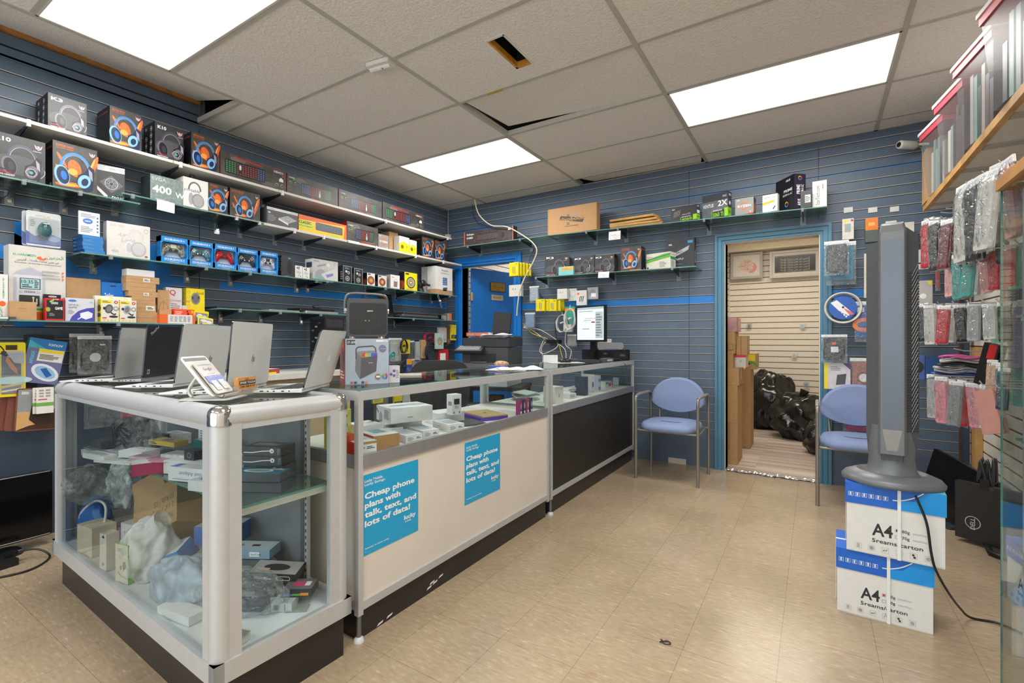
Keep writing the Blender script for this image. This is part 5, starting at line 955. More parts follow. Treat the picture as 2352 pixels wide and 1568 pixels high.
# ---- television and leads on the floor at far left
t=root('television','flat black television standing on the floor at far left, below the tablet cases','television',(-3.66,.60,0),rad(93))
mb=MB();V=MB();V.prism(rrect(.60,.36,.014),0,.03,C('1b1c1f',.25),C('0c0d10',.12));V.v=[(x,-z,y+.235)for x,y,z in V.v];V.build('screen',t)
for q in(.412,.062):mb=MB();mb.tube([(-.29,-.031,q),(.29,-.031,q)],.003,STEEL);mb.build('bezel_trim',t)
mb=MB();mb.prism(rrect(.36,.16,.05),0,.015,BLACK);mb.box(-.05,.05,-.01,.02,.012,.07,BLACK);mb.build('stand',t)
mb=MB();mb.box(-.12,.12,-.035,.035,0,.035,C('202124',.35));solo(mb,'power_brick','black power brick lying before the floor television','adapter',None,(-3.46,.60,0.0),rad(98),bev=.006)
mb=MB();mb.tube(bez([(-3.50,.72,.052),(-3.47,.80,.045),(-3.40,.83,.008),(-3.30,.72,.006),(-3.36,.55,.006)],10),.005,BLACK,8);mb.at((-3.50,.70,.052),(0,0,1.7));mb.box(-.02,.03,-.012,.012,-.012,.012,BLACK);mb.box(.03,.05,-.009,.009,-.008,.008,CHROME);solo(mb,'video_cable','black cable with a shiny plug before the floor television','cable')
mb=MB();mb.box(-.07,.07,-.11,.11,0,.2,C('6b6a70',.5));solo(mb,'plastic_bin','grey plastic bin behind the left end of the glass showcase','bin',None,(-3.52,1.15,0),.2,bev=.02)
for i,(px,py,c,lab)in enumerate(((292,872,'b8242c','red tablet case hanging low behind the glass showcase'),(345,868,'3a3a40','dark grey bagged tablet case hanging low behind the showcase'),(235,880,'4a4a50','charcoal bagged tablet case, leftmost of those behind the showcase'),(392,866,'2c2c32','black bagged tablet case, rightmost of those behind the showcase'))):
 a=onx(px,py,-3.74);bagged('tablet_case',lab,'tablet case',GH,(-3.74+.012*i,a.y,a.z),pi/2,.19,.27,C(c,.5))
# ================================================================== on the glass showcase
ZT=.956
def PD(px,d):l=(px-CX)/FPX*d;return Vector((CS*l+SN*d,-SN*l+CS*d,0))
def span(px0,d0,px1,L):
 """edge of length L from a near point at depth d0 to a farther one seen at px1"""
 a=PD(px0,d0);lo,hi=d0*.98,d0+L
 for _ in range(40):
  m=(lo+hi)/2
  if(PD(px1,m)-a).length<L:lo=m
  else:hi=m
 b=PD(px1,lo);return a,b,math.atan2(b.y-a.y,b.x-a.x)
SILV=C('d3d5d3',.4,.1,noise=.02);SILVD=C('8f9294',.4,.5);KEYM=C('2a2b2e',.5)
def laptop(label,px0,d0,px1,L,H,tilt,D,m,logo=None,z=ZT,group='open laptops on the showcase',keys=KEYM,base=None):
 a,b,an=span(px0,d0,px1,L);t=root('laptop',label,'laptop',((a.x+b.x)/2,(a.y+b.y)/2,z),an,group);base=base or m
 mb=MB();h=L/2
 mb.add([(-h,0,0.002),(h,0,.002),(h,D,.002),(-h,D,.002),(-h,0,.016),(h,0,.016),(h,D,.008),(-h,D,.008)],[(0,3,2,1),(4,5,6,7),(0,1,5,4),(1,2,6,5),(2,3,7,6),(3,0,4,7)],base)
 F=Face(mb,(-h,D,.0),(0,-1,0),(0,0,1),D,.012)
 for q,w in((.3,.06),(.42,.03),(.52,.03),(.66,.045),(.78,.02)):F.rect(F.w*q,.5,F.w*(q+w),.85,INK)
 mb.build('base',t,bev=.0015)
 mb=MB();rows=5;sl=-.008/D
 for r in range(rows):
  for c_ in range(13):
   x=-h*.86+c_*(h*1.72/13);y=.02+r*(D*.5/rows);zz=.0165+sl*y
   mb.add([(x,y,zz+.0006),(x+h*1.72/13*.82,y,zz+.0006),(x+h*1.72/13*.82,y+D*.5/rows*.82,zz+sl*.02+.0006),(x,y+D*.5/rows*.82,zz+sl*.02+.0006)],[(0,1,2,3)],keys)
 mb.build('keyboard',t)
 mb=MB();y=D*.62;mb.add([(-.05,y,.0167+sl*y),(.05,y,.0167+sl*y),(.05,D*.95,.0167+sl*D*.95),(-.05,D*.95,.0167+sl*D*.95)],[(0,1,2,3)],SILVD);mb.build('trackpad',t)
 V=MB();V.prism(rrect(L,H,.012,4),0,.006,C('141518',.2),m);V.v=[(x,-q,w+H/2+.004)for x,w,q in V.v]
 F=Face(V,(-h,-.006,.004),(1,0,0),(0,0,1),L,H)
 if logo:logo(F)
 o=V.build('lid',t,loc=(0,0,.014),bev=.001);o.rotation_euler=(tilt,0,0)
 return t
HPK=C('3a3c3e',.3)
def logo_hp(x,y,s):
 def f(F):
  for pts in(((0,0),(.16,.5)),((.03,.02),(.19,.52)),((.14,.3),(.24,.3),(.15,.0)),((.24,-.0),(.34,.3)),((.34,.3),(.44,.3),(.35,.0),(.25,.0)),((.34,.3),(.16,-.26))):F.line([(x*F.w+a*s,y+b*s)for a,b in pts],.03*s,HPK)
 return f
def logo_fruit(F):
 x,y,s=.60*F.w,.50,.085;W_=C('eef0f2',.2)
 F.poly([(x-.1*s,y+.55*s),(x-.55*s,y+.7*s),(x-.95*s,y+.3*s),(x-.9*s,y-.4*s),(x-.5*s,y-1.0*s),(x-.1*s,y-.9*s),(x+.3*s,y-1.0*s),(x+.75*s,y-.45*s),(x+.45*s,y-.1*s),(x+.45*s,y+.3*s),(x+.75*s,y+.5*s),(x+.4*s,y+.7*s)],W_)
 F.ell(x+.1*s,y+1.1*s,.14*s,.34*s,W_,12,-.5)
def logo_think(F):F.text('ThinkPad',.14,.80,.055,C('b9b9ba',.4),.01,'l',.6);F.rect(.12,.07,.2,.16,C('a9a9aa',.4));F.rect(.14,.09,.18,.14,INK)
laptop('open silver laptop with a white fruit logo, nearest the speaker',693,1.745,757,.295,.225,rad(17),.215,SILV,logo_fruit)
laptop('tall open silver laptop with a slanted dark logo, in the middle of the showcase top',517,1.70,612,.335,.245,rad(5),.225,SILV,logo_hp(.50,.38,.22))
laptop('open silver laptop with dark logo, directly behind the review card stand',397,1.93,512,.345,.245,rad(9),.23,SILV,logo_hp(.58,.34,.22))
laptop('black open laptop among the silver ones',324,2.2,412,.33,.245,rad(5),.135,C('1d1e21',.45),logo_think,base=C('9a9c9e',.35,.5))
laptop('open silver laptop at the left end of the row',259,2.22,340,.315,.235,rad(7),.21,C('c9cbca',.4,.1),None)
def lframe(name,label,cat,px0,d0,px1,L,z=ZT,group=None):
 a,b,an=span(px0,d0,px1,L);return root(name,label,cat,((a.x+b.x)/2,(a.y+b.y)/2,z),an,group)
# review card on a metal stand
t=lframe('tablet_stand','silver tablet stand holding a white review card with five stars','stand',486,1.535,538,.145)
ALW=C('c9c8c2',.35,.4);h=.0725;yy=.098;zz=.128
mb=MB();mb.prism(rrect(.14,.16,.015),0,.003,ALW);mb.v=[(a,b+.03,c)for a,b,c in mb.v];mb.build('foot_plate',t)
mb=MB();mb.tube(bez([(0,.10,.004),(0,.11,.03),(0,.075,.085)],6),.006,ALW,8);mb.build('arm',t)
V=MB();s_=math.hypot(yy,zz);V.prism(rrect(.145,s_,.014),-.003,0,ALW);up=Vector((0,yy,zz)).normalized();nn=Vector((1,0,0)).cross(up);org=Vector((0,.0,.012))+up*s_/2
V.v=[tuple(org+Vector((1,0,0))*a+up*b+nn*c)for a,b,c in V.v];F=Face(V,org-Vector((h,0,0))-up*s_/2,(1,0,0),up,.145,s_);F.rect(.05,.88,F.w-.05,.96,C('8d8c88',.5));V.build('back_plate',t)
mb=MB();mb.add([tuple(Vector((x,0,0))+Vector((0,y,z)))for x in(-.05,.05)for y,z in((.0,.010),(-.022,.006),(-.030,.016),(-.028,.017),(-.021,.009),(.0,.013))],[(0,1,7,6),(1,2,8,7),(2,3,9,8),(3,4,10,9),(4,5,11,10)],ALW);mb.build('lip',t)
V=MB();cw,ch=.105,.125;V.prism(rrect(cw,ch,.010),.001,.006,C('dad8d6',.4));o2=Vector((.006,0,.016))+up*ch/2;V.v=[tuple(o2+Vector((1,0,0))*a+up*b+nn*c)for a,b,c in V.v]
F=Face(V,o2-Vector((cw/2,0,0))-up*ch/2+nn*.006,(1,0,0),up,cw,ch);k=F.w
F.text('YOUR OPINION MATTERS TO US',.1*k,.90,.035,INKG,width=.78*k)
x=.26*k
for chh,cc in zip('Google',('4a79c9','c9553f','d3a93a','4a79c9','4f9a5c','c9553f')):F.text(chh,x,.74,.10,C(cc,.4),.0);x+=.085*k if chh!='l' else .045*k
for i in range(5):F.poly([(.32*k+i*.09*k+.022*(1 if j%2==0 else .45)*cos(pi/2+j*pi/5),.63+.022*(1 if j%2==0 else .45)*sin(pi/2+j*pi/5))for j in range(10)],C('e0a13a',.4))
BL=C('7f89c9',.4);F.rect(.01,.36,k-.01,.56,BL);F.ell(.5*k,.36,.42,.08,BL);F.text('Review us',.2*k,.5,.04,KW,.01);F.text('Scan or tap',.55*k,.5,.04,KW,.01)
F.rect(.14*k,.10,.44*k,.40,C('e6e5e4',.4));F.arc(.29*k,.25,.09,.13,.012,INKG,45,405,4);F.rect(.55*k,.10,.85*k,.40,C('e6e5e4',.4));F.arc(.7*k,.25,.1,.1,.012,INKG,45,405,4);F.text('24 hours',.7*k,.04,.03,INK,0,'c')
V.build('review_card',t)
# business cards
t=lframe('card_holder','clear acrylic holder with orange business cards at the showcase front edge','card holder',549,1.665,592,.098)
mb=MB();mb.box(-.052,.052,.0,.04,0,.003,ACRYL);mb.box(-.052,.052,0,.002,0,.022,ACRYL);mb.box(-.052,.052,.038,.04,0,.05,ACRYL);mb.box(-.052,-.05,0,.04,0,.03,ACRYL);mb.box(.05,.052,0,.04,0,.03,ACRYL);mb.build('holder',t)
V=MB();V.box(-.046,.046,.006,.022,.003,.062,C('d89a5a',.5));F=Face(V,(-.046,.006,.003),(1,0,0),(0,0,1),.092,.059);k=F.w
F.text('Hussain',.5*k,.84,.08,INK,.01,'c');F.rect(.08*k,.56,.98*k,.80,INK);F.text('SPARK TOUCH',.53*k,.62,.13,KW,.03,'c',width=.84*k);F.text('248-788-8193',.53*k,.40,.11,INK,.01,'c',width=.8*k);F.text('Mark Auto',.55*k,.16,.12,INK,.01,'c',width=.6*k,shear=.2);F.disc(.22*k,.22,.07,C('6b3a2a',.4))
V.build('business_cards',t)
# papers and pads between the laptops
for i,(px,d,w,dd,rz,c,lab)in enumerate(((455,1.72,.09,.15,.5,'d2cfd0','thin pinkish packet under the review card stand'),(640,2.05,.16,.10,.9,'d3d1cb','white slim box on the grey drawer block behind the showcase'))):
 p=PD(px,d)
 if i==0:mb=MB();mb.box(-w/2,w/2,-dd/2,dd/2,0,.010,{'*':C(c,.4),'-y':C('a9575a',.4)});solo(mb,'phone_case_packet',lab,'packet',None,(p.x,p.y,ZT+.0)if 0 else(p.x-.03,p.y+.05,ZT),rz)
# ================================================================== inside the glass showcase
ZS,ZD=.637,.206
GI,GJ='clutter on the showcase glass shelf','clutter on the showcase floor'
def inside(x,y,w,d,rz):
 """keeps a footprint clear of the showcase glass; (x, y) is the middle of its near edge"""
 ex,ey=abs(w/2*cos(rz))+abs(d/2*sin(rz)),abs(w/2*sin(rz))+abs(d/2*cos(rz));y+=ey*.55
 x=min(max(x,-2.98+ex),-1.495-ex);fr=.70+(-1.45-x)*.0314+.028
 return x,min(max(y,fr+ey),1.125-ey if fr+ey<1.125-ey else fr+ey)
def ibox(name,label,px,py,z,w,d,h,rz,mats,art=None,group=GI,cat='box',rot=None,lift=0.0):
 p=onz(px,py,z);q=inside(p.x,p.y,w,d,rz);p=Vector((q[0],q[1],z));mb=MB();mb.box(-w/2,w/2,-d/2,d/2,0,h,mats)
 if art:
  f=dict(F=Face(mb,(-w/2,-d/2,0),(1,0,0),(0,0,1),w,h),R=Face(mb,(w/2,-d/2,0),(0,1,0),(0,0,1),d,h),T=Face(mb,(-w/2,-d/2,h),(1,0,0),(0,1,0),w,d),L=Face(mb,(-w/2,d/2,0),(0,-1,0),(0,0,1),d,h));art(f)
 return solo(mb,name,label,cat,group,(p.x,p.y,z+.0006+lift),rz,rot=rot and(rot[0],rot[1],rz))
WB_=C('d0d1d4',.45)
# heap of leads and bricks
p=onz(285,1045,ZS);mb=MB();rn=random.Random(2)
mb.sheet(lambda u,v:(-.16+.34*u+.02*sin(v*7),-.06+.14*v,.012+.13*(sin(pi*u)**.8)*(1-abs(2*v-1)**2)**.6*(1+.25*sin(u*19+v*11))+.10*max(0,.6-abs(u-.25)*3)*v),26,14,BAG);o=solo(mb,'plastic_bag','crumpled clear bag of black leads standing on the showcase shelf','bag',GI,(p.x,p.y+.05,ZS+.012),.1)
mb=MB()
for i in range(14):
 a=rn.uniform(0,6.28);mb.at((rn.uniform(-.1,.12),rn.uniform(-.03,.05),rn.uniform(.02,.06)),(rn.uniform(-.5,.5),rn.uniform(-.4,.4),a));mb.box(-.03,.03,-.006,.006,-.005,.005,C('1c1d20',.35)if i%3 else C('3a3d44',.4))
mb.at();mb.build('leads',o)
for i,(px,py,rz,ln,lab)in enumerate(((232,1040,-.1,.17,'black laptop power brick at the front of the showcase shelf'),(345,1030,.25,.16,'second black laptop power brick under the clear bag'))):
 p=onz(px,py,ZS);mb=MB();mb.box(-ln/2,ln/2,-.025,.025,0,.032,C('2c2e36',.4));t=solo(mb,'power_brick',lab,'adapter',GI,(p.x,p.y+.01,ZS+.026+.01*i),rz,bev=.005);t.rotation_euler=(.1,-.08 if i==0 else .03,rz)
p=onz(300,1040,ZS);mb=MB();pts=[]
for i in range(90):a=i*.42;pts.append((.075*cos(a)*(1+.3*sin(i*1.7))+.02*sin(i*.9),.05*sin(a)*(1+.25*cos(i*1.3)),.05+.04*sin(i*.37)+.015*sin(i*2.1)))
mb.tube(bez(pts,3),.0032,C('141416',.35),6);solo(mb,'power_lead','tangled black power lead on the showcase shelf','cable',GI,(p.x,p.y-.01,ZS+.035))
for i,(px,py,w,d,h,rz,c,lab)in enumerate(((200,1058,.17,.05,.022,.12,'d5d6d3','flat white pouch at the left end of the showcase shelf'),(245,1066,.2,.08,.008,.3,'cfd3d2','loose white packet at the shelf front'),(165,1056,.06,.1,.012,.1,'b9c9bd','greenish packet at the left end of the shelf'),(330,1062,.13,.09,.012,.35,'c9cccd','white leaflet packet in the shelf middle'))):
 ibox('packet',lab,px,py,ZS,w,d,h,rz,{'*':C(c,.4),'+z':C('c3c4c6',.35,noise=.3,scale=60)},lambda f:f['T'].lines(.2,.2,f['T'].w-.2,.8,4,INKG),cat='packet',lift=.0005*i)
ibox('phone_case_box','yellow carded pack lying on the showcase shelf',372,1052,ZS,.17,.06,.02,.18,C('c9a94a',.45),lambda f:(f['T'].rect(.3,.1,f['T'].w-.1,.9,C('d9c07a',.4)),f['T'].ell(f['T'].w*.5,.5,.5,.3,C('a98a8a',.4)),f['F'].lines(.3,.2,3,.8,2,INK)),lift=.055)
ibox('white_box','flat white box leaning on the shelf middle',300,1058,ZS,.13,.08,.028,.3,WB_,None,lift=.014)
ibox('cable_box','long white and pink box pointing to the viewer on the showcase shelf',345,1088,ZS,.085,.25,.045,-.35,{'*':WB_,'+x':C('b8305c',.45)},lambda f:(f['T'].ell(f['T'].w*.5,.5,.3,.3,C('c08aa0',.4)),f['F'].lines(.1,.15,.9,.8,5,INKG),f['F'].rect(1.3,.15,1.75,.5,INK)),lift=.001)
ibox('adapter_box','white travel adapter box, front one of two at the shelf edge',428,1108,ZS,.19,.05,.05,.30,WB_,lambda f:(f['F'].text('Travel Adapter',f['F'].w*.9,.7,.28,C('7f97c0',.5),.01,'l',pi),f['F'].lines(.4,.1,f['F'].w-.3,.22,1,C('7f97c0',.5)),f['T'].rect(.05,.1,.7,.9,C('5f74b0',.4))),lift=.001)
ibox('adapter_box','white travel adapter box behind the front one',415,1092,ZS,.19,.05,.05,.30,WB_,None,lift=.001)
ibox('white_box','small white box overhanging the shelf edge behind the corner post',462,1128,ZS,.11,.07,.035,.28,C('c6c8cc',.45),lambda f:f['T'].ell(f['T'].w*.5,.5,.5,.3,INKG),lift=.001)
ibox('speaker_box','small black box behind the corner post of the showcase',438,1086,ZS,.055,.05,.035,.2,C('2a2c30',.4),lambda f:f['F'].arc(.8,.5,.3,.3,.06,INKG),lift=.052)
GT=C('1f6a66',.4)
ibox('tablet_box','teal box lettered in white, seen through both glass sides',480,1058,ZS,.21,.05,.05,.08,{'*':GT,'+z':C('9fb0b0',.3)},lambda f:(f['F'].text('modio',f['F'].w*.62,.3,.4,KW,.0),f['L'].rect(.15,.2,.5,.8,KW)),lift=.032)
ibox('white_box','white sleeve standing behind the teal box',470,1050,ZS,.09,.012,.13,.1,C('ccd2da',.45),lambda f:f['F'].lines(.1,.1,.55,.9,10,INKG),lift=.001)
ibox('charger_box','black-fronted white charger box below the teal box',530,1090,ZS,.05,.05,.075,.1,{'*':C('d2d0cc',.5),'-y':C('2a2426',.4)},lambda f:(f['F'].text('MINI MUSIC CAR',.05,.82,.1,KW,.01,width=.5),f['F'].arc(.33,.3,.12,.1,.02,RED)),lift=.001)
DKB=C('45474b',.4,noise=.15);
for i in range(4):
 p=onz(625,1105,ZS)
 mb=MB();w,d,h=.15,.085,.032;mb.box(-w/2,w/2,-d/2,d/2,0,h,{'*':DKB,'-x':C('2b2c2f',.4)});F=Face(mb,(-w/2,-d/2,0),(1,0,0),(0,0,1),w,h)
 F.line([(.1,.35),(1.2,.35),(2.4,.55),(3.4,.6)],.1,KW);F.disc(3.6,.6,.26,KW);F.disc(3.62,.58,.08,INK);F.text('YSB',F.w-.12,.15,.3,INKG,.02,'l',pi/2);Face(mb,(-w/2,d/2,0),(0,-1,0),(0,0,1),d,h).rect(1.9,.15,2.4,.85,KW)
 T=Face(mb,(-w/2,-d/2,h),(1,0,0),(0,1,0),w,d);T.lines(.2,.3,T.w-.3,.8,3,INKG)
 solo(mb,'earphone_box','dark earphone box with white bud print, %s of the pile of four'%('bottom','second from bottom','third from bottom','topmost')[i],'box','earphone boxes piled on the showcase shelf',(p.x-.01-.004*i,p.y+.0+.003*(i%2),ZS+.001+i*.0325),rad(30)-.04*i)
ibox('keyboard_box','blue-topped mini keyboard box lying on the shelf, upper of two',568,1128,ZS,.19,.07,.03,rad(28),{'*':C('4a5058',.4),'+z':C('2b6a84',.35)},lambda f:(f['T'].ell(f['T'].w*.5,.45,.75,.3,KW),f['T'].ell(f['T'].w*.5,.45,.62,.2,C('7f99a4',.4)),f['T'].lines(f['T'].w-.9,.6,f['T'].w-.1,.9,3,KW)),lift=.031)
ibox('keyboard_box','grey box under the mini keyboard box',566,1130,ZS,.2,.075,.03,rad(28),{'*':C('4b4d52',.4),'-x':C('2e2b2d',.4)},None,lift=.0)
# ---- floor of the showcase
CB2=C('a98a62',.8,noise=.06)
def art_thermal(f):
 F=f['F'];I_=C('6f5638',.7);k=F.w
 for i,s in enumerate(('Thermal Paper Roll','2 1/4" x 1 1/2"','50 Rolls / CS')):F.text(s,k*.93,.28+.2*i,.12,I_,.0,'l',pi,width=k*(.62,.5,.45)[i])
t=ibox('paper_roll_carton','open brown carton lettered upside down, tilted in the showcase',398,1262,ZD,.27,.16,.20,rad(20),{'*':CB2,'+z':None,'-x':CARDD},art_thermal,GJ,'carton',rot=(rad(-24),rad(-28)),lift=.075)
mb=MB();mb.add([(-.135,-.08,.2),(.06,-.08,.2),(.05,-.10,.27),(-.125,-.10,.27)],[(0,1,2,3)],CB2);mb.build('flap',t,thick=.003);mb=MB();mb.add([(-.135,.08,.2),(.135,.08,.2),(.13,.15,.24),(-.13,.15,.24)],[(0,1,2,3)],CARDD);mb.build('flap',t,thick=.003)
ibox('adapter_box','cream cube carton under a white cable, at the left end of the showcase',190,1275,ZD,.13,.09,.125,.1,C('cfc4b0',.55),None,GJ)
p=onz(190,1262,ZD);mb=MB();mb.tube(bez([(-.11,.0,.02),(-.10,-.01,.13),(-.02,.02,.20),(.07,.03,.19),(.085,.02,.10)],8),.005,C('d9dad8',.4),8);solo(mb,'charging_cable','white charging cable looped over the cream cube carton','cable',GJ,(p.x,p.y+.03,ZD))
ibox('earbud_box','tall white gadget box in front of the cream cube carton',205,1320,ZD,.05,.045,.15,.12,C('d2cec6',.5),lambda f:(f['F'].ell(.17,.18,.06,.04,INKG),f['F'].poly([(.1,.9),(.2,.97),(.24,.88)],INK)),GJ)
ibox('mouse_box','white and bright green mouse box by the showcase front glass',240,1352,ZD,.075,.055,.15,.2,{'*':C('4fae3f',.45),'-y':C('cfcbbb',.5)},lambda f:(f['F'].ell(.36,.45,.07,.13,INKG),f['F'].ell(.22,.4,.04,.06,INKG),f['F'].line([(.1,.3),(.2,.2),(.5,.14)],.015,INKG),f['F'].lines(.1,.8,.35,.9,2,INKG),f['T'].rect(.3,.2,.8,.8,C('d5dccb',.5)),f['R'].lines(.05,.3,.32,.9,10,C('8fce85',.5))),GJ)
def bag(label,px,py,z,r,m,seed,group=GJ,amp=.5,lift=0.0,rz=0.0,knot=True,f=4.0):
 p=onz(px,py,z);q=inside(p.x,p.y,r[0]*1.9,r[1]*1.9,rz);p=Vector((q[0],q[1],z));mb=MB();mb.blob((0,0,r[2]*.85),r,m,seed,amp,72,44,f,flat=0,fine=1)
 if knot:mb.tube([(0,0,r[2]*1.4),(.01,0,r[2]*1.75),(.05,.01,r[2]*1.95)],.02,m,10,rs=[.018,.03,.045],caps=False)
 return solo(mb,'plastic_bag',label,'bag',group,(p.x,p.y,z+.0006+lift),rz)
BW=clear('white_carrier_bag','f3f5f6',white=.72,rough=.2,wrinkle=.5,wscale=9,wcol='e3e8ea');BB=clear('pale_blue_bag','e6eef6',white=.85,rough=.2,wrinkle=.5,wscale=9,wcol='b5c8d8')
bag('knotted white plastic bag in the middle of the showcase floor',288,1345,ZD,(.10,.06,.115),BW,3,rz=.4,amp=.35)
bag('pale blue-grey plastic bag slumped at the showcase front',352,1412,ZD,(.13,.06,.08),BB,8,knot=False,rz=.3,amp=.4)
bag('clear bag of coiled leads at the back left of the showcase floor',165,1240,ZD,(.11,.07,.07),BAG,5,knot=False,lift=.20)
bag('bright blue plastic bag under the cable loop',195,1238,ZD,(.10,.055,.10),C('1c66b4',.3,noise=.15,bump=.6,bscale=30),6,knot=False)
bag('crumpled milky bag leaning on the brown carton',268,1225,ZD,(.075,.05,.10),BAGW,11,knot=False,lift=.13)
ibox('white_box','white box with bright blue end in the showcase, before the brown carton',392,1330,ZD,.11,.09,.07,rad(28),{'*':C('c8cbd0',.5),'+x':C('1c8ad2',.45),'-y':C('1c8ad2',.45)},None,GJ,lift=.055,rot=(.3,-.35))
ibox('router_box','grey-lidded navy box with a green edge, behind the corner post',440,1352,ZD,.15,.10,.09,rad(25),{'*':C('1f3f5c',.45),'+z':C('b5b6ba',.5),'+x':C('4cba5a',.45)},None,GJ,lift=.002)
ibox('envelope_box','open white paper box lying on the showcase floor',372,1435,ZD,.17,.06,.03,rad(8),C('d6d8da',.5),None,GJ)
p=onz(455,1420,ZD);mb=MB();mb.prism(rrect(.07,.14,.02),0,.016,C('6f7378',.35));mb.prism(rrect(.05,.11,.012,4,0,.005),.016,.018,C('a9adb0',.3));solo(mb,'phone_case','grey phone case in clear wrap near the corner post','phone case',GJ,(p.x-.01,p.y+.03,ZD+.012),rad(-50),rot=(.12,.1,rad(-50)))
NB=C('1f5fa4',.4)
ibox('wall_mount_box','blue and grey box lettered upside down on the showcase floor pile',525,1300,ZD,.17,.11,.075,rad(28),{'*':C('b3b5ba',.5),'-y':NB,'+x':NB},lambda f:[f['F'].text(s,f['F'].w*.92,.7-.3*i+.2,.18,C('cfe0f0',.4),.01,'l',pi)for i,s in enumerate(('TV Wall Mount','Support mural','de televiseur'))],GJ,lift=.115)
ibox('hub_box','slim light blue-grey gadget box on the showcase floor pile',558,1345,ZD,.17,.08,.035,rad(30),{'*':C('7f9cb4',.4),'+z':C('b9c3cb',.4)},lambda f:(f['F'].rect(2.6,.25,3.7,.75,KW),f['F'].text('kenDev',2.75,.38,.26,INK),f['T'].ell(.4,.5,.2,.14,INKG),f['T'].rect(1.0,.4,1.4,.6,INK)),GJ,lift=.105)
ibox('cable_box','dark box holding up the light blue-grey gadget box',545,1352,ZD,.13,.09,.06,rad(28),C('5d6166',.45),None,GJ,lift=.042)
ibox('cable_box','flat dark green box at the bottom of the showcase floor pile',540,1352,ZD,.15,.1,.04,rad(26),C('4a5a50',.45),None,GJ,lift=.0)
p=onz(612,1330,ZD);mb=MB();mb.lathe([(0,0),(.028,0),(.03,.006),(.03,.10),(.026,.112),(.02,.118),(.02,.13),(0,.131)],C('b7bcc4',.3),24);mb.lathe([(.0303,.015),(.0303,.09)],C('a5afc0',.35),24);solo(mb,'spray_bottle','grey-blue canister lying tilted among the showcase boxes','bottle',GJ,(p.x+.01,p.y+.02,ZD+.045),0,rot=(rad(10),rad(-62),rad(30)))
bag('clear bag with dark goods on the showcase floor',520,1420,ZD,(.13,.055,.065),BAG,21,knot=False,rz=.5)
ibox('phone_case_box','dark blue packet inside the clear bag on the showcase floor',535,1405,ZD,.16,.06,.02,rad(30),C('3a3f5c',.4),None,GJ)
ibox('gadget_box','black carton with gadget picture leaning on the boxes at the showcase right side',655,1352,ZD,.17,.08,.035,rad(32),{'*':C('2b2a2a',.4),'+z':C('a9a4a2',.4)},lambda f:(f['T'].ell(f['T'].w*.5,.5,.6,.26,INK),f['T'].rect(.2,.1,.8,.4,C('c9b5a8',.4)),f['F'].line([(3.0,.3),(4.2,.3),(4.3,.5),(4.2,.7),(3.0,.7),(2.9,.5),(3.0,.3)],.06,KW),f['F'].lines(.5,.3,2.4,.6,2,KW)),GJ,lift=.062,rot=(.12,.05))
ibox('gadget_box','second black box under the leaning black carton',668,1345,ZD,.14,.08,.055,rad(34),C('262628',.4),lambda f:f['F'].rect(1.9,.3,2.3,.7,KW),GJ)
ibox('game_box','dark box with pink window and rainbow edge, on the showcase floor at right',672,1388,ZD,.10,.075,.028,rad(36),{'*':C('2e3038',.35),'+z':C('6d6a70',.3)},lambda f:(f['T'].rect(.35,.3,.9,.7,C('cf3a74',.4)),f['T'].rect(.9,.3,1.15,.7,KW),f['F'].rect(.1,.15,1.2,.35,C('3f7fd0',.4)),f['F'].rect(1.2,.15,2.2,.4,C('57b04c',.4)),f['F'].rect(2.2,.15,3.2,.5,C('e08a3a',.4))),GJ,lift=.032)
ibox('white_box','small white box under the pink-windowed dark box',640,1402,ZD,.07,.06,.03,rad(34),C('c3c8cc',.45),lambda f:(f['F'].rect(.3,.2,.8,.8,INKG),f['F'].rect(1.5,.1,1.6,.9,INKG)),GJ)
ibox('leaflet','silver-green flat card sticking out beneath the small boxes',672,1405,ZD,.07,.045,.003,rad(38),C('98a39c',.4),None,GJ,'card')
ibox('earphone_box','flat white box with red mark, at the front right corner of the showcase floor',552,1492,ZD,.06,.045,.03,rad(16),C('d3d0cc',.45),lambda f:(f['T'].rect(.25,.25,1.5,.85,C('8f8a86',.4)),f['T'].rect(.3,.3,.9,.65,C('c8503c',.4)),f['F'].text('earPhone',.3,.5,.3,INKG),f['F'].lines(.3,.15,2,.35,1,INKG)),GJ)
MORE=(('silver pouch under the black lead',255,1046,.12,.07,.014,.2,'a9acb2'),('green-printed card in front of the yellow pack',345,1066,.11,.05,.006,.3,'8a9a6a'),('white carton with grey picture beside the travel adapters',400,1078,.14,.07,.04,.3,'c3c5c9'),('dark blue pouch at the back of the shelf',300,1022,.14,.07,.03,.15,'2f4468'),('slim white carton at the back of the shelf, left of the teal box',400,1030,.12,.05,.05,.1,'cfd0d0'),('black pouch beside the second power brick',375,1024,.12,.06,.02,.2,'2c2d31'),('pale pink carton next to the long white and pink box',318,1078,.1,.06,.02,.25,'c9a9b2'))
for i,(lab,px,py,w,d,h,rz,c)in enumerate(MORE):ibox('packet',lab,px,py,ZS,w,d,h,rz,C(c,.4,noise=.2,scale=50),lambda f:(f['T'].lines(.2,.2,f['T'].w-.2,.8,4,INKG),f['F'].lines(.2,.25,f['F'].w*.6,.75,2,INKG)),cat='packet',lift=.012+.003*i)
LOW=(('grey cable carton at the back of the showcase floor',330,1290,.14,.08,.08,.2,'8d9096'),('white carton behind the knotted bag',300,1262,.1,.08,.12,.15,'c9cacc'),('purple carton corner behind the knotted bag',268,1256,.08,.05,.10,.1,'6a4c9a'),('black carton beside the wall mount box',500,1330,.12,.08,.05,rad(28),'2b2c30'))
for i,(lab,px,py,w,d,h,rz,c)in enumerate(LOW):ibox('carton',lab,px,py,ZD,w,d,h,rz,C(c,.45),lambda f:f['F'].lines(.2,.25,f['F'].w*.6,.75,3,INKG),GJ)
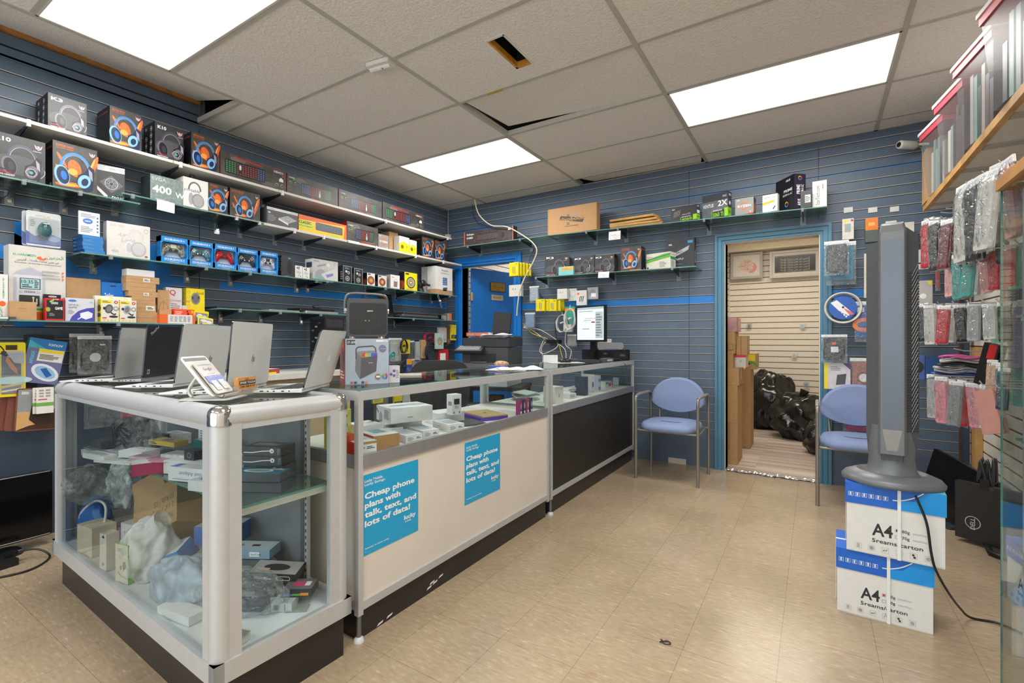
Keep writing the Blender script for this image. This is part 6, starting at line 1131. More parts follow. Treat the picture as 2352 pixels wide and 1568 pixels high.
# ================================================================== goods inside the counters
ZC2,ZCT=.7005,.9592
GK='boxes inside the cream counter';GB='boxes inside the black counter'
def cbox(name,label,px,py,z,w,d,h,rz,mats,art=None,group=GK,cat='box',lift=0.0,rot=None):
 """carton standing on a counter deck: (px, py) is its near bottom edge, front turned to the aisle (+x)"""
 p=onz(px,py,z);xf=min(p.x,-1.479);p=onx(px,py,xf);x=xf-d/2*cos(rz)-abs(w/2*sin(rz));p.y=max(p.y,1.25+w/2)if p.y<2 else p.y;mb=MB();mb.box(-w/2,w/2,-d/2,d/2,0,h,mats)
 if art:art(dict(F=Face(mb,(-w/2,-d/2,0),(1,0,0),(0,0,1),w,h),T=Face(mb,(-w/2,-d/2,h),(1,0,0),(0,1,0),w,d),L=Face(mb,(-w/2,d/2,0),(0,-1,0),(0,0,1),d,h),R=Face(mb,(w/2,-d/2,0),(0,1,0),(0,0,1),d,h)))
 return solo(mb,name,label,cat,group,(x,p.y,z+.0006+lift),pi/2+rz,rot=rot and(rot[0],rot[1],pi/2+rz))
XW=C('dddde0',.45);XR_=C('cf2a24',.45)
def art_xi(f):
 F=f['F'];F.fill(C('b0895c',.6))
 T=f['T'];T.fill(C('dedfe0',.4));T.rect(T.w*.25,.3,T.w*.75,.85,C('7fa9b4',.3));f['L'].fill(XR_)
def art_xi2(f):art_xi(f);F=f['F'];F.rect(.1,.08,F.w-.08,.8,KW);F.lines(.2,.45,F.w*.45,.7,3,INK);F.lines(F.w*.5,.4,F.w-.2,.65,2,INK)
def art_ph(f):
 F=f['F'];F.rect(F.w*.06,.15,F.w-.1,.85,C('e8e8ea',.4));F.lines(F.w*.1,.2,F.w*.5,.75,4,INKG);F.lines(F.w*.62,.4,F.w*.92,.7,2,INK);T=f['T'];T.rect(T.w*.15,.2,T.w*.85,.9,C('b9c9d2',.3));f['L'].text('SAMSUNG',f['L'].w*.3,.4,.12,INKG)
cbox('phone_box','red and white phone box with barcode label, at the near end of the cream counter',858,1058,ZC2,.09,.17,.048,-.28,XW,art_xi2,cat='phone box')
cbox('phone_box','red and white phone box with plain cardboard end',905,1046,ZC2,.115,.18,.058,-.28,XW,art_xi,cat='phone box')
cbox('phone_box','pinkish-sided white phone box, third along the counter front',962,1029,ZC2,.085,.14,.033,-.25,{'*':XW,'-x':C('d8c3c0',.45)},art_ph,cat='phone box')
cbox('phone_box','pale phone box in the middle of the counter front row',1003,1017,ZC2,.085,.16,.035,-.3,XW,art_ph,cat='phone box')
cbox('phone_box','pale phone box nearest the grey tablet',1062,1000,ZC2,.09,.16,.034,-.35,XW,art_ph,cat='phone box')
def art_fold(f):f['F'].line([(.2,.8),(.7,.3)],.01,INKG);T=f['T'];T.poly([(.5,.5),(.9,.7),(1.3,.6),(1.1,.45),(.8,.55)],INK)
cbox('white_box','thick white box with a dark logo on top, behind the red phone boxes',862,1004,ZC2+.0262,.11,.12,.055,-.15,{'*':XW,'-x':C('d2b9ba',.45)},art_fold)
cbox('white_box','flat white box beneath the thick logo box',866,1014,ZC2,.10,.13,.025,-.15,{'*':XW,'-x':C('d0aaaa',.45)},None)
cbox('white_box','white box with picture top, right of the thick logo box',915,1003,ZC2+0,.085,.11,.04,-.2,XW,lambda f:f['T'].ell(f['T'].w*.5,.5,.35,.25,INKG))
cbox('headphones_box','white box below the big headphones box, left one',950,985,ZC2,.17,.13,.06,-.30,XW,lambda f:(f['F'].lines(1.8,.3,2.4,.36,1,INKG),f['T'].ell(f['T'].w*.5,.5,.4,.3,C('b9bcb8',.4))))
cbox('headphones_box','white box below the big headphones box, right one',1050,972,ZC2,.17,.13,.06,-.30,XW,None)
def art_hp2(f):
 T=f['T'];T.ell(T.w*.4,.5,.35,.14,C('93a2b4',.4));T.ell(T.w*.75,.5,.3,.2,C('a9b4c2',.4));L=f['L'];L.ell(L.w*.3,.2,.3,.42,C('9fb0c6',.4));L.line([(.05,.8),(.35,.55)],.12,C('5a74b0',.4));L.lines(L.w*.55,.2,L.w*.9,.85,8,INKG);f['F'].lines(1.2,.3,1.8,.36,1,INK)
cbox('headphones_box','big white headphones box on top of two others in the cream counter',970,968,ZC2+.0615,.215,.17,.07,-.35,XW,art_hp2)
def art_up(f):
 F=f['F'];k=F.w;F.rect(.22*k,.5,.8*k,.78,INK);F.lines(.3*k,.3,.75*k,.45,3,INKG);F.rect(.15*k,.06,.3*k,.16,GREEN);F.rect(.72*k,.06,.86*k,.16,GREEN);f['L'].rect(.15,.45,.45,.65,INKG)
cbox('white_box','upright white box with black print, standing behind the phone boxes',1054,952,ZC2+.0615,.058,.05,.105,-.3,XW,art_up)
t=cbox('tablet','grey tablet lying flat beside the purple case',1110,992,ZC2,.17,.24,.008,-.42,C('5d6064',.35,.4),lambda f:f['T'].poly([(f['T'].w*.5+.05*cos(i),.5+.05*sin(i))for i in range(6)],INK),'tablets in the cream counter','tablet')
cbox('tablet_case','purple tablet case lying under the gold tablet',1160,972,ZC2,.18,.25,.018,-.42,C('5a3fb0',.4),None,'tablets in the cream counter','tablet case')
cbox('tablet','gold tablet lying on the purple case',1160,970,ZC2,.165,.235,.007,-.42,C('c4a878',.35,.35),lambda f:f['T'].poly([(f['T'].w*.5+.05*cos(i),.5+.05*sin(i))for i in range(6)],INK),'tablets in the cream counter','tablet',lift=.019)
for i in range(3):cbox('phone',('dark phone lying behind the gold tablet, nearest one','dark phone lying behind the gold tablet, middle one','dark phone lying behind the gold tablet, farthest one')[i],1098+i*18,963-i*6,ZC2,.07,.14,.009,-.4,{'*':C('6d7074',.35),'+z':C('3c3f42',.15)},None,'phones in the cream counter','phone')
for i,c in enumerate(('8a2a6c','3a2f6a','b0405c','2a3a6a')):cbox('lighter_pack',('magenta','indigo','rose','navy')[i]+' slim carton standing by the gold tablet',1197+i*8,955-i*1.5,ZC2,.024,.03,.09,0,C(c,.4),lambda f:(f['F'].ell(f['F'].w*.5,.6,.08,.2,C('c9a0c0',.4)),f['F'].rect(.04,.1,f['F'].w-.04,.25,KW)),'slim cartons by the gold tablet')
t=root('car_mount_box','yellow and white car mount box with looped tab, near end of the cream counter','box',(-1.70,1.315,ZC2+.0006),rad(38),GK);mb=MB();w,d,h=.095,.06,.155;mb.box(-w/2,w/2,-d/2,d/2,0,h,C('c5bc2c',.45));F=Face(mb,(-w/2,-d/2,0),(1,0,0),(0,0,1),w,h);k=F.w;F.rect(.42*k,0,k,1,C('d5d4ce',.5));F.rect(.46*k,.85,.76*k,.93,YELLOW);F.disc(.9*k,.86,.06,RED);F.ell(.62*k,.6,.1,.14,C('6a6c74',.4),t=-.2);F.ell(.62*k,.6,.06,.09,C('9a9ca4',.4),t=-.2);F.line([(.66*k,.5),(.82*k,.32),(.72*k,.22)],.05,C('5c5a6a',.4));F.disc(.88*k,.62,.08,C('6d9cc4',.4))
for i in range(3):F.rect((.5+.16*i)*k,.06,(.6+.16*i)*k,.13,YELLOW)
for i in range(3):F.rect(.18*k,.2+i*.25,.34*k,.36+i*.25,INK)
mb.build('carton',t);mb=MB();mb.tube([(.02+.02*cos(a),0,h+.018+.022*sin(a))for a in(i*pi/8 for i in range(17))],.005,YELLOW,6);mb.build('loop_tab',t)
cbox('game_box','orange box end beside the yellow car mount box',812,1040,ZC2,.05,.08,.07,-.1,C('d9552a',.45),None,lift=0)
# ---- black counter
def art_cable(f):F=f['F'];F.lines(.2,.2,F.w-.2,.8,3,INKG)
for(nm,lab,px,py,w,d,h,c,art)in(('white_box','white earbud box at the near end of the black counter',1287,925,.11,.10,.115,'dedede',lambda f:(f['F'].disc(.75,.85,.05,C('b09a3a',.4)),f['F'].ell(.45,.45,.06,.12,INKG))),
('white_box','flat white box beside the earbud box in the black counter',1318,914,.10,.10,.035,'d8d8da',art_cable),('white_box','second flat white box, under the black one',1340,905,.10,.09,.03,'dcdcde',art_cable),
('speaker_box','tall black box in the black counter',1348,908,.055,.09,.15,'2c3036',None),('speaker_box','tall white box with a dark oval, next to the tall black one',1363,900,.055,.09,.15,'d6d6d8',lambda f:(f['F'].ell(f['F'].w*.5,.42,.1,.17,C('4c5668',.4)),f['F'].lines(.08,.78,.3,.86,2,INKG))),
('cable_box','small white and blue box, lower of two stacked',1378,897,.05,.06,.07,'d0d6e0',lambda f:(f['F'].rect(.05,.1,f['F'].w-.05,.5,C('8fb4dc',.4)),f['F'].text('GTS',.1,.2,.3,C('3a3f8a',.4),.02,width=f['F'].w*.7))),
('cable_box','small white box lettered red, middle of the black counter',1400,890,.13,.08,.06,'d9d4d2',lambda f:(f['F'].text('888',f['F'].w*.45,.2,.6,RED,.04,width=f['F'].w*.45),f['F'].rect(.05,.55,f['F'].w*.42,.9,C('3a9ac4',.4)))),
('cable_box','small white and blue box at the right of the red-lettered one',1424,884,.05,.06,.075,'d0d6e0',lambda f:(f['F'].rect(.05,.1,f['F'].w-.05,.5,C('8fb4dc',.4)),f['F'].text('GTS',.1,.2,.3,C('3a3f8a',.4),.02,width=f['F'].w*.7))),
('book','dark old book lying at the far end of the black counter',1446,884,.15,.1,.03,'4a463c',lambda f:f['F'].rect(f['F'].w*.5,.1,f['F'].w,.9,C('b5a06a',.6)))):
 cbox(nm,lab,px,py,ZC2,w,d,h,-.1,C(c,.45),art,GB,'book' if nm=='book' else 'box')
cbox('cable_box','small white and blue box, upper of two stacked',1378,897,ZC2,.05,.06,.065,-.1,C('d0d6e0',.45),lambda f:(f['F'].rect(.05,.1,f['F'].w-.05,.5,C('8fb4dc',.4)),f['F'].text('GTS',.1,.2,.3,C('3a3f8a',.4),.02,width=f['F'].w*.7)),GB,lift=.0708)
cbox('white_box','loose white packs heaped on the flat white boxes',1322,908,ZC2,.13,.09,.025,-.2,XW,art_cable,GB,lift=.036)
mb=MB();p=onz(1310,890,ZC2)
for i in range(5):mb.at((0,0,.012*i),(.03*i,0,i*.4));mb.box(-.09,.09,-.06,.06,0,.008,C(('b9bcbe','8d9296','d0d2d2','6d7276','c2c6c6')[i],.4))
mb.at();solo(mb,'document_pile','pile of grey packets at the back of the black counter','papers',GB,(-1.84,3.10,ZC2+.001))
# ================================================================== on the counters
a,b=PD(793,2.02),PD(893,2.105);an=math.atan2(b.y-a.y,b.x-a.x);w=(b-a).length;h=.196;d=.15
SYB=C('a9b6c8',.4,noise=.06,scale=8)
mb=MB();mb.box(-w/2,w/2,0,d,0,h,{'*':SYB,'-x':C('a8493c',.4,noise=.3,scale=25)});f=faces(mb,w,d,h);F=f['F'];k=F.w
F.rect(.03,.87,.22*k,.97,C('2d3644',.4));F.text('SY-309S',.045,.895,.05,KW,.02,width=.19*k);F.rect(.70*k,.93,.97*k,.975,KW);F.text('SPEAKER',.86*k,.935,.03,INKG,0,width=.1*k);F.disc(.85*k,.78,.085,C('6a6a90',.4))
for i in range(6):F.rect(.78*k+i*.026,.70,.785*k+i*.026,.86,SYB);F.k-=1
F.k+=1;F.rect(.77*k,.77,.94*k,.78,SYB)
F.poly([(.22*k,.30),(.33*k,.12),(.36*k,.64),(.24*k,.72)],C('77797f',.4));F.poly([(.33*k,.12),(.70*k,.28),(.73*k,.62),(.36*k,.58)],C('5d5a62',.4));F.poly([(.24*k,.72),(.36*k,.58),(.73*k,.62),(.66*k,.74)],C('8a8c92',.4));F.line([(.24*k,.56),(.24*k,.78),(.29*k,.82),(.62*k,.84),(.68*k,.8),(.7*k,.7)],.025,C('55565c',.4));F.text('sycon',.52*k,.46,.03,KW,.0)
for i,c in enumerate(('c94a3a','d3a93a','6fc0a0','4a6ac0','6a4ac0')):F.poly([(.37*k+i*.07*k,.60),(.44*k+i*.07*k,.61),(.44*k+i*.07*k,.69),(.37*k+i*.07*k,.67)],C(c,.35))
for i,c in enumerate(('8fc4cc','c45a6a','4a5262','8fc4cc','4a5262','cc8a6a')):F.rect(.03+i*.082*k,.02,.03+i*.082*k+.055,.07,C(c,.4))
F.disc(.74*k,.16,.06,C('8a7460',.4));F.rect(.70*k,.14,.79*k,.18,KW)
for i,c in enumerate(('c94a6a','d3a93a','4fa05a','4a8ac0','7a4ac0')):F.arc(.90*k,.17,.062,.062,.03,C(c,.4),i*72,i*72+72,6)
f['L'].ell(f['L'].w*.5,.5,.2,.3,C('4a505c',.4));f['L'].lines(.1,.1,f['L'].w-.1,.3,3,C('d9c9b9',.4))
KB=solo(mb,'speaker_carton','silver-blue carton with a speaker picture, under the karaoke speaker','box',None,((a.x+b.x)/2,(a.y+b.y)/2,ZCT+.0005),an)
t=root('portable_speaker','dark portable speaker with a carry handle, standing on its own carton','speaker',tuple(KB.matrix_basis@Vector((.004,.012,h+.0006))),an-rad(6))
SPG=C('4a4b50',.4,noise=.06);SPD=C('26272a',.5,noise=.1,scale=300);w,d,h=.168,.115,.165
mb=MB();V=MB();V.prism(rrect(w,h,.02,5),0,d,SPG,SPG);V.v=[(x,d-z,y+h/2+.008)for x,y,z in V.v];V.build('body',t,bev=.004)
V=MB();V.prism(rrect(w-.014,h-.032,.012,5),-.0,.003,SPD,SPD);V.v=[(x+.002,-z-.0005,y+h/2+.004)for x,y,z in V.v];F=Face(V,(-w/2,-.0037,.008),(1,0,0),(0,0,1),w,h);F.arc(.5*F.w,.42,.27,.27,.012,C('36373b',.5));F.arc(.5*F.w,.42,.18,.18,.01,C('36373b',.5));F.rect(.46*F.w,.63,.66*F.w,.73,INK);F.text('sycon',.48*F.w,.66,.045,KW,.01);F.disc(.44*F.w,.42,.018,C('8d8a72',.4));F.disc(.53*F.w,.42,.018,C('8d8a72',.4));V.build('grille',t)
mb=MB();mb.sheet(lambda u,v:(-w/2+.006+u*(w-.012),.004+.02*v,h+.0065-.012*(1-v)**2+.002*sin(u*31)*v),24,4,C('8d8780',.35,.3,noise=.3,scale=40));mb.build('light_bar',t)
mb=MB();mb.tube(bez([(-w/2-.006,d*.55,h*.72),(-w/2-.005,d*.5,h*1.05),(-w/2+.015,d*.45,h*1.19),(0,d*.45,h*1.2),(w/2-.015,d*.45,h*1.17),(w/2+.004,d*.5,h*1.05),(w/2+.005,d*.55,h*.75)],6),.006,C('6f6f70',.35,.4),8);mb.build('handle',t)
for s_ in(-1,1):mb=MB();mb.cyl((s_*(w/2-.002),d*.55,h*.75),(s_*(w/2+.012),d*.55,h*.75),.013,CHROME);mb.build('handle_screw',t)
for s_ in(-1,1):
 for q in(.02,d-.02):mb=MB();mb.cyl((s_*(w/2-.022),q,0),(s_*(w/2-.022),q,.012),.011,CHROME);mb.build('foot',t)
p=PD(906,2.14);mb=MB();mb.box(-.024,.024,0,.05,0,.075,C('cbcad2',.45));F=Face(mb,(-.024,0,0),(1,0,0),(0,0,1),.048,.075)
for x,y in((.3,.7),(.12,.5),(.3,.42)):F.disc(x,y,.085,C('6a62a0',.4))
F.lines(.42,.25,.6,.75,5,INKG);solo(mb,'earbud_box','small white box with violet dots beside the silver-blue carton','box',None,(p.x,p.y,ZCT+.0005),an)
a=onz(943,862,ZCT);mb=MB();mb.box(-.06,.06,-.012,.012,0,.01,C('d8d2c8',.45));mb.box(-.062,-.058,-.013,.013,0,.011,RED);mb.box(.058,.062,-.013,.013,0,.011,RED);solo(mb,'ruler_pack','thin white pack with red ends lying on the cream counter glass','packet',None,(a.x,a.y,ZCT+.0005),.75)
# papers and pen
for i,(px,d,w,dd,rz,lab)in enumerate(((1150,3.0,.26,.2,.3,'white paper sheets lying where the two counters meet, lower sheet'),(1205,3.05,.28,.2,.75,'crumpled white sheets lying on the paper by the printer'))):
 p=PD(px,d);mb=MB();mb.sheet(lambda u,v:((u-.5)*w,(v-.5)*dd,.001+.004*i+.004*sin(u*7+i)*v+(.012*abs(sin(u*9))*(v)if i else 0)),12,8,PAPER);solo(mb,'paper_sheet',lab,'paper','papers by the printer',(max(-1.86,min(p.x,-1.6)),max(p.y,2.6),ZCT+.001),rz,thick=.002)
mb=MB();mb.cyl((-.06,0,.006),(.06,0,.008),.005,C('1f4fc0',.3));p=PD(1165,2.95);solo(mb,'pen','blue pen on the papers by the printer','pen',None,(-1.74,2.58,ZCT+.012),.4)
mb=MB();mb.blob((0,0,.018),(.05,.03,.02),C('b9926c',.6,noise=.5,scale=60),4,.2,flat=0);solo(mb,'candy_bag','brown printed snack pouch on the papers','packet',None,(-1.78,2.68,ZCT+.012),.3)
# ---- printer on its stand behind the counters
t=root('printer_stand','dark printer stand behind the counter junction','stand',(-2.36,3.42,0),rad(20));mb=MB();mb.box(-.3,.3,-.26,.26,.735,.765,DARK);mb.build('top',t)
for x in(-.27,.27):
 for y in(-.23,.23):mb=MB();mb.box(x-.02,x+.02,y-.02,y+.02,0,.735,DARK);mb.build('leg',t)
mb=MB();mb.box(-.27,.27,-.23,.23,.50,.52,DARK);mb.build('lower_shelf',t)
for(lab,x,y,w,d,h,c,nm,z)in(('maroon box on the printer stand lower shelf',.05,-.08,.14,.12,.09,'7a2f2c','storage_box',.52),('pale blue basket on the printer stand lower shelf',-.16,-.1,.15,.13,.09,'a9c4c8','basket',.52),('second maroon box stacked on the first, behind the counter glass',.05,-.08,.12,.11,.07,'8d3a34','storage_box',.611)):
 M_=Matrix.Translation((-2.36,3.42,0))@Matrix.Rotation(rad(20),4,'Z');q=M_@Vector((x,y,z));mb=MB();mb.box(-w/2,w/2,-d/2,d/2,0,h,C(c,.45));solo(mb,nm,lab,'box',None,tuple(q+Vector((0,0,.0006))),rad(20),bev=.004)
t=root('laser_printer','black and white office laser printer behind the counter junction','printer',(-2.36,3.42,.766),rad(14));PK=C('2c2d30',.45);PK2=C('3e4044',.4);PWH=C('cfd0d2',.45)
mb=MB();mb.box(-.20,.20,-.2,.2,0,.14,PWH);mb.box(-.19,.0,-.205,-.199,.02,.1,C('bdbec2',.45));mb.build('paper_tray',t,bev=.006)
mb=MB();mb.box(-.20,.205,-.19,.2,.14,.32,PK2);mb.add([(-.21,-.215,.14),(.205,-.215,.14),(.205,-.19,.19),(-.21,-.19,.19)],[(0,1,2,3)],PK2);mb.box(-.13,.1,-.192,-.185,.2,.27,BLACK);mb.box(-.12,.02,-.2,-.19,.195,.202,STEEL);mb.build('body',t,bev=.006)
mb=MB();mb.box(-.20,.21,-.18,.2,.325,.40,PK);mb.box(-.12,.2,-.1,.18,.40,.415,PK2);mb.build('scanner_lid',t,bev=.008)
mb=MB();mb.at((-.12,-.215,.305),(rad(22),0,0));mb.box(-.12,.12,-.06,.06,-.012,.012,PK);
for i in range(11):mb.box(-.1+i*.018,-.088+i*.018,-.04,.04,.012,.014,C('8d8f92',.4))
mb.at();mb.build('control_panel',t,bev=.003)
M_=Matrix.Translation((-2.36,3.42,.766))@Matrix.Rotation(rad(14),4,'Z')
def onprn(v):return tuple(M_@Vector(v))
mb=MB();mb.box(-.1,.1,-.06,.06,0,.03,{'*':C('d9662f',.5),'+x':PAPER});F=Face(mb,(-.1,-.06,0),(1,0,0),(0,0,1),.2,.03);F.text('FREEZER POCKETS',.4,.25,.5,C('e9b48f',.5),.02,width=4.5);solo(mb,'book','orange book lying on top of the laser printer','book',None,onprn((-.1,-.05,.4155)),rad(16))
mb=MB();mb.box(-.075,.075,-.03,.03,0,.2,C('1d1e20',.5,noise=.3,scale=200));o=solo(mb,'router','black upright router standing on the laser printer','router',None,onprn((.06,.05,.4155)),rad(24),bev=.006);o.rotation_euler=(0,rad(5),rad(24));o.location.z+=.007
for i in range(3):mb=MB();mb.sheet(lambda u,v:((u-.5)*.24,(v-.5)*.17,.003+.004*i+.018*sin(u*4+i)**2*v),10,6,C('cfcfd8',.6));solo(mb,'paper_sheet',('bottom','middle','top')[i]+' loose sheet curled on the laser printer','paper','papers on the printer',onprn((.08,-.12,.402+.006*i)),rad(8+9*i),thick=.0015)
# ---- computer corner
a,b,an=span(1389,4.18,1324,.36);t=root('monitor','computer monitor showing a web page, at the far end of the counters','monitor',((a.x+b.x)/2,(a.y+b.y)/2,ZCT),an)
w,h,z0=.36,.325,.172;mb=MB();mb.box(-w/2,w/2,-.03,0,z0,z0+h,BLACK);mb.build('housing',t,bev=.004)
mb=MB();F=Face(mb,(w/2-.012,.0004,z0+.018),(-1,0,0),(0,0,1),w-.024,h-.03);k=F.w;F.fill(emis('screen_light','cfe6ea',.62));SI=C('47494f',.4)
F.rect(.0,.93,k,1,C('b9c9d2',.4));F.lines(.05*k,.86,.9*k,.89,1,SI);F.text('Acme',.05*k,.79,.025,SI);F.text('2025 Insurance Guide',.30*k,.64,.04,RED,.01,width=.42*k);F.lines(.25*k,.58,.7*k,.61,1,INKG);F.rect(.55*k,.52,.68*k,.56,RED);F.text('4.7',.32*k,.52,.035,SI);F.lines(.2*k,.32,.62*k,.35,1,SI);F.rect(.70*k,.05,.98*k,.85,C('c5d3da',.4));F.lines(.72*k,.1,.95*k,.8,9,INKG);mb.build('screen',t)
mb=MB();mb.box(-.03,.03,-.06,-.03,.06,z0+.1,BLACK);mb.prism(rrect(.16,.10,.03),0.0006,.012,BLACK);mb.box(-.03,.03,-.06,-.02,.01,.08,BLACK);mb.build('stand',t)
t=root('desktop_computer','black flat desktop computer lying on the far end of the black counter','computer',(-1.66,4.27,ZCT+.0005),rad(58));mb=MB();w,d,h=.33,.29,.098;mb.box(-w/2,w/2,-d/2,d/2,0,h,C('1e1f21',.4));mb.build('case',t,bev=.004)
mb=MB();mb.box(-w/2+.004,w/2-.004,-d/2-.008,-d/2,.004,h-.004,C('17181a',.35));F=Face(mb,(-w/2,-d/2-.008,0),(1,0,0),(0,0,1),w,h)
for i in range(20):F.rect(1.5+i*.08,.12,1.53+i*.08,.85,C('2f3033',.5));F.k-=1
F.k+=1;F.text('DELL',.35,.62,.12,INKG);F.text('DELL',2.2,.4,.2,INKG);mb.build('front_bezel',t)
t=root('soundbar','small white speaker bar on top of the desktop computer','speaker',(-1.64,4.25,ZCT+.0995),rad(58));V=MB();V.prism([(-.15,.02),(-.13,0),(.13,0),(.15,.02),(.15,.045),(.13,.065),(-.13,.065),(-.15,.045)],0,.06,C('c9cacb',.4),C('97989a',.6,noise=.2,scale=200));V.v=[(x,-z,y)for x,y,z in V.v];F=Face(V,(-.15,-.06,0),(1,0,0),(0,0,1),.3,.065);F.rect(1.1,.02,3.6,.14,C('6a78c4',.4));V.build('body',t)
mb=MB();mb.box(-.03,.03,0,.03,0,.05,{'*':C('d6d4d8',.45),'+z':C('7a3f9a',.4)});mb.box(-.03,.03,-.0005,0,.036,.05,C('7a3f9a',.4));solo(mb,'roll_box','small white and purple box on the white speaker bar','box',None,(-1.665,4.185,ZCT+.166),rad(50))
mb=MB();mb.box(-.035,.035,0,.004,0,.032,PAPER);F=Face(mb,(-.035,0,0),(1,0,0),(0,0,1),.07,.032);F.text('NET VAL',.4,.4,.3,INK);solo(mb,'desk_sign','tiny white tent sign on the white speaker bar','sign',None,(-1.632,4.27,ZCT+.166),rad(55))
mb=MB();mb.box(-.02,.02,0,.05,0,.085,C('d6d4d2',.45));F=Face(mb,(-.02,0,0),(1,0,0),(0,0,1),.04,.085)
for i in range(4):F.lines(.08,.12+i*.21,.4,.24+i*.21,2,C('a06a6a',.4),seed=i)
solo(mb,'label_box','small white box with red lines at the wall end of the counter','box',None,(-1.497,4.44,ZCT+.0005),rad(70))
mb=MB();mb.prism(rrect(.30,.12,.01),0,.016,C('3a3c3f',.45));T=Face(mb,(-.15,-.06,.016),(1,0,0),(0,1,0),.3,.12);art_keys(T,.1,.14,2.25,.7,5,16,(C('55575b',.4),),C('2f3134',.45));solo(mb,'keyboard','dark computer keyboard in front of the monitor','keyboard',None,(-1.71,3.86,ZCT+.0005),rad(52))
mb=MB();mb.blob((0,0,.014),(.055,.032,.022),C('1d1e22',.25),2,.03,flat=0);solo(mb,'mouse','black computer mouse left of the keyboard','computer mouse',None,(-1.75,3.60,ZCT+.0025),rad(40))
mb=MB();mb.box(-.14,.14,-.09,.09,0,.002,C('c9c9cb',.6));solo(mb,'mouse_pad','pale paper pad under the black mouse','pad',None,(-1.75,3.60,ZCT+.0005),rad(45))
mb=MB();mb.box(-.05,.05,-.035,.035,0,.03,{'*':C('4f5154',.4),'+z':C('8a8585',.4)});mb.box(-.03,.03,-.036,-.035,.006,.02,C('b9b0ae',.4));o=solo(mb,'card_reader','grey card reader at the aisle edge of the black counter','card reader',None,(-1.535,3.98,ZCT+.0005),rad(65),bev=.006)
mb=MB();mb.tube(bez([(-1.52,4.03,ZCT+.012),(-1.49,4.10,ZCT+.02),(-1.475,4.18,ZCT+.006),(-1.447,4.24,ZCT-.06),(-1.446,4.28,.80),(-1.447,4.30,.74)],8),.003,C('4a4c50',.4),6);solo(mb,'reader_cable','thin grey cable from the card reader down the counter glass','cable')
mb=MB();mb.box(-.06,.06,-.02,.02,0,.06,XW);solo(mb,'receipt_box','small white box behind the mouse','box',None,(-1.90,3.62,ZCT+.0005),rad(30))
# ---- office chair behind the cream counter
t=root('office_chair','black office chair behind the cream counter','chair',(-2.36,2.70,.05),rad(35));BKF=C('2b2b2c',.8,noise=.1,scale=120)
V=MB();V.prism(rrect(.46,.40,.12,6),-.03,.03,BKF);V.v=[(x,z+.22-.25*x*x,y+.74)for x,y,z in V.v];V.build('backrest',t,bev=.02);mb=MB();mb.prism(rrect(.48,.46,.12,6),.42,.50,BKF);mb.build('seat',t,bev=.02)
mb=MB();mb.cyl((0,0,.1),(0,0,.42),.03,BLACK);mb.tube([(0,.2,.44),(0,.26,.5),(0,.26,.7)],.02,BLACK);mb.build('column',t)
for i in range(5):a=i*2*pi/5;mb=MB();mb.tube([(0,0,.11),(.28*cos(a),.28*sin(a),.06)],.018,BLACK);mb.cyl((.28*cos(a),.28*sin(a)-.02,.03),(.28*cos(a),.28*sin(a)+.02,.03),.03,BLACK);mb.build('leg',t)
# ================================================================== staff corner: desk, tower, hanging goods
t=root('desk','white rounded desk top along the left wall, seen between the laptops','desk',(-3.55,2.2,0));mb=MB();mb.box(-.27,.27,-.5,.55,.86,.90,C('d6d6d2',.4));mb.build('top',t,bev=.015);mb=MB();mb.box(-.25,.22,-.46,.5,0,.86,C('bfa98c',.6));mb.build('body',t)
t=root('tower_computer','open black tower computer on the white desk, behind the fruit-logo laptop','computer',(-3.60,2.60,.9005),pi/2);mb=MB();w,d,h=.19,.2,.44;mb.box(-w/2,w/2,-d,.0,0,h,C('1e2024',.4));F=Face(mb,(-w/2,0,0),(0,-1,0),(0,0,1),d,h);F.rect(.03,.05,.42,.95,C('0f1012',.5))
for i in range(12):F.rect(.06+.1*(i%3),.1+.07*i,.13+.1*(i%3),.13+.07*i,C(('5a5c60','8d8a80','3d4046')[i%3],.4))
F=Face(mb,(-w/2,-d,0),(1,0,0),(0,0,1),w,h);F.rect(.03,.8,F.w-.03,.95,C('33353a',.4));mb.build('case',t)
mb=MB();mb.box(-.06,.06,-.09,.09,0,.035,{'*':WHITE,'+x':C('a8463a',.5)});mb.box(.061,.075,-.02,.04,0,.012,YELLOW);solo(mb,'white_box','white box with a red end lying on the white desk','box',None,(-3.42,2.0,.9006),.3)
GL='goods hanging behind the cream counter'
def hang_L(name,label,px0,px1,py0,py1,c,kind='box',xf=-3.68,art=None,cat='accessory'):
 a,b,z1,z0=onx(px0,0,xf).y,onx(px1,0,xf).y,onx((px0+px1)/2,py0,xf).z,onx((px0+px1)/2,py1,xf).z;w,h=b-a,z1-z0;m=C(c,.45,noise=.1)
 hang(name,label,(xf,(a+b)/2,z1),pi/2,w,h,m,kind,GL,art,cat)
def hang(name,label,loc,rz,w,h,m,kind,group,art=None,cat='accessory',d=.025,tilt=0.0):
 if kind=='bag':return bagged(name,label,cat,group,loc,rz,w,h,m,art,tilt=tilt)
 if kind=='coil':
  mb=MB();n=60;rn=random.Random(len(label)*7+int(w*1e4));pts=[(w*.42*cos(i*.66)*(1+.12*sin(i*1.9)),-.012+.012*sin(i*.31),-h*.55+h*.42*sin(i*.66)*(1+.1*cos(i*1.3)))for i in range(n)]
  mb.tube(bez(pts,3),.0035,m,5);mb.tube([(0,0,0),(0,-.012,-h*.15)],.003,m,5);mb.tube([(-w*.12,-.014,-h*.55),(w*.12,-.014,-h*.5)],.01,m,6);return solo(mb,name,label,cat,group,loc,rz)
 mb=MB();mb.box(-w/2,w/2,-d,0,-h,0,m);F=Face(mb,(-w/2,-d,-h),(1,0,0),(0,0,1),w,h)
 if art:art(F)
 else:F.lines(F.w*.15,.1,F.w*.85,.3,3,INKG)
 return solo(mb,name,label,cat,group,loc,rz,rot=(0,tilt,rz))
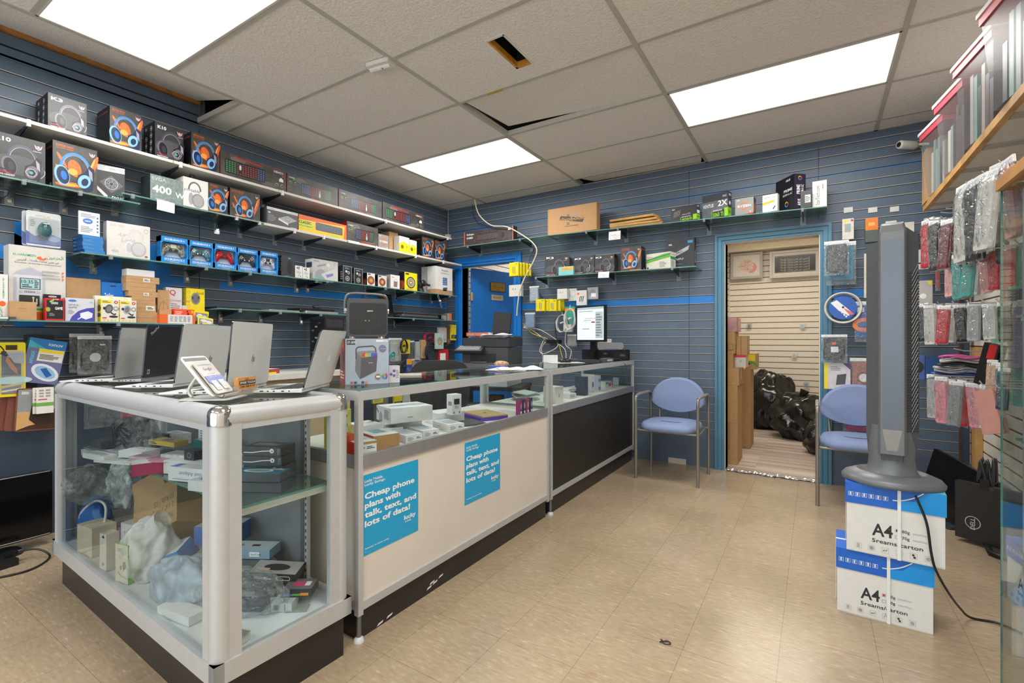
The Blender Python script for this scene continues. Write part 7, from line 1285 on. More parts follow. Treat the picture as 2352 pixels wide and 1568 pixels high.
def stripe(c,y0=.75,y1=.95):return lambda F:(F.rect(0,y0,F.w,y1,C(c,.4)),F.lines(F.w*.15,.1,F.w*.85,.4,4,INKG))
for q in(('cable_bag','clear bag of pale cables nearest the speaker carton',893,922,776,836,'b9bdb8','bag'),('cable_pack','yellow pack with a black cable across it',921,938,780,812,'d9c41c','box'),('cable_coil','black cable hanging in front of the yellow pack',918,934,774,812,'1e1f22','coil',-3.64),
('cable_pack','dark green and black pack beside the yellow pack',936,951,782,826,'1e2a26','bag'),('cable_pack','narrow silver pack left of the wood-coloured carton',952,961,784,826,'a9abae','box'),('cable_pack','wood-coloured slim carton hanging behind the counter',963,975,780,822,'b99a6c','box'),
('cable_coil','bright red cable coil above the black one',971,999,760,790,'b01c28','coil'),('cable_coil','thick black cable coil beside the pale green carton',975,1000,778,832,'1c1d20','coil',-3.62),('gadget_pack','pale green carton with an orange dot',998,1015,765,801,'a9bfb8','box',-3.60,lambda F:(F.disc(F.w*.5,.5,.25,INKG),F.disc(F.w*.5,.42,.12,C('d99a3a',.4)))),
('cable_pack','row of thin pale packs, front pack right of the pale green carton',1004,1022,752,786,'b9b4b4','box',-3.66),('cable_pack','brown striped pack between pale packs and the yellow one',1023,1031,750,790,'5c4632','box',-3.66),('cable_pack','yellow pack nearest the blue door frame',1033,1044,746,781,'dcc41e','box',-3.64,stripe('2e2a1a',.1,.35)),
('cable_bag','red padded pouch with white label by the office chair',1004,1026,802,846,'b8202a','box',-3.62,lambda F:F.rect(.1,.35,F.w*.7,.8,KW)),('cable_coil','teal cable coil low behind the silver-blue carton',893,906,804,826,'58a8b4','coil'),('cable_bag','grey mesh pouch under the silver pack',945,968,824,858,'8d8f92','bag'),
('cable_coil','black and yellow cable coil low on the wall',914,938,823,858,'3a3618','coil'),('cable_pack','orange and blue pack low on the wall',930,942,824,856,'2a4a9a','box',-3.68,stripe('e09a2a',.6,1)),('cable_coil','black cable bunch left of the blue one',966,986,820,858,'1a1b1e','coil'),('cable_coil','blue cable bunch above the office chair',984,1000,824,860,'2a86c4','coil',-3.63),
('cable_pack','yellow pack with black print, seen through the counter glass',902,920,898,934,'d9c41c','box',-3.60,stripe('2e2a1a',.1,.35)),('cable_pack','pale pack seen through the counter glass',921,941,896,930,'b4bab8','box',-3.62),('cable_pack','dark blue pack seen through the counter glass',945,968,890,928,'2c5a84','box',-3.62,stripe('a9b9cc',.15,.5)),('toy_pouch','bright green pouch with cream face, seen through the counter glass',988,1026,888,926,'58b03a','box',-3.55,lambda F:(F.rect(F.w*.2,.2,F.w*.95,.98,C('d9d6c0',.5)),F.arc(F.w*.6,.75,.12,.1,.02,GREEN,200,340))),('cable_bag','clear bag low behind the big headphones box',858,892,905,965,'6d7478','bag'),('cable_pack','teal and yellow pack low at left, seen through the counter glass',852,876,902,925,'3aa0b4','box',-3.62,stripe('d9c41c',.0,.4))):
 hang_L(q[0],q[1],*q[2:6],q[6],q[7],*(q[8:]if len(q)>8 else()))
# signs on the blue door
def sign(label,x0,x1,z0,z1,m,rim,fn,name='door_sign'):
 mb=MB();Mx=Matrix.Translation((-3.585,4.70,0))@Matrix.Rotation(rad(74.5),4,'Z');mb.X=Mx;mb.box(x0,x1,-.027,-.0225,z0,z1,{'*':rim,'-y':m});mb.X=Matrix()
 F=Face(mb,Mx@Vector((x0,-.027,z0)),Mx.to_3x3()@Vector((1,0,0)),(0,0,1),x1-x0,z1-z0);fn(F);solo(mb,name,label,'sign')
GOLD=C('b08d3c',.3,.5);TAN=C('cdb98c',.4)
sign('gold plaque with black arabic lettering on the blue door',.31,.56,1.765,1.885,INK,INK,lambda F:(F.rect(.06,.06,F.w-.06,.94,GOLD),F.text(AR_M,F.w*.5,.42,.3,INK,.0,'c',width=F.w*.7),F.text('Masha Allah',F.w*.5,.18,.08,INK,0,'c')))
sign('small tan PRIVATE sign on the blue door',.33,.52,1.655,1.722,TAN,TAN,lambda F:F.text('PRIVATE',F.w*.5,.25,.5,C('6d5a34',.5),.01,'c',width=F.w*.8))
# ================================================================== back wall shelves and goods
def bshelf(label,x0,x1,z,slope,arms):
 t=root('wall_shelf',label,'shelf',((x0+x1)/2,YB,z),0,'glass shelves on the back wall',rot=(0,slope,0));w=x1-x0
 mb=MB();mb.box(-w/2,w/2,-.26,-.002,-.008,0,{'+z':SHELFGLASS,'-z':SHELFGLASS,'*':GLASSEDGE});mb.build('shelf_board',t)
 for px in arms:
  x=ony(px,0,YB).x-(x0+x1)/2
  mb=MB();mb.add([(x-.002,-.004,-.058),(x-.002,-.004,-.008),(x-.002,-.24,-.008),(x-.002,-.24,-.02),(x+.002,-.004,-.058),(x+.002,-.004,-.008),(x+.002,-.24,-.008),(x+.002,-.24,-.02)],[(0,1,2,3),(7,6,5,4),(0,3,7,4),(3,2,6,7),(1,0,4,5),(2,1,5,6)],ARM);mb.build('bracket_arm',t)
  mb=MB();mb.box(x-.02,x+.02,-.012,-.001,-.095,-.01,ACRYL);mb.build('wall_clip',t);mb=MB();mb.box(x-.008,x+.008,-.264,-.246,-.024,.003,ACRYL);mb.build('front_clip',t)
ZB=lambda x:2.219-.0235*(max(x,-2.3)+2.3)
bshelf('short glass shelf over the blue door on the back wall',-3.80,-2.32,2.216,0,(1105,1222));bshelf('long top glass shelf on the back wall, reaching the storeroom doorway',-2.31,.08,2.188,.0235,(1370,1440,1630,1845));bshelf('lower glass shelf on the back wall, above the blue stripe',-2.45,-.86,1.792,.008,(1258,1412,1560))
GT1,GT2='boxes on the top back shelf','boxes on the lower back shelf'
def bbox(name,label,px0,px1,pyt,z,d,base,art,group,Yf=4.345,rz=0.0,cat='box'):
 """px0..px1 is the front face; a turned box keeps its near corner"""
 a,b=ony(px0,0,Yf).x,ony(px1,0,Yf).x;w,h=(b-a)/(cos(rz)+.45*abs(sin(rz))*(1 if rz<0 else-1)*-0+0),ony((px0+px1)/2,pyt,Yf).z-z
 return carton(name,label,w,d,h,base,art,((a+b)/2,Yf+abs(sin(rz))*w/2,z+.0008),rz,group,cat)
def art_red(f):
 F=f['F'];k=F.w;F.fill(C('4a3f40',.4,noise=.3));F.rect(0,0,.02*k,1,C('d9603a',.4));F.rect(.985*k,0,k,1,C('d9603a',.4));F.text('Redragon',.06*k,.74,.13,KW,.02,width=.15*k);F.text('K1HERO',.06*k,.48,.13,KW,.03,width=.13*k);art_keys(F,.27*k,.3,.44*k,.4,5,16,(C('77686a',.4),),C('2a2628',.4));F.ell(.8*k,.45,.12,.2,INK);F.rect(.9*k,.72,.95*k,.85,KW)
bbox('keyboard_box','dark keyboard box with red-orange ends on the short glass shelf over the blue door',1066,1179,526,2.217,.08,C('3b3233',.4),art_red,GT1,4.34)
def art_vivo(f):
 F=f['F'];k=F.w;I_=C('4a4038',.6);F.poly([(.24*k,.54),(.28*k,.68),(.76*k,.50),(.72*k,.34)],I_);F.text('Vivobook',.5*k,.46,.14,CARD,.02,'c',width=.52*k);F.arc(.43*k,.66,.06,.06,.025,I_,45,405,4);F.rect(.53*k,.62,.60*k,.7,INKG);F.arc(.43*k,.36,.06,.06,.025,I_,45,405,4);F.text('WOW THE WORLD',.5*k,.24,.045,I_,.01,'c');F.rect(.01,0,.02,1,CARDD);F.rect(k-.025,0,k-.015,1,CARDD)
bbox('laptop_carton','plain brown laptop carton with a dark printed logo on the top back shelf',1258,1371,473,ZB(-1.95),.08,C('b98f62',.7),art_vivo,GT1,4.33)
for i in range(4):
 mb=MB();w=.50-.01*i;mb.box(-w/2,w/2,-.05,.05,0,.019,C(('b98a4a','c49a58','c9a05e','c99a50')[i],.6,noise=.2,scale=9));a=ony(1462,0,4.42).x
 solo(mb,'wood_board','pale wooden board, %s of the pile of four on the top back shelf'%('bottom','second from bottom','second from top','topmost')[i],'board','wooden boards on the top back shelf',(a-.0-.012*i,4.44,ZB(a)+.004+.0235*i+.011*(i==3)),rad((-4,-5,-9,-14)[i]),rot=(0,.024+(.03 if i==3 else 0),rad((-4,-5,-9,-14)[i])))
LIME=C('86c31a',.4)
def art_gpu(brand,num):
 def art(f):
  F=f['F'];k=F.w;F.fill(C('2b2b2e',.4)if brand=='PNY' else C('5c6168',.35,noise=.2));F.rect(.40*k,0,.97*k,.30,INK);F.text('GEFORCE RTX',.42*k,.26,.06,KW,.02,width=.36*k);F.text(num,.42*k,.04,.17,LIME,.02,width=.40*k);F.rect(.38*k,0,.395*k,.3,LIME);F.rect(.86*k,0,k,.35,LIME)
  if brand=='PNY':F.text('PNY',.05*k,.85,.08,KW,.02);F.poly([(.08*k,.3),(.34*k,.4),(.4*k,.82),(.12*k,.74)],C('4d4d50',.4));F.arc(.18*k,.55,.1,.14,.02,C('8a8a8c',.4));F.arc(.31*k,.6,.1,.14,.02,C('8a8a8c',.4));F.text('GeForce RTX',.45*k,.42,.07,KW,.0)
  else:F.rect(0,.7,k,1,C('33363a',.4));F.text('VENTUS',.03*k,.46,.14,KW,.01,width=.42*k);F.text('2X',.62*k,.46,.22,KW,.02);F.text('OC',.8*k,.8,.08,KW)
  R=f['R'];R.fill(C('3d3a48',.4));R.rect(0,0,R.w,.36,LIME);R.text(num,R.w*.5,.12,.14,INK,.01,'c',width=R.w*.8);R.text(brand,R.w*.5,.84,.09,KW,.02,'c');R.rect(.05,.42,R.w-.05,.62,KW)if brand=='PNY' else R.disc(R.w*.5,.55,.08,KW)
 return art
bbox('graphics_card_box','dark graphics card box numbered 4060 with lime corners',1537,1600,472,ZB(-1.05),.06,C('2b2b2e',.4),art_gpu('PNY','4060'),GT1,4.33,rad(-15))
bbox('graphics_card_box','larger grey graphics card box numbered 5060 Ti',1610,1672,443,ZB(-.78),.07,C('3d3f44',.4),art_gpu('MSI','5060 Ti'),GT1,4.33,rad(-15))
bbox('processor_box','small grey processor box with orange ring, on the top back shelf',1688,1731,454,ZB(-.55),.08,C('8f8c86',.4),art_ryzen,GT1,4.33,rad(-6))
def art_st(spine):
 def art(f):
  F=f['F'];k=F.w;F.fill(C('d9d7d2',.5));F.text('StarTech.com',.5*k,.78,.09,INK,.0,'c',width=.8*k);F.poly([(0,.42),(k*.8,.52),(k*.8,.66),(0,.56)],C('dcae1e',.4));F.line([(.7*k,.12),(.85*k,.3)],.06,INK);R=f['R'];R.fill(C('dedcd8',.5))
  if spine:R.text('StarTech.com',R.w*.5,.1,.3*R.w,INK,.0,'l',pi/2,width=.72)
 return art
bbox('adapter_box','white adapter box with yellow band, left of the tall motherboard box',1751,1786,446,ZB(-.38),.05,C('d9d7d2',.5),art_st(0),GT1,4.33,rad(-10))
def art_prime(f):
 F=f['F'];k=F.w;F.fill(C('16161c',.35));F.text('ASUS',.55*k,.86,.06,KW,.02);F.text('PRIME',.45*k,.56,.08,KW,.01,width=.45*k);F.text('B550M-A AC',.4*k,.45,.06,KW,width=.5*k)
 for i,c in enumerate(('d9503a','d9c43a','4fa05a','3a8ac4','8a4ac0')):F.arc(.6*k,.2,.08,.08,.03,C(c,.4),i*72,i*72+72,6)
 R=f['R'];R.fill(C('2c2434',.35));R.text('PRIME',R.w*.5,.42,.3*R.w,KW,.02,'l',pi/2,width=.27);R.text('B550M-A AC',R.w*.82,.38,.24*R.w,KW,.01,'l',pi/2,width=.32);R.text('ASUS',R.w*.6,.08,.3*R.w,KW,.03,'l',pi/2,width=.2)
 for i,c in enumerate(('d9503a','d9c43a','4fa05a','3a8ac4','8a4ac0')):R.arc(R.w*.5,.88,.06,.06,.025,C(c,.4),i*72,i*72+72,6)
o=bbox('motherboard_box','tall black motherboard box with coloured ring, standing edge-out on the top back shelf',1790,1838,402,ZB(-.2),.24,C('18181c',.4),None,GT1,4.32,0)
x1,x0=o.location.x,0;bpy.data.objects.remove(o);a,b=ony(1815,0,4.32).x,ony(1839,0,4.32).x;h=ony(1826,399,4.32).z-ZB(-.2);mb=MB();w,d=.22,.095;mb.box(-w/2,w/2,0,d,0,h,C('18181c',.4));art_prime(faces(mb,w,d,h));solo(mb,'motherboard_box','tall black motherboard box with coloured ring, standing edge-out','box',GT1,((a+b)/2-.075,4.40,ZB(-.2)+.0008),rad(-52))
bbox('cable_box','small dark blue and black box before the tall white adapter box',1839,1864,438,ZB(-.1),.05,{'*':C('2a2a2e',.4),'-x':C('2c5a9a',.4)},lambda f:(f['F'].rect(f['F'].w*.4,.3,f['F'].w*.9,.75,KW),f['F'].lines(f['F'].w*.42,.35,f['F'].w*.88,.7,4,INK)),GT1,4.33)
bbox('adapter_box','tall white adapter box lettered up its spine, last on the top back shelf',1866,1899,415,ZB(0),.10,C('dcdad6',.5),lambda f:(f['F'].text('StarTech.com',f['F'].w*.5,.1,.26*f['F'].w,INK,0,'l',pi/2,width=.72),f['F'].lines(f['F'].w*.7,.6,f['F'].w*.8,.95,1,INKG)),GT1,4.37,rad(-3))
o=bbox('headset_box','black K3 headset box turned side-on, left end of the lower back shelf',1252,1298,584,1.795,.12,BLACK,art_k('K3'),GT2,4.37,rad(24));hang_tab(o,.14,.2,.1)
bbox('cable_box','turquoise and yellow box before the side-on headset box',1283,1317,612,1.795,.06,C('79c4c4',.45),lambda f:(f['F'].rect(.35,.5,f['F'].w,.95,C('d9b03a',.45)),f['F'].lines(.4,.58,f['F'].w*.9,.8,2,INKG)),GT2,4.325)
for q in((1318,1365,588,'grey K3 headset box, left one of the pair on the lower back shelf'),(1366,1411,585,'grey K3 headset box, right one of the pair on the lower back shelf')):bbox('headset_box',q[3],q[0],q[1],q[2],1.793,.15,BLACK,art_k('K3'),GT2,4.36)
bbox('headset_box','black headset box mostly hidden behind the flame one, lower back shelf',1412,1440,583,1.792,.12,BLACK,None,GT2,4.42)
bbox('headset_box','orange flame headset box on the lower back shelf',1426,1473,567,1.79,.12,{'*':BLACK},art_fire,GT2,4.335)
def art_toner(f):
 F=f['F'];k=F.w;F.fill(C('d4d4c6',.5));F.poly([(0,.42),(.7*k,.60),(k,.66),(k,.95),(.7*k,.9),(0,.62)],C('6fae3a',.4));F.poly([(0,.58),(k,.82),(k,.9),(0,.66)],C('3a8a6a',.4));F.text('Canon',.05,.74,.1,RED,.01);F.lines(.55*k,.1,.85*k,.45,5,INKG);F.disc(.1,.12,.06,INK);R=f['R'];R.fill(C('cfcfc2',.5));R.rect(0,.55,R.w,.72,C('2f8a6f',.4));R.text('Canon',R.w*.3,.82,.1,RED);R.lines(.1,.1,R.w*.8,.5,6,INKG)
bbox('toner_box','white and green toner box on the lower back shelf',1481,1540,580,1.785,.10,C('d2d2c6',.5),art_toner,GT2,4.33,rad(-12))
def art_msi(f):
 F=f['F'];k=F.w;F.fill(C('2c2e33',.35,noise=.15));F.text('MSI',.08*k,.80,.05,KW,.02);F.rect(.76*k,.84,.94*k,.92,C('2f8ac4',.4));F.poly([(.3*k,.55),(.82*k,.76),(.78*k,.62),(.3*k,.42)],C('a3a7ad',.4));F.text('PRO',.38*k,.5,.07,INK,.01,'l',.3);F.text('B760M-P',.26*k,.31,.07,KW,.0,width=.36*k);F.rect(.3*k,.18,.55*k,.19,C('6fa0c9',.4));R=f['R'];R.fill(C('101114',.35));R.text('PRO B760',R.w*.7,.2,R.w*.5,KW,0,'l',pi/2,width=.4)
bbox('motherboard_box','big dark motherboard box at the right end of the lower back shelf',1531,1595,548,1.782,.06,C('1c1d21',.4),art_msi,GT2,4.47)
a=ony(1412,531,4.31);note('white price note under the top back shelf',tuple(a),.115,.08,0);a=ony(1387,624,4.31);note('white price note under the lower back shelf',tuple(a),.11,.058,0,.03)
# ---- things hanging on the back wall
GW='accessories hanging on the back wall'
def hang_B(name,label,px0,px1,py0,py1,c,kind='box',Y=4.47,art=None,d=.02,tilt=0.0,rz=0.0):
 a,b=ony(px0,0,Y).x,ony(px1,0,Y).x;z1,z0=ony((px0+px1)/2,py0,Y).z,ony((px0+px1)/2,py1,Y).z
 return hang(name,label,((a+b)/2,Y,z1),rz,b-a,z1-z0,c if not isinstance(c,str)else C(c,.45,noise=.08),kind,GW,art,d=d,tilt=tilt)
def art_yel(F):F.line([(F.w*.42,.25),(F.w*.42,.62)],.05,C('6d6a5a',.4));F.line([(F.w*.6,.2),(F.w*.6,.6)],.05,C('6d6a5a',.4));F.rect(F.w*.36,.6,F.w*.48,.72,INKG);F.rect(F.w*.54,.58,F.w*.66,.68,INKG);F.text('budi',F.w*.9,.85,.08,INK,0,'r');F.rect(0,0,F.w,.06,INK)
for i in range(5):hang_B('cable_pack','yellow cable box, %s in the row of five beside the blue door'%('frontmost','second','third','fourth','rearmost')[i],1172+i*7,1193+i*7,603+i,636,'d8c81a','box',4.33+i*.035,art_yel,.02)
for i in range(6):hang_B('cable_pack','yellow cable box, %s in the row of six beside the white wall boxes'%('leftmost','second from left','third from left','third from right','second from right','rightmost')[i],1233+i*9,1253+i*9,687+(i%2),716,'d8c81a','box',4.33+i*.03-.05*(i in(3,4)),art_yel,.02)
SOC=lambda F:(F.rect(F.w*.3,.55,F.w*.38,.7,INKG),F.rect(F.w*.5,.55,F.w*.58,.7,INKG))
for q in(('charger_box','white plug box under the first yellow boxes',1175,1202,655,681,'d0cec8','box',4.42,SOC,.05),('cable_pack','blue and white hanging cable pouch left of the lower yellow boxes',1216,1238,657,695,'a9b6c4','bag',4.44),('charger_box','white plug box on the blue wall stripe',1285,1307,664,687,'d0cec8','box',4.42,SOC,.05),('cable_pack','white pack with a coiled cord on the blue wall stripe',1308,1326,663,691,'d0cfcb','box',4.45,lambda F:F.arc(F.w*.5,.6,.3,.3,.06,C('b9b9b6',.4))),
('cable_pack','white pack showing three black cords',1326,1349,667,701,'cfcdc8','box',4.43,lambda F:[F.line([(F.w*(.3+.16*i),.25),(F.w*(.36+.16*i),.55),(F.w*(.45+.16*i),.6)],.05,INK)for i in range(3)]+[F.rect(.05,.7,.2,.85,ORANGE)]),('charger_pack','silver blister card with a barcode label, rightmost on the blue stripe',1351,1375,660,687,'a4a6a9','box',4.46,lambda F:(F.ell(F.w*.5,.55,.3,.3,INKG),F.rect(F.w*.35,.2,F.w*.8,.5,KW))),('earphone_bag','blue bag of earphones behind the printer',1206,1229,718,756,'7d9cc4','bag',4.46),
('cable_coil','white cable coil hanging left of the monitor',1278,1306,715,765,'c9c9c4','coil',4.42),('cable_coil','second white cable coil with teal pack, nearest the monitor',1296,1324,700,760,'d2d2cd','coil',4.38),('cable_pack','teal and orange cable pack behind the white coils',1299,1322,704,745,'3f9c8a','box',4.45,stripe('e0882a',.75,.9)),('cable_bag','black and white printed bag under the white coils',1303,1325,768,797,'8d8a86','bag',4.45),('charger_box','white plug cluster on the wall under the coils',1298,1316,745,762,'cfcac4','box',4.44,SOC,.04)):
 hang_B(*q[:8],*q[8:])
mb=MB();a=ony(1268,784,4.5);mb.box(-.075,.075,-.03,.03,-.018,.018,BLACK);solo(mb,'network_switch','small black switch box fixed to the back wall under the cables','switch',None,(a.x,4.545,a.z))
def wire(label,pts,r,c,Y=4.53,name='cable'):
 mb=MB();mb.tube(bez([(ony(p[0],p[1],p[2]if len(p)>2 else Y))for p in pts],8),r,C(c,.5),6);return solo(mb,name,label,'cable','cables on the back wall')
wire('thick cream cable drooping from the ceiling down to the router',[(1090,458),(1100,492),(1128,517),(1165,521),(1205,543),(1226,560),(1233,578),(1222,607),(1204,640),(1194,668),(1189,700),(1187,725)],.007,'c9c0a4',4.29)
wire('thin dark blue cable from the ceiling behind the keyboard box',[(1085,462),(1086,490),(1098,512),(1125,520),(1160,540),(1222,565),(1216,600),(1228,650),(1250,690)],.004,'22408c',4.545)
for i,(c,pts)in enumerate((('cfcabc',[(1203,750),(1225,760),(1252,780)]),('d0cbb8',[(1203,752),(1240,757),(1278,780)]),('c9b02a',[(1203,745),(1222,765),(1258,778)]),('d4d2cc',[(1253,785),(1244,800),(1247,825),(1242,850)]),('d4d2cc',[(1280,788),(1298,803),(1300,828)]),('c9b02a',[(1284,790),(1290,815),(1292,822)]),('d0cec8',[(1300,760),(1299,790),(1312,805),(1308,826)]),('2a2a2d',[(1277,730),(1276,760),(1282,790)]),('d4d2cc',[(1248,782),(1240,805),(1250,812),(1276,800),(1283,790)]))):
 wire(('white cable from the router to the wall switch','second white cable arching from the router to the wall switch','yellow cable from the router to the wall switch','white cable hanging below the wall switch at left','white cable hanging below the wall switch at right','yellow cable hanging below the wall switch','white power cable hanging beside the monitor','black cable hanging above the wall switch','white cable looping under the wall switch')[i],pts,.005,c,4.50-.004*i)
a=onz(1028,484,2.74);mb=MB();mb.tube([(XL+.03,YB-.02,2.74),(XL+.032,YB-.025,2.55),(XL+.03,YB-.02,2.44)],.004,C('c9c6bc',.5),6);mb.box(XL+.005,XL+.06,YB-.05,YB-.005,2.38,2.44,C('d6d3ca',.5));solo(mb,'wall_sensor','small white wall sensor with a wire in the corner above the shelves','sensor')
# ---- through the storeroom doorway
GS='cartons in the storeroom'
def sbox(name,label,px0,px1,py0,z,d,Y,m,art=None,rz=0.0,lab=None):
 a,b=ony(px0,0,Y).x,ony(px1,0,Y).x;h=ony((px0+px1)/2,py0,Y).z-z;mb=MB();w=b-a;mb.box(-w/2,w/2,0,d,0,h,m);f=faces(mb,w,d,h)
 if art:art(f)
 solo(mb,name,label,'carton',GS,((a+b)/2,Y,z+.0008),rz);return z+h+.001
CD=C('b08a5c',.75,noise=.07)
def tape(f):f['F'].rect(f['F'].w*.42,.0,f['F'].w*.5,1,CARDD);f['R'].rect(f['R'].w*.4,.3,f['R'].w*.55,1,C('c9c2b4',.4))
def art_tall(f):
 F=f['F'];F.rect(0,.52,F.w,.525,CARDD)
 F.text('oooooooo',F.w*.7,.18,.05,CARDD,.01,'l',pi/2,width=.35)
z=sbox('cardboard_carton','tall narrow cardboard carton standing just inside the storeroom doorway',1640,1694,884,.005,.34,4.80,CD,art_tall)
z1=sbox('cardboard_carton','wide low carton lying on the tall storeroom carton',1642,1697,845,z,.34,4.80,CD,tape);z2=sbox('cardboard_carton','small carton with tape, third up in the storeroom pile',1650,1684,812,z1,.2,4.83,CD,tape)
z3=sbox('cardboard_carton','carton with printed arrows, fourth up in the storeroom pile',1640,1688,762,z2,.25,4.83,CD,lambda f:(f['F'].arc(f['F'].w*.8,.3,.16,.2,.02,INK,45,405,4),f['F'].text('191',f['F'].w*.72,.1,.08,INK)))
SUN=C('b98a8a',.5,noise=.5,scale=5);sbox('shoe_box','purple and orange sunset-coloured box on top of the storeroom pile',1640,1692,730,z3,.3,4.83,SUN)
z=sbox('cardboard_carton','tall plain carton behind the front storeroom pile',1700,1724,848,.005,.3,5.6,CD);sbox('fruit_box','brown fruit box with a yellow label in the storeroom',1712,1737,812,z,.3,5.6,CD,lambda f:(f['F'].rect(.1,.55,f['F'].w*.9,.95,YELLOW),f['F'].arc(f['F'].w*.5,.1,.4,.4,.12,GREEN,10,170),f['F'].ell(f['F'].w*.3,.35,.1,.05,INK)))
z4=sbox('white_carton','pale carton with a red bag print, beside the storeroom pile',1686,1713,815,z1+.0,.2,4.95+.0,C('c4beb4',.5),lambda f:(f['F'].rect(0,.8,f['F'].w,1,RED),f['F'].text('IP',f['F'].w*.5,.4,.2,INKG)));sbox('cardboard_carton','taped carton standing on the pale one in the storeroom',1690,1716,771,z4,.2,4.95,CD,tape)
def gbag(label,px,py,Y,r,seed):
 p=ony(px,py,Y);mb=MB();m=C('111113',.22,noise=.1,bump=.6,bscale=9,spec=.6);mb.blob((0,0,r[2]*.9),r,m,seed,.5,60,36,4.0,flat=0,fine=1);top=r[2]*1.75
 mb.tube([(0,0,top*.88),(.01,0,top+.02),(.0,0,top+.05),(.03,0,top+.12)],.03,m,10,rs=[.09,.03,.03,.05],caps=False);solo(mb,'garbage_bag',label,'bag','garbage bags in the storeroom',(p.x,Y,.006))
gbag('tied black garbage bag, larger and left, on the storeroom floor',1764,970,7.05,(.25,.22,.33),5);gbag('slumped black garbage bag, right one on the storeroom floor',1842,980,6.5,(.27,.22,.25),12);gbag('small black bag at the right edge of the storeroom floor',1884,1020,5.75,(.11,.14,.16),3)
def frame(label,px0,px1,py0,py1,fm,fn):
 Y=7.33;a,b=ony(px0,0,Y).x,ony(px1,0,Y).x;z1,z0=ony((px0+px1)/2,py0,Y).z,ony((px0+px1)/2,py1,Y).z;w,h=b-a,z1-z0;t=root('framed_picture',label,'picture',((a+b)/2,Y,z0),0,'pictures in the storeroom')
 mb=MB();q=.03
 for r in((-w/2,w/2,0,q),(-w/2,w/2,h-q,h),(-w/2,-w/2+q,q,h-q),(w/2-q,w/2,q,h-q)):mb.box(r[0],r[1],-.03,0,r[2],r[3],fm)
 mb.build('frame',t);mb=MB();mb.box(-w/2+q,w/2-q,-.012,-.002,q,h-q,C('d4cec6',.5));F=Face(mb,(-w/2+q,-.012,q),(1,0,0),(0,0,1),w-2*q,h-2*q);fn(F);mb.build('picture',t)
def pic1(F):
 F.ell(F.w*.68,.4,.22,.25,C('d68f9c',.5));F.ell(F.w*.5,.5,.3,.3,C('d9c2b4',.5));rn=random.Random(1)
 for i in range(90):a,r=rn.uniform(0,6.28),rn.uniform(.04,.3);x,y=F.w*.5+r*cos(a),.5+r*sin(a);F.line([(x,y),(x+.04*cos(a*3),y+.03*sin(a*2))],.014,C('a0605c',.5));F.k-=1
def pic2(F):
 F.rect(.1,.12,F.w-.1,.88,C('1c1a18',.3));G=C('c9c3b4',.4);F.arc(F.w*.5,.5,F.w*.66,.5,.012,G,45,405,4)
 for i in range(5):F.text(AR_L+' '+AR_H,F.w*.5,.20+i*.115,.09,G,.0,'c',width=F.w*.64)
frame('white-framed pink round calligraphy picture in the storeroom',1679,1752,581,640,C('a9a5a2',.5),pic1);frame('silver-framed black calligraphy panel in the storeroom',1768,1886,574,636,C('c4c0ba',.4),pic2)
# ================================================================== right side: fan, display cards, phone cases, bins, glass case
paper_carton('white and blue paper carton half hidden behind the tall glass case at right',(.76,2.86,0),rad(-80),False,.27)
FZ=.5575;FG=C('6d7074',.38,.15,noise=.03);FGD=C('515459',.42);t=root('tower_fan','tall grey tower fan standing on the two paper cartons','fan',(.272,2.545,FZ),rad(-6));t.scale=(.86,.86,1)
mb=MB();mb.lathe([(0,0),(.175,0),(.178,.012),(.165,.028),(.125,.045),(.118,.046),(.112,.040),(0,.040)],FG,40,1.14,.94);mb.build('base',t)
mb=MB();mb.lathe([(.108,.038),(.100,.05),(.092,.07),(.090,.10),(.094,.14),(.088,.24)],FG,32,1,.85);mb.box(.02,.035,-.076,-.07,.055,.062,BLACK);mb.build('neck',t)
pts=[(-.098,.05),(-.098,-.02),(-.05,-.06),(-.04,-.085),(.045,-.085),(.055,-.06),(.10,-.02),(.10,.05),(.06,.095),(-.06,.095)];mb=MB();n=len(pts);L_=[(.10,.90),(.20,1),(.9,1.0),(1.0,1.0)]
mb.add([(x*k,y*k,z)for z,k in L_ for x,y in pts]+[(x*(.98 if x>-.05 else .75),y*.98,1.02+(0 if x>.05 else .0)+(.0 if x<-.05 else .0)+(-.10 if x<-.09 else 0)+(.03 if y<-.05 else 0))for x,y in pts],[(i*n+j,i*n+(j+1)%n,(i+1)*n+(j+1)%n,(i+1)*n+j)for i in range(4)for j in range(n)]+[tuple(4*n+j for j in range(n))],FGD);mb.build('body',t)
mb=MB();mb.prism([(-.042,-.108),(.048,-.108),(.056,-.088),(.052,-.06),(-.046,-.06),(-.05,-.088)],.13,1.03,FG);mb.add([(-.046,-.06,1.03),(.052,-.06,1.03),(.056,-.088,1.03),(.048,-.108,1.03),(-.042,-.108,1.03),(-.05,-.088,1.03),(-.038,-.05,1.075),(.044,-.05,1.075),(.046,-.078,1.07),(.04,-.092,1.06),(-.034,-.092,1.06),(-.04,-.078,1.07)],[(i,(i+1)%6,6+(i+1)%6,6+i)for i in range(6)]+[(6,7,8,9,10,11)],FG);mb.build('front_column',t,bev=.003)
mb=MB();mb.box(-.034,.04,-.1100,-.1085,.23,1.0,C('626b77',.28,.1,noise=.1,scale=3));mb.add([(-.034,-.110,.23),(.04,-.110,.23),(.022,-.1085,.145),(-.018,-.1085,.145)],[(3,2,1,0)],C('8d8a88',.3,.3));mb.build('front_strip',t)
mb=MB()
for i in range(62):z=.22+i*.0105;mb.add([(.054,-.062,z),(.103,-.022,z),(.104,.05,z),(.104,.05,z+.0045),(.103,-.022,z+.0045),(.054,-.062,z+.0045)],[(0,1,4,5),(1,2,3,4)],C('3a3c40',.4))
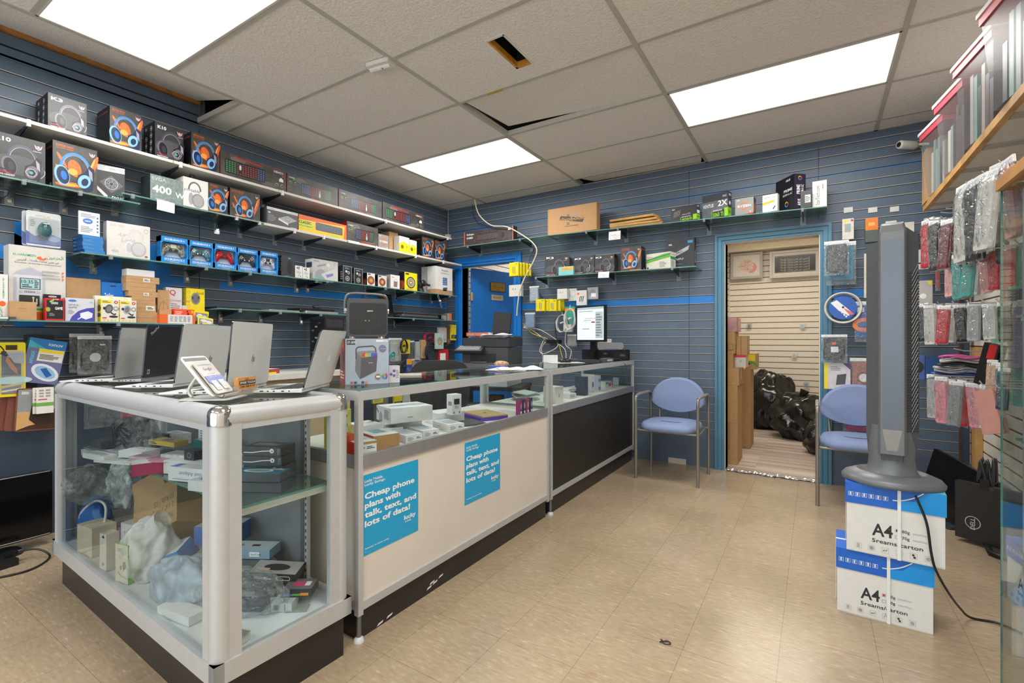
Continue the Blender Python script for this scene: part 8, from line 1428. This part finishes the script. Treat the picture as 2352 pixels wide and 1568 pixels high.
for i in range(31):z=.22+i*.021;mb.tube([(.075,-.049,z),(.098,-.027,z+.05)],.0016,STEEL,4)
mb.build('grille',t)
mb=MB();q=[(.33,2.40,.548),ony(2128,1200,2.40),ony(2139,1270,2.40),ony(2150,1310,2.42),ony(2178,1360,2.5),(.50,2.62,.06),(.545,2.675,.008),(.632,2.68,.008),(.72,2.60,.008)];mb.tube(bez(q,8),.0045,BLACK,8);o=mb.build('power_cord',t);o.matrix_parent_inverse=t.matrix_basis.inverted()
# ---- cards and pouches on the back wall right of the doorway
for i,(px,py)in enumerate(((1948,482),(2004,482),(2054,480))):hang_B('price_card',('blank white price tag above the white tag box','blank white price tag above the orange pack','blank white price tag above the green strap card')[i],px-10,px+11,py-6,py+6,'d2d0c8','box',4.575,lambda F:0,.002)
STR=lambda c:lambda F:(F.rect(F.w*.38,.1,F.w*.62,.88,C(c,.5)),F.rect(F.w*.34,.45,F.w*.66,.6,C(c,.5)))
GREYB=C('2f3033',.5)
for q in(('tag_pack','white boxed tag pack under the first price tag',1934,1960,505,552,'cfc9c0','box',4.50,lambda F:(F.rect(F.w*.2,.35,F.w*.75,.75,C('8fa39a',.4)),F.rect(.05,.86,F.w*.5,.94,YELLOW),F.disc(F.w*.85,.9,.05,RED)),.05),('tag_pack','orange topped pack under the second price tag',1986,2015,504,558,'4b5650','box',4.48,lambda F:(F.rect(0,.5,F.w,1,C('dc7a22',.4)),F.rect(F.w*.25,.68,F.w*.75,.82,C('e8a560',.4))),.05),
('strap_card','white card with a teal watch strap',2033,2058,509,560,'cfcbc1','box',4.50,STR('5fae9c'),.03),('strap_card','plain white strap card right of the teal one',2069,2098,512,572,'cbc6bc','box',4.5,None,.03),('strap_card','white card with a purple watch strap left of the fan',1984,2005,583,684,'cbc3b4','box',4.46,STR('5a3f9c'),.03),('strap_card','white card with a black link watch band',2121,2150,502,567,'cbc8bf','box',4.45,STR('2b2c2e'),.04),
('tablet_case','bagged dark grey tablet cases beside the doorway, front one',1893,1950,553,632,'3a3b3f','bag',4.36),('tablet_case','bagged blue tablet case behind the dark grey one',1898,1966,556,654,'3a86ac','bag',4.42),('cable_bag','bagged orange and blue cable right of the network cable reel',1963,2000,692,785,'28569c','bag',4.46,lambda F:(F.arc(F.w*.6,.4,.3,.22,.12,C('e07a3c',.4)),F.rect(.02,.8,F.w*.6,.95,KW))),
('headphone_bag','clear bag with black headphones beside the doorway',1886,1946,768,834,'2e3030','bag',4.36,lambda F:(F.rect(F.w*.35,.35,F.w*.7,.6,KW),F.rect(F.w*.4,.68,F.w*.6,.8,ORANGE))),('tablet_box','white and yellow tablet case box left of the fan',1893,1953,833,893,'c9c4c8','box',4.40,lambda F:(F.rect(0,0,.12,1,YELLOW),F.poly([(F.w*.5,.55),(F.w*.85,.6),(F.w*.8,.2),(F.w*.45,.16)],C('4a4c52',.3)),F.poly([(F.w*.7,1),(F.w,1),(F.w,.75)],C('5a3a6c',.4)),F.lines(.2,.7,F.w*.65,.88,3,INKG))),
('tablet_case','bagged rose-brown rotating tablet case left of the fan',1952,2006,822,906,'a3685c','bag',4.40,lambda F:(F.disc(F.w*.62,.45,.14,KW),F.arc(F.w*.62,.45,.2,.2,.03,C('7a4a42',.5)))),('tablet_case','bagged bright pink tablet case left of the fan',1936,2006,910,998,'dc3c82','bag',4.44,lambda F:F.disc(F.w*.6,.45,.12,KW)),('gadget_card','pale card tilted at the fan top right',2106,2141,573,606,'bfc4c4','box',4.44,lambda F:F.arc(F.w*.5,.5,.1,.2,.03,C('7fa0b8',.4))),('gadget_card','white packs under the tilted pale card',2105,2139,604,619,'c9c4b8','box',4.46,None,.04),
('gadget_box','light grey hanging box with a yellow corner, right of the fan',2104,2140,645,706,'b3b2ae','box',4.45,lambda F:(F.disc(F.w*.4,.42,.1,KW),F.rect(F.w*.7,.85,F.w*.95,.98,YELLOW)),.03),('strap_pack','thin red and orange strap pack on the back wall',2148,2160,598,668,'a83a2c','bag',4.40),('cable_bag','bag with a black cable and yellow plug, right of the fan',2104,2144,716,788,'6d6f70','bag',4.45,lambda F:(F.arc(F.w*.45,.6,.2,.3,.1,INK),F.rect(F.w*.4,.1,F.w*.6,.3,YELLOW))),('mouse_pack','blue blister card right of the fan',2100,2122,815,870,'4a62a4','box',4.46,lambda F:F.ell(F.w*.3,.5,.2,.25,INK)),('mouse_pack','second blue blister card with dark clamp',2124,2162,818,872,'24508c','box',4.46,lambda F:F.poly([(.2,.1),(F.w,.2),(F.w*.7,.7)],INK))):
 hang_B(*q[:8],*q[8:])
p=ony(1936,707,4.46);t=root('cable_reel','round reel of white network cable hanging right of the doorway','cable',tuple(p),0,None,(pi/2,0,0));mb=MB();R_=.115;CW=C('cfccc4',.5)
for k in range(5):mb.tube([(R_*(1-.05*(k%2))*cos(a),R_*(1-.05*(k%2))*sin(a),-.02+k*.01)for a in(2*pi*i/36 for i in range(37))],.006,CW,6,False)
mb.build('coil',t);mb=MB();F=Face(mb,(-.1,-.1,.026),(1,0,0),(0,1,0),.2,.2);F.disc(.5,.5,.44,C('2c5cae',.4),30);F.poly([(.1,.7),(.3,.8),(.8,.3),(.6,.12)],KW);F.poly([(.5,.5),(.75,.35),(.85,.25),(.7,.22)],C('d86a6a',.4));F.text('CAT5E',.3,.3,.12,C('2c5cae',.4),.02,'l',-.6);F.disc(.5,.52,.04,INK);mb.build('label_disc',t)
p=ony(2085,333,4.46);t=root('security_camera','white bullet security camera on the back wall under the ceiling','camera',tuple(p),rad(-52));V=MB();V.lathe([(0,-.07),(.026,-.07),(.03,-.06),(.03,.05),(.022,.07),(0,.07)],C('d4d0c6',.4),20);V.lathe([(0,-.0705),(.018,-.0705)],BLACK,16);V.v=[(x,z,y)for x,y,z in V.v];V.build('housing',t);mb=MB();mb.tube([(0,.05,0),(.03,.09,.0),(.06,.11,-.01)],.01,C('d4d0c6',.4),8);mb.build('bracket',t)
mb=MB();mb.tube(bez([ony(2100,335,4.56),ony(2116,340,4.56),ony(2120,365,4.56),ony(2124,390,4.56)],6),.004,C('b9b9b4',.5),6);solo(mb,'camera_cable','thin cable beside the security camera','cable')
mb=MB();mb.at((-2.12,1.935,ZC-.004),(0,0,rad(8)));mb.prism(rrect(.16,.085,.012),-.024,0,C('dcdad4',.4));mb.tube([(-.07,0,-.018),(.07,0,-.018)],.02,C('dcdad4',.4),10);mb.cyl((.02,-.01,-.04),(.02,-.01,-.036),.005,INKG);mb.at();solo(mb,'alarm_sensor','white alarm sensor stuck under the ceiling grid','sensor')
# ---- hooks of phone cases on the right wall
names={'black':'232326','grey':'8b8c8f','red':'b8202c','navy':'2a3452','pale grey':'c3c1bd','rose':'d49a94','teal':'3f9c96','mint green':'7fc0a0','wine':'6a2432','pink':'d98a96','brown':'7a5442','violet':'84709c','silver':'a8aaac','peach':'dcae90','mustard':'b8983a'}
WORD=('first','second','third','fourth','fifth','sixth','seventh','eighth','ninth','tenth','eleventh','twelfth','thirteenth','fourteenth','fifteenth')
proto={};XP=.63
def pouch(row,i,cname,px0,px1,py0,py1,X=XP,group='bagged phone cases on the right wall',lab=None,tl=0):
 a=onx((px0+px1)/2,(py0+py1)/2,X);dep=SN*X+CS*a.y;h=(py1-py0)*dep/FPX;s_=h/.19;w=(px1-px0)*dep/FPX;rz=-rad(11)-math.acos(min(.97,w/(.062*s_)))-.08*(i%3)+.08
 label=lab or '%s bagged phone case, %s from left in the %s hook row at right'%(cname,WORD[i],row)
 if cname not in proto:proto[cname]=t=bagged('phone_case',label,'phone case',group,(0,0,0),0,.098,.19,C(names[cname],.45,noise=.12),None,.014,0,True,.86,.86)
 else:t=copy_tree(proto[cname]);t['label']=label
 t.location=(X,a.y,a.z+h/2);t.rotation_euler=(rad(3)*(i%3-1),rad(tl),rz);t.scale=(.63*s_,s_,s_)
ROWS={'top':(2206,19,425,612,-7.5,'pale grey,black,silver,pale grey,grey,rose'),'second':(2122,15,506,622,-1.0,'red,black,pale grey,wine,black,black,red,navy,grey,wine,red,black'),'third':(2176,14.5,586,688,-1.6,'rose,teal,brown,teal,pale grey,rose,black,red,black,red,mint green'),'fourth':(2108,17,700,790,-.3,'black,pale grey,red,red,pale grey,black,grey,silver,navy,pale grey,mint green,black'),'lowest':(2134,17.5,862,966,2.2,'silver,pink,pale grey,grey,red,pink,black,pale grey,grey')}
for row,(x,st,y0,y1,sl,cs)in ROWS.items():
 for i,c in enumerate(cs.split(',')):
  px=x+i*st;pouch(row,i,c,px,px+st*1.25,y0+sl*i*1.6+(i*37%7-3),y1+sl*i*1.6+(i*53%9-4),XP-.04*(i%2)-(.06 if row=='top' else 0),tl=(i*29%9)-4)
  if i%2==0:
   a=onx(px+st*.6,y0+sl*i*1.6,XP-.08);mb=MB();mb.tube([(XR-.004,a.y,a.z),(XP-.07,a.y,a.z),(XP-.08,a.y,a.z+.015)],.003,C('b9b9b6',.3,.6),5);solo(mb,'display_hook','wire hook carrying bagged phone cases on the right wall','hook','wire hooks carrying phone cases')
for i in range(8):pouch('',i,('wine','pale grey','red','black','red','black','wine','red')[i],2200+i*13,2222+i*13,588+(i%3)*6-i,640+(i%3)*8-i,.72,lab='%s phone case end showing low between the top and third rows, %s along'%(('wine','pale grey','red','black','red','black','wine','red')[i],WORD[i]))
for k,(px,py)in enumerate(((2172,478),(2160,487),(2240,432),(2210,444),(2158,590),(2142,602),(2160,697),(2190,800))):
 a=onx(px,py,.62);mb=MB();mb.tube([(XR-.004,a.y,a.z-.02),(.66,a.y,a.z-.012),(.62,a.y,a.z)],.0035,C('b9b9b6',.3,.6),6);solo(mb,'display_hook','bare white wire hook tip sticking out on the right wall, %s counting from the topmost'%WORD[(2,3,0,1,4,5,6,7)[k]],'hook','wire hooks of the right wall')
for i in range(7):
 a=onx(2195+i*5,866-i*8,.70);mb=MB();mb.sheet(lambda u,v:((u-.5)*.22,(v-.5)*.13,.006*sin(u*9+i)+.004*sin(v*14)),10,6,(C('b9bcc0',.25,noise=.3,scale=30),C('3a56a4',.35),C('c3c5c8',.25,noise=.3,scale=30),C('a9a9ac',.25,noise=.3),C('2c2d30',.3),C('c9c9cb',.25,noise=.3),C('c04a8c',.4))[i]);solo(mb,'flat_pack','%s bagged pack lying flat, %s from the bottom of the pile right of the fan'%(('silver','blue','pale','grey','black','white','magenta')[i],WORD[i]),'packet','flat packs piled on hooks',tuple(a),rad(-25+8*(i%3)),thick=.01)
a=onx(2274,838,.62);mb=MB();mb.box(-.035,.035,-.012,.012,-.09,.09,BLACK);mb.box(.0,.03,-.03,-.012,.03,.09,{'*':BLACK,'-y':RED});solo(mb,'phone_holder','black and red phone holder standing among the flat packs','phone holder',None,tuple(a),0,rot=(0,rad(14),rad(-50)))
a=onx(2276,945,.58);mb=MB();RS=C('c08c80',.5)
for y in(-.014,.006):mb.box(-.04,.04,y,y+.008,-.085,.085,RS)
mb.box(-.04,.04,-.006,.006,-.02,0,RS);mb.box(-.03,.03,-.012,.012,.02,.08,INKG);solo(mb,'phone_wallet','dusty rose folding phone wallet hanging beside the glass case','phone case',None,tuple(a),0,rot=(0,rad(-14),rad(-58)))
for i,c in enumerate(('peach','peach','teal','navy')):pouch('',i,c,2273+i*9,2287+i*9,826+i*6,908+i*12,.60,lab='%s phone case hanging above the rose wallet, %s from the left'%(c,WORD[i]))
for i,(c,q)in enumerate((('pink',(2304,2324,640,720)),('navy',(2322,2344,630,730)),('mustard',(2318,2340,690,850)),('violet',(2338,2356,690,850)),('mint green',(2308,2330,835,930)),('teal',(2328,2350,830,935)))):pouch('',i,c,*q,.80,lab='%s phone case seen through the tall glass cabinet, %s of six'%(c,WORD[i]))
# ---- floor behind the fan
t=root('monitor','black flat monitor leaning on the wall behind the second armchair','monitor',(.70,3.98,.004),rad(-62));V=MB();V.prism(rrect(.46,.36,.01),0,.025,C('232427',.4),C('141518',.15));V.v=[(x,-z,y+.22)for x,y,z in V.v];V.build('screen',t,rot=(rad(-8),rad(12),0));mb=MB();mb.prism(rrect(.2,.14,.02),0,.012,C('3a3c3f',.4));mb.build('stand',t)
t=root('monitor','black monitor seen from behind with a round silver emblem, on the floor','monitor',(.79,3.62,.004),rad(-35));mb=MB();mb.box(-.13,.17,0,.045,.02,.34,C('232325',.45));F=Face(mb,(-.13,0,.02),(1,0,0),(0,0,1),.3,.32);F.arc(.25,.32,.11,.11,.012,C('b9b9b9',.3),0,360);F.text('DELL',.28,.2,.065,C('b9b9b9',.3),.015,'l',pi/2,width=.2);mb.build('housing',t,bev=.004);mb=MB();mb.tube([(0,.02,.02),(.06,-.08,.012),(.16,-.1,.012),(.2,.0,.012)],.016,BLACK,8);mb.build('stand',t)
a=onx(2268,1060,.66);mb=MB();mb.tube(bez([(.03*cos(i*1.05)+.01*sin(i),.012*sin(i*1.7),-.05-.11*(i%2)+.01*sin(i*2.3))for i in range(14)],4),.006,C('2b2b2d',.4),6);mb.box(-.02,.015,-.015,.015,-.19,-.14,BLACK);solo(mb,'power_cable','bundle of black power cable hanging beside the glass case','cable',None,(a.x,a.y,a.z+.06),rad(-40))
# ---- wooden shelf with plastic bins
WD=C('b98d50',.55,noise=.25,scale=10);t=root('wooden_shelf','wooden shelf high on the right wall with pale underside, carrying the plastic bins','shelf',(0,0,0));zz=2.03
mb=MB();mb.box(.64,XR-.004,1.2,4.2,zz-.008,zz+.012,C('cdc8bd',.6))
for i in range(8):mb.box(.645,XR-.006,1.5+i*.36,1.56+i*.36,zz-.014,zz-.008,C('a5a199',.6))
mb.build('shelf_board',t);mb=MB();mb.box(.615,.64,1.2,4.2,zz-.018,zz+.018,WD);mb.build('front_edge',t)
PB_=clear('bin_plastic','f2f3f3',white=.12,rough=.3,ior=1.2,wcol='a9acac',gloss=.5);rn=random.Random(9)
for k,(y0,y1,lab)in enumerate(((3.62,4.02,'clear plastic bin of bagged goods, farthest of four on the wooden shelf'),(3.18,3.58,'clear plastic bin, second farthest on the wooden shelf'),(2.72,3.14,'clear plastic bin, third from the far end of the wooden shelf'),(2.2,2.68,'clear plastic bin nearest the viewer on the wooden shelf'))):
 t=root('plastic_bin',lab,'bin',(.60,(y0+y1)/2,zz+.0185),rad(9),'plastic bins on the wooden shelf');w,h,d=(y1-y0)/2-.03,.40,.27;mb=MB()
 V=[(x*q+.15*(1-q)*0+(.02 if z==0 else 0)*(1 if x==0 else-1),y,z)for z,q,e in((0,1,.05),(h,1,0))for x,y in((0,-w+e),(d,-w+e),(d,w-e),(0,w-e))]
 mb.add(V,[(0,3,2,1),(0,1,5,4),(1,2,6,5),(2,3,7,6),(3,0,4,7)],PB_);mb.build('tub',t)
 mb=MB();mb.box(-.012,d+.01,-w-.01,w+.01,h,h+.018,C('d9d2d0',.4));mb.box(-.006,d,-w,w,h-.035,h-.0,C('c04a58',.45));mb.build('lid',t)
 for i in range(6):mb=MB();y=-w+.075+i*(2*w-.15)/6;mb.box(.03,.26,y,y+.03,.012,rn.uniform(.22,.34),{'*':C(rn.choice(('8d8f90','3a3b40','b9a9a4','7fa79c','c9c4bc','5a4a4c')),.4)});mb.build('bagged_goods',t)
mb=MB();mb.box(-.02,.28,0,.15,0,.34,{'*':CARD,'+z':None});F=Face(mb,(-.02,.15,0),(0,-1,0),(0,0,1),.15,.34);F.lines(.05,.1,.12,.9,1,INKG);solo(mb,'cardboard_box','open cardboard box at the far end of the wooden shelf','box',None,(.63,4.045,zz+.0185));mb=MB();mb.box(0,.2,0,.05,0,.09,C('c04a84',.4));solo(mb,'flat_pack','pink and blue packs sticking out under the farthest bin','packet',None,(.605,4.10,zz+.0185+.35),.2)if 0 else None
# ---- tall glass case at the right edge
t=root('display_cabinet','tall glass display cabinet with a wooden top edge at the right edge of view','display case',(0,0,0));x0,y1=.50,2.12
for nm,b in(('side_glass',(x0,x0+.006,.9,y1,.03,1.63)),('end_glass',(x0,.90,y1-.006,y1,.03,1.63))):mb=MB();mb.box(*b,{'*':GLASS,'+y':GLASSEDGE if nm=='side_glass' else GLASS});mb.build(nm,t)
mb=MB();mb.box(x0-.01,.92,.9,y1+.006,1.625,1.66,C('c08a4c',.45,noise=.2,scale=8));mb.build('wooden_top',t);mb=MB();mb.box(x0+.01,.9,.9,y1-.01,0,.03,C('b9bcbe',.5));mb.build('base',t)
for y in(2.05,):mb=MB();mb.tube([(x0+.04,y,.03),(x0+.04,y,1.625)],.008,C('a9b4b8',.3,.5),10);mb.build('upright',t)
for z in(.50,.84,1.22):mb=MB();mb.box(x0+.03,.90,.95,y1-.02,z,z+.006,{'+z':SHELFGLASS,'-z':SHELFGLASS,'*':GLASSEDGE});mb.build('glass_shelf',t);mb=MB();mb.box(x0+.03,x0+.2,2.045,2.055,z-.012,z-.001,C('a9b4b8',.3,.5));mb.build('shelf_bracket',t)
for i,(c,z,h,lab)in enumerate((('b89a3c',.847,.2,'yellow pack standing in the tall glass cabinet'),('a86a8c',.847,.18,'mauve pack standing beside the yellow one in the glass cabinet'),('9cc0b0',.507,.16,'mint box in the tall glass cabinet'),('2c5aa8',.032,.2,'blue box at the bottom of the tall glass cabinet'))):mb=MB();mb.box(0,.05,-.04,.04,0,h,C(c,.45));solo(mb,'gadget_pack',lab,'box','packs in the tall glass cabinet',(x0+.09+.06*(i%2),2.0,z))
a=onz(1528,1476,.002);mb=MB();mb.tube(bez([(.02*cos(i*1.3),.012*sin(i*1.9),.003+.002*(i%2))for i in range(9)],4),.0018,BLACK,5);solo(mb,'twist_tie','small twisted black scrap on the tiled floor','scrap',None,(a.x,a.y,.001))
mb=MB();a=onz(1135,211,ZC-.007);mb.box(-.06,.06,-.012,.012,0,.002,C('b9a93a',.6));solo(mb,'tape_strip','yellowish tape strip stuck on the ceiling grid','tape',None,(a.x,2.547,ZC-.0072))
for i,(px,py)in enumerate(((1721,745),(1843,745),(1824,812),(1852,880))):
 a=ony(px,py,7.385);mb=MB();mb.box(-.03,.03,-.03,0,-.05,.02,ACRYL);mb.box(-.012,.012,-.034,-.03,-.045,.0,STEEL);solo(mb,'shelf_clip','clear shelf clip on the pale storeroom slats, %s of four'%('upper left','upper right','middle','lowest')[i],'clip','shelf clips in the storeroom',tuple(a))
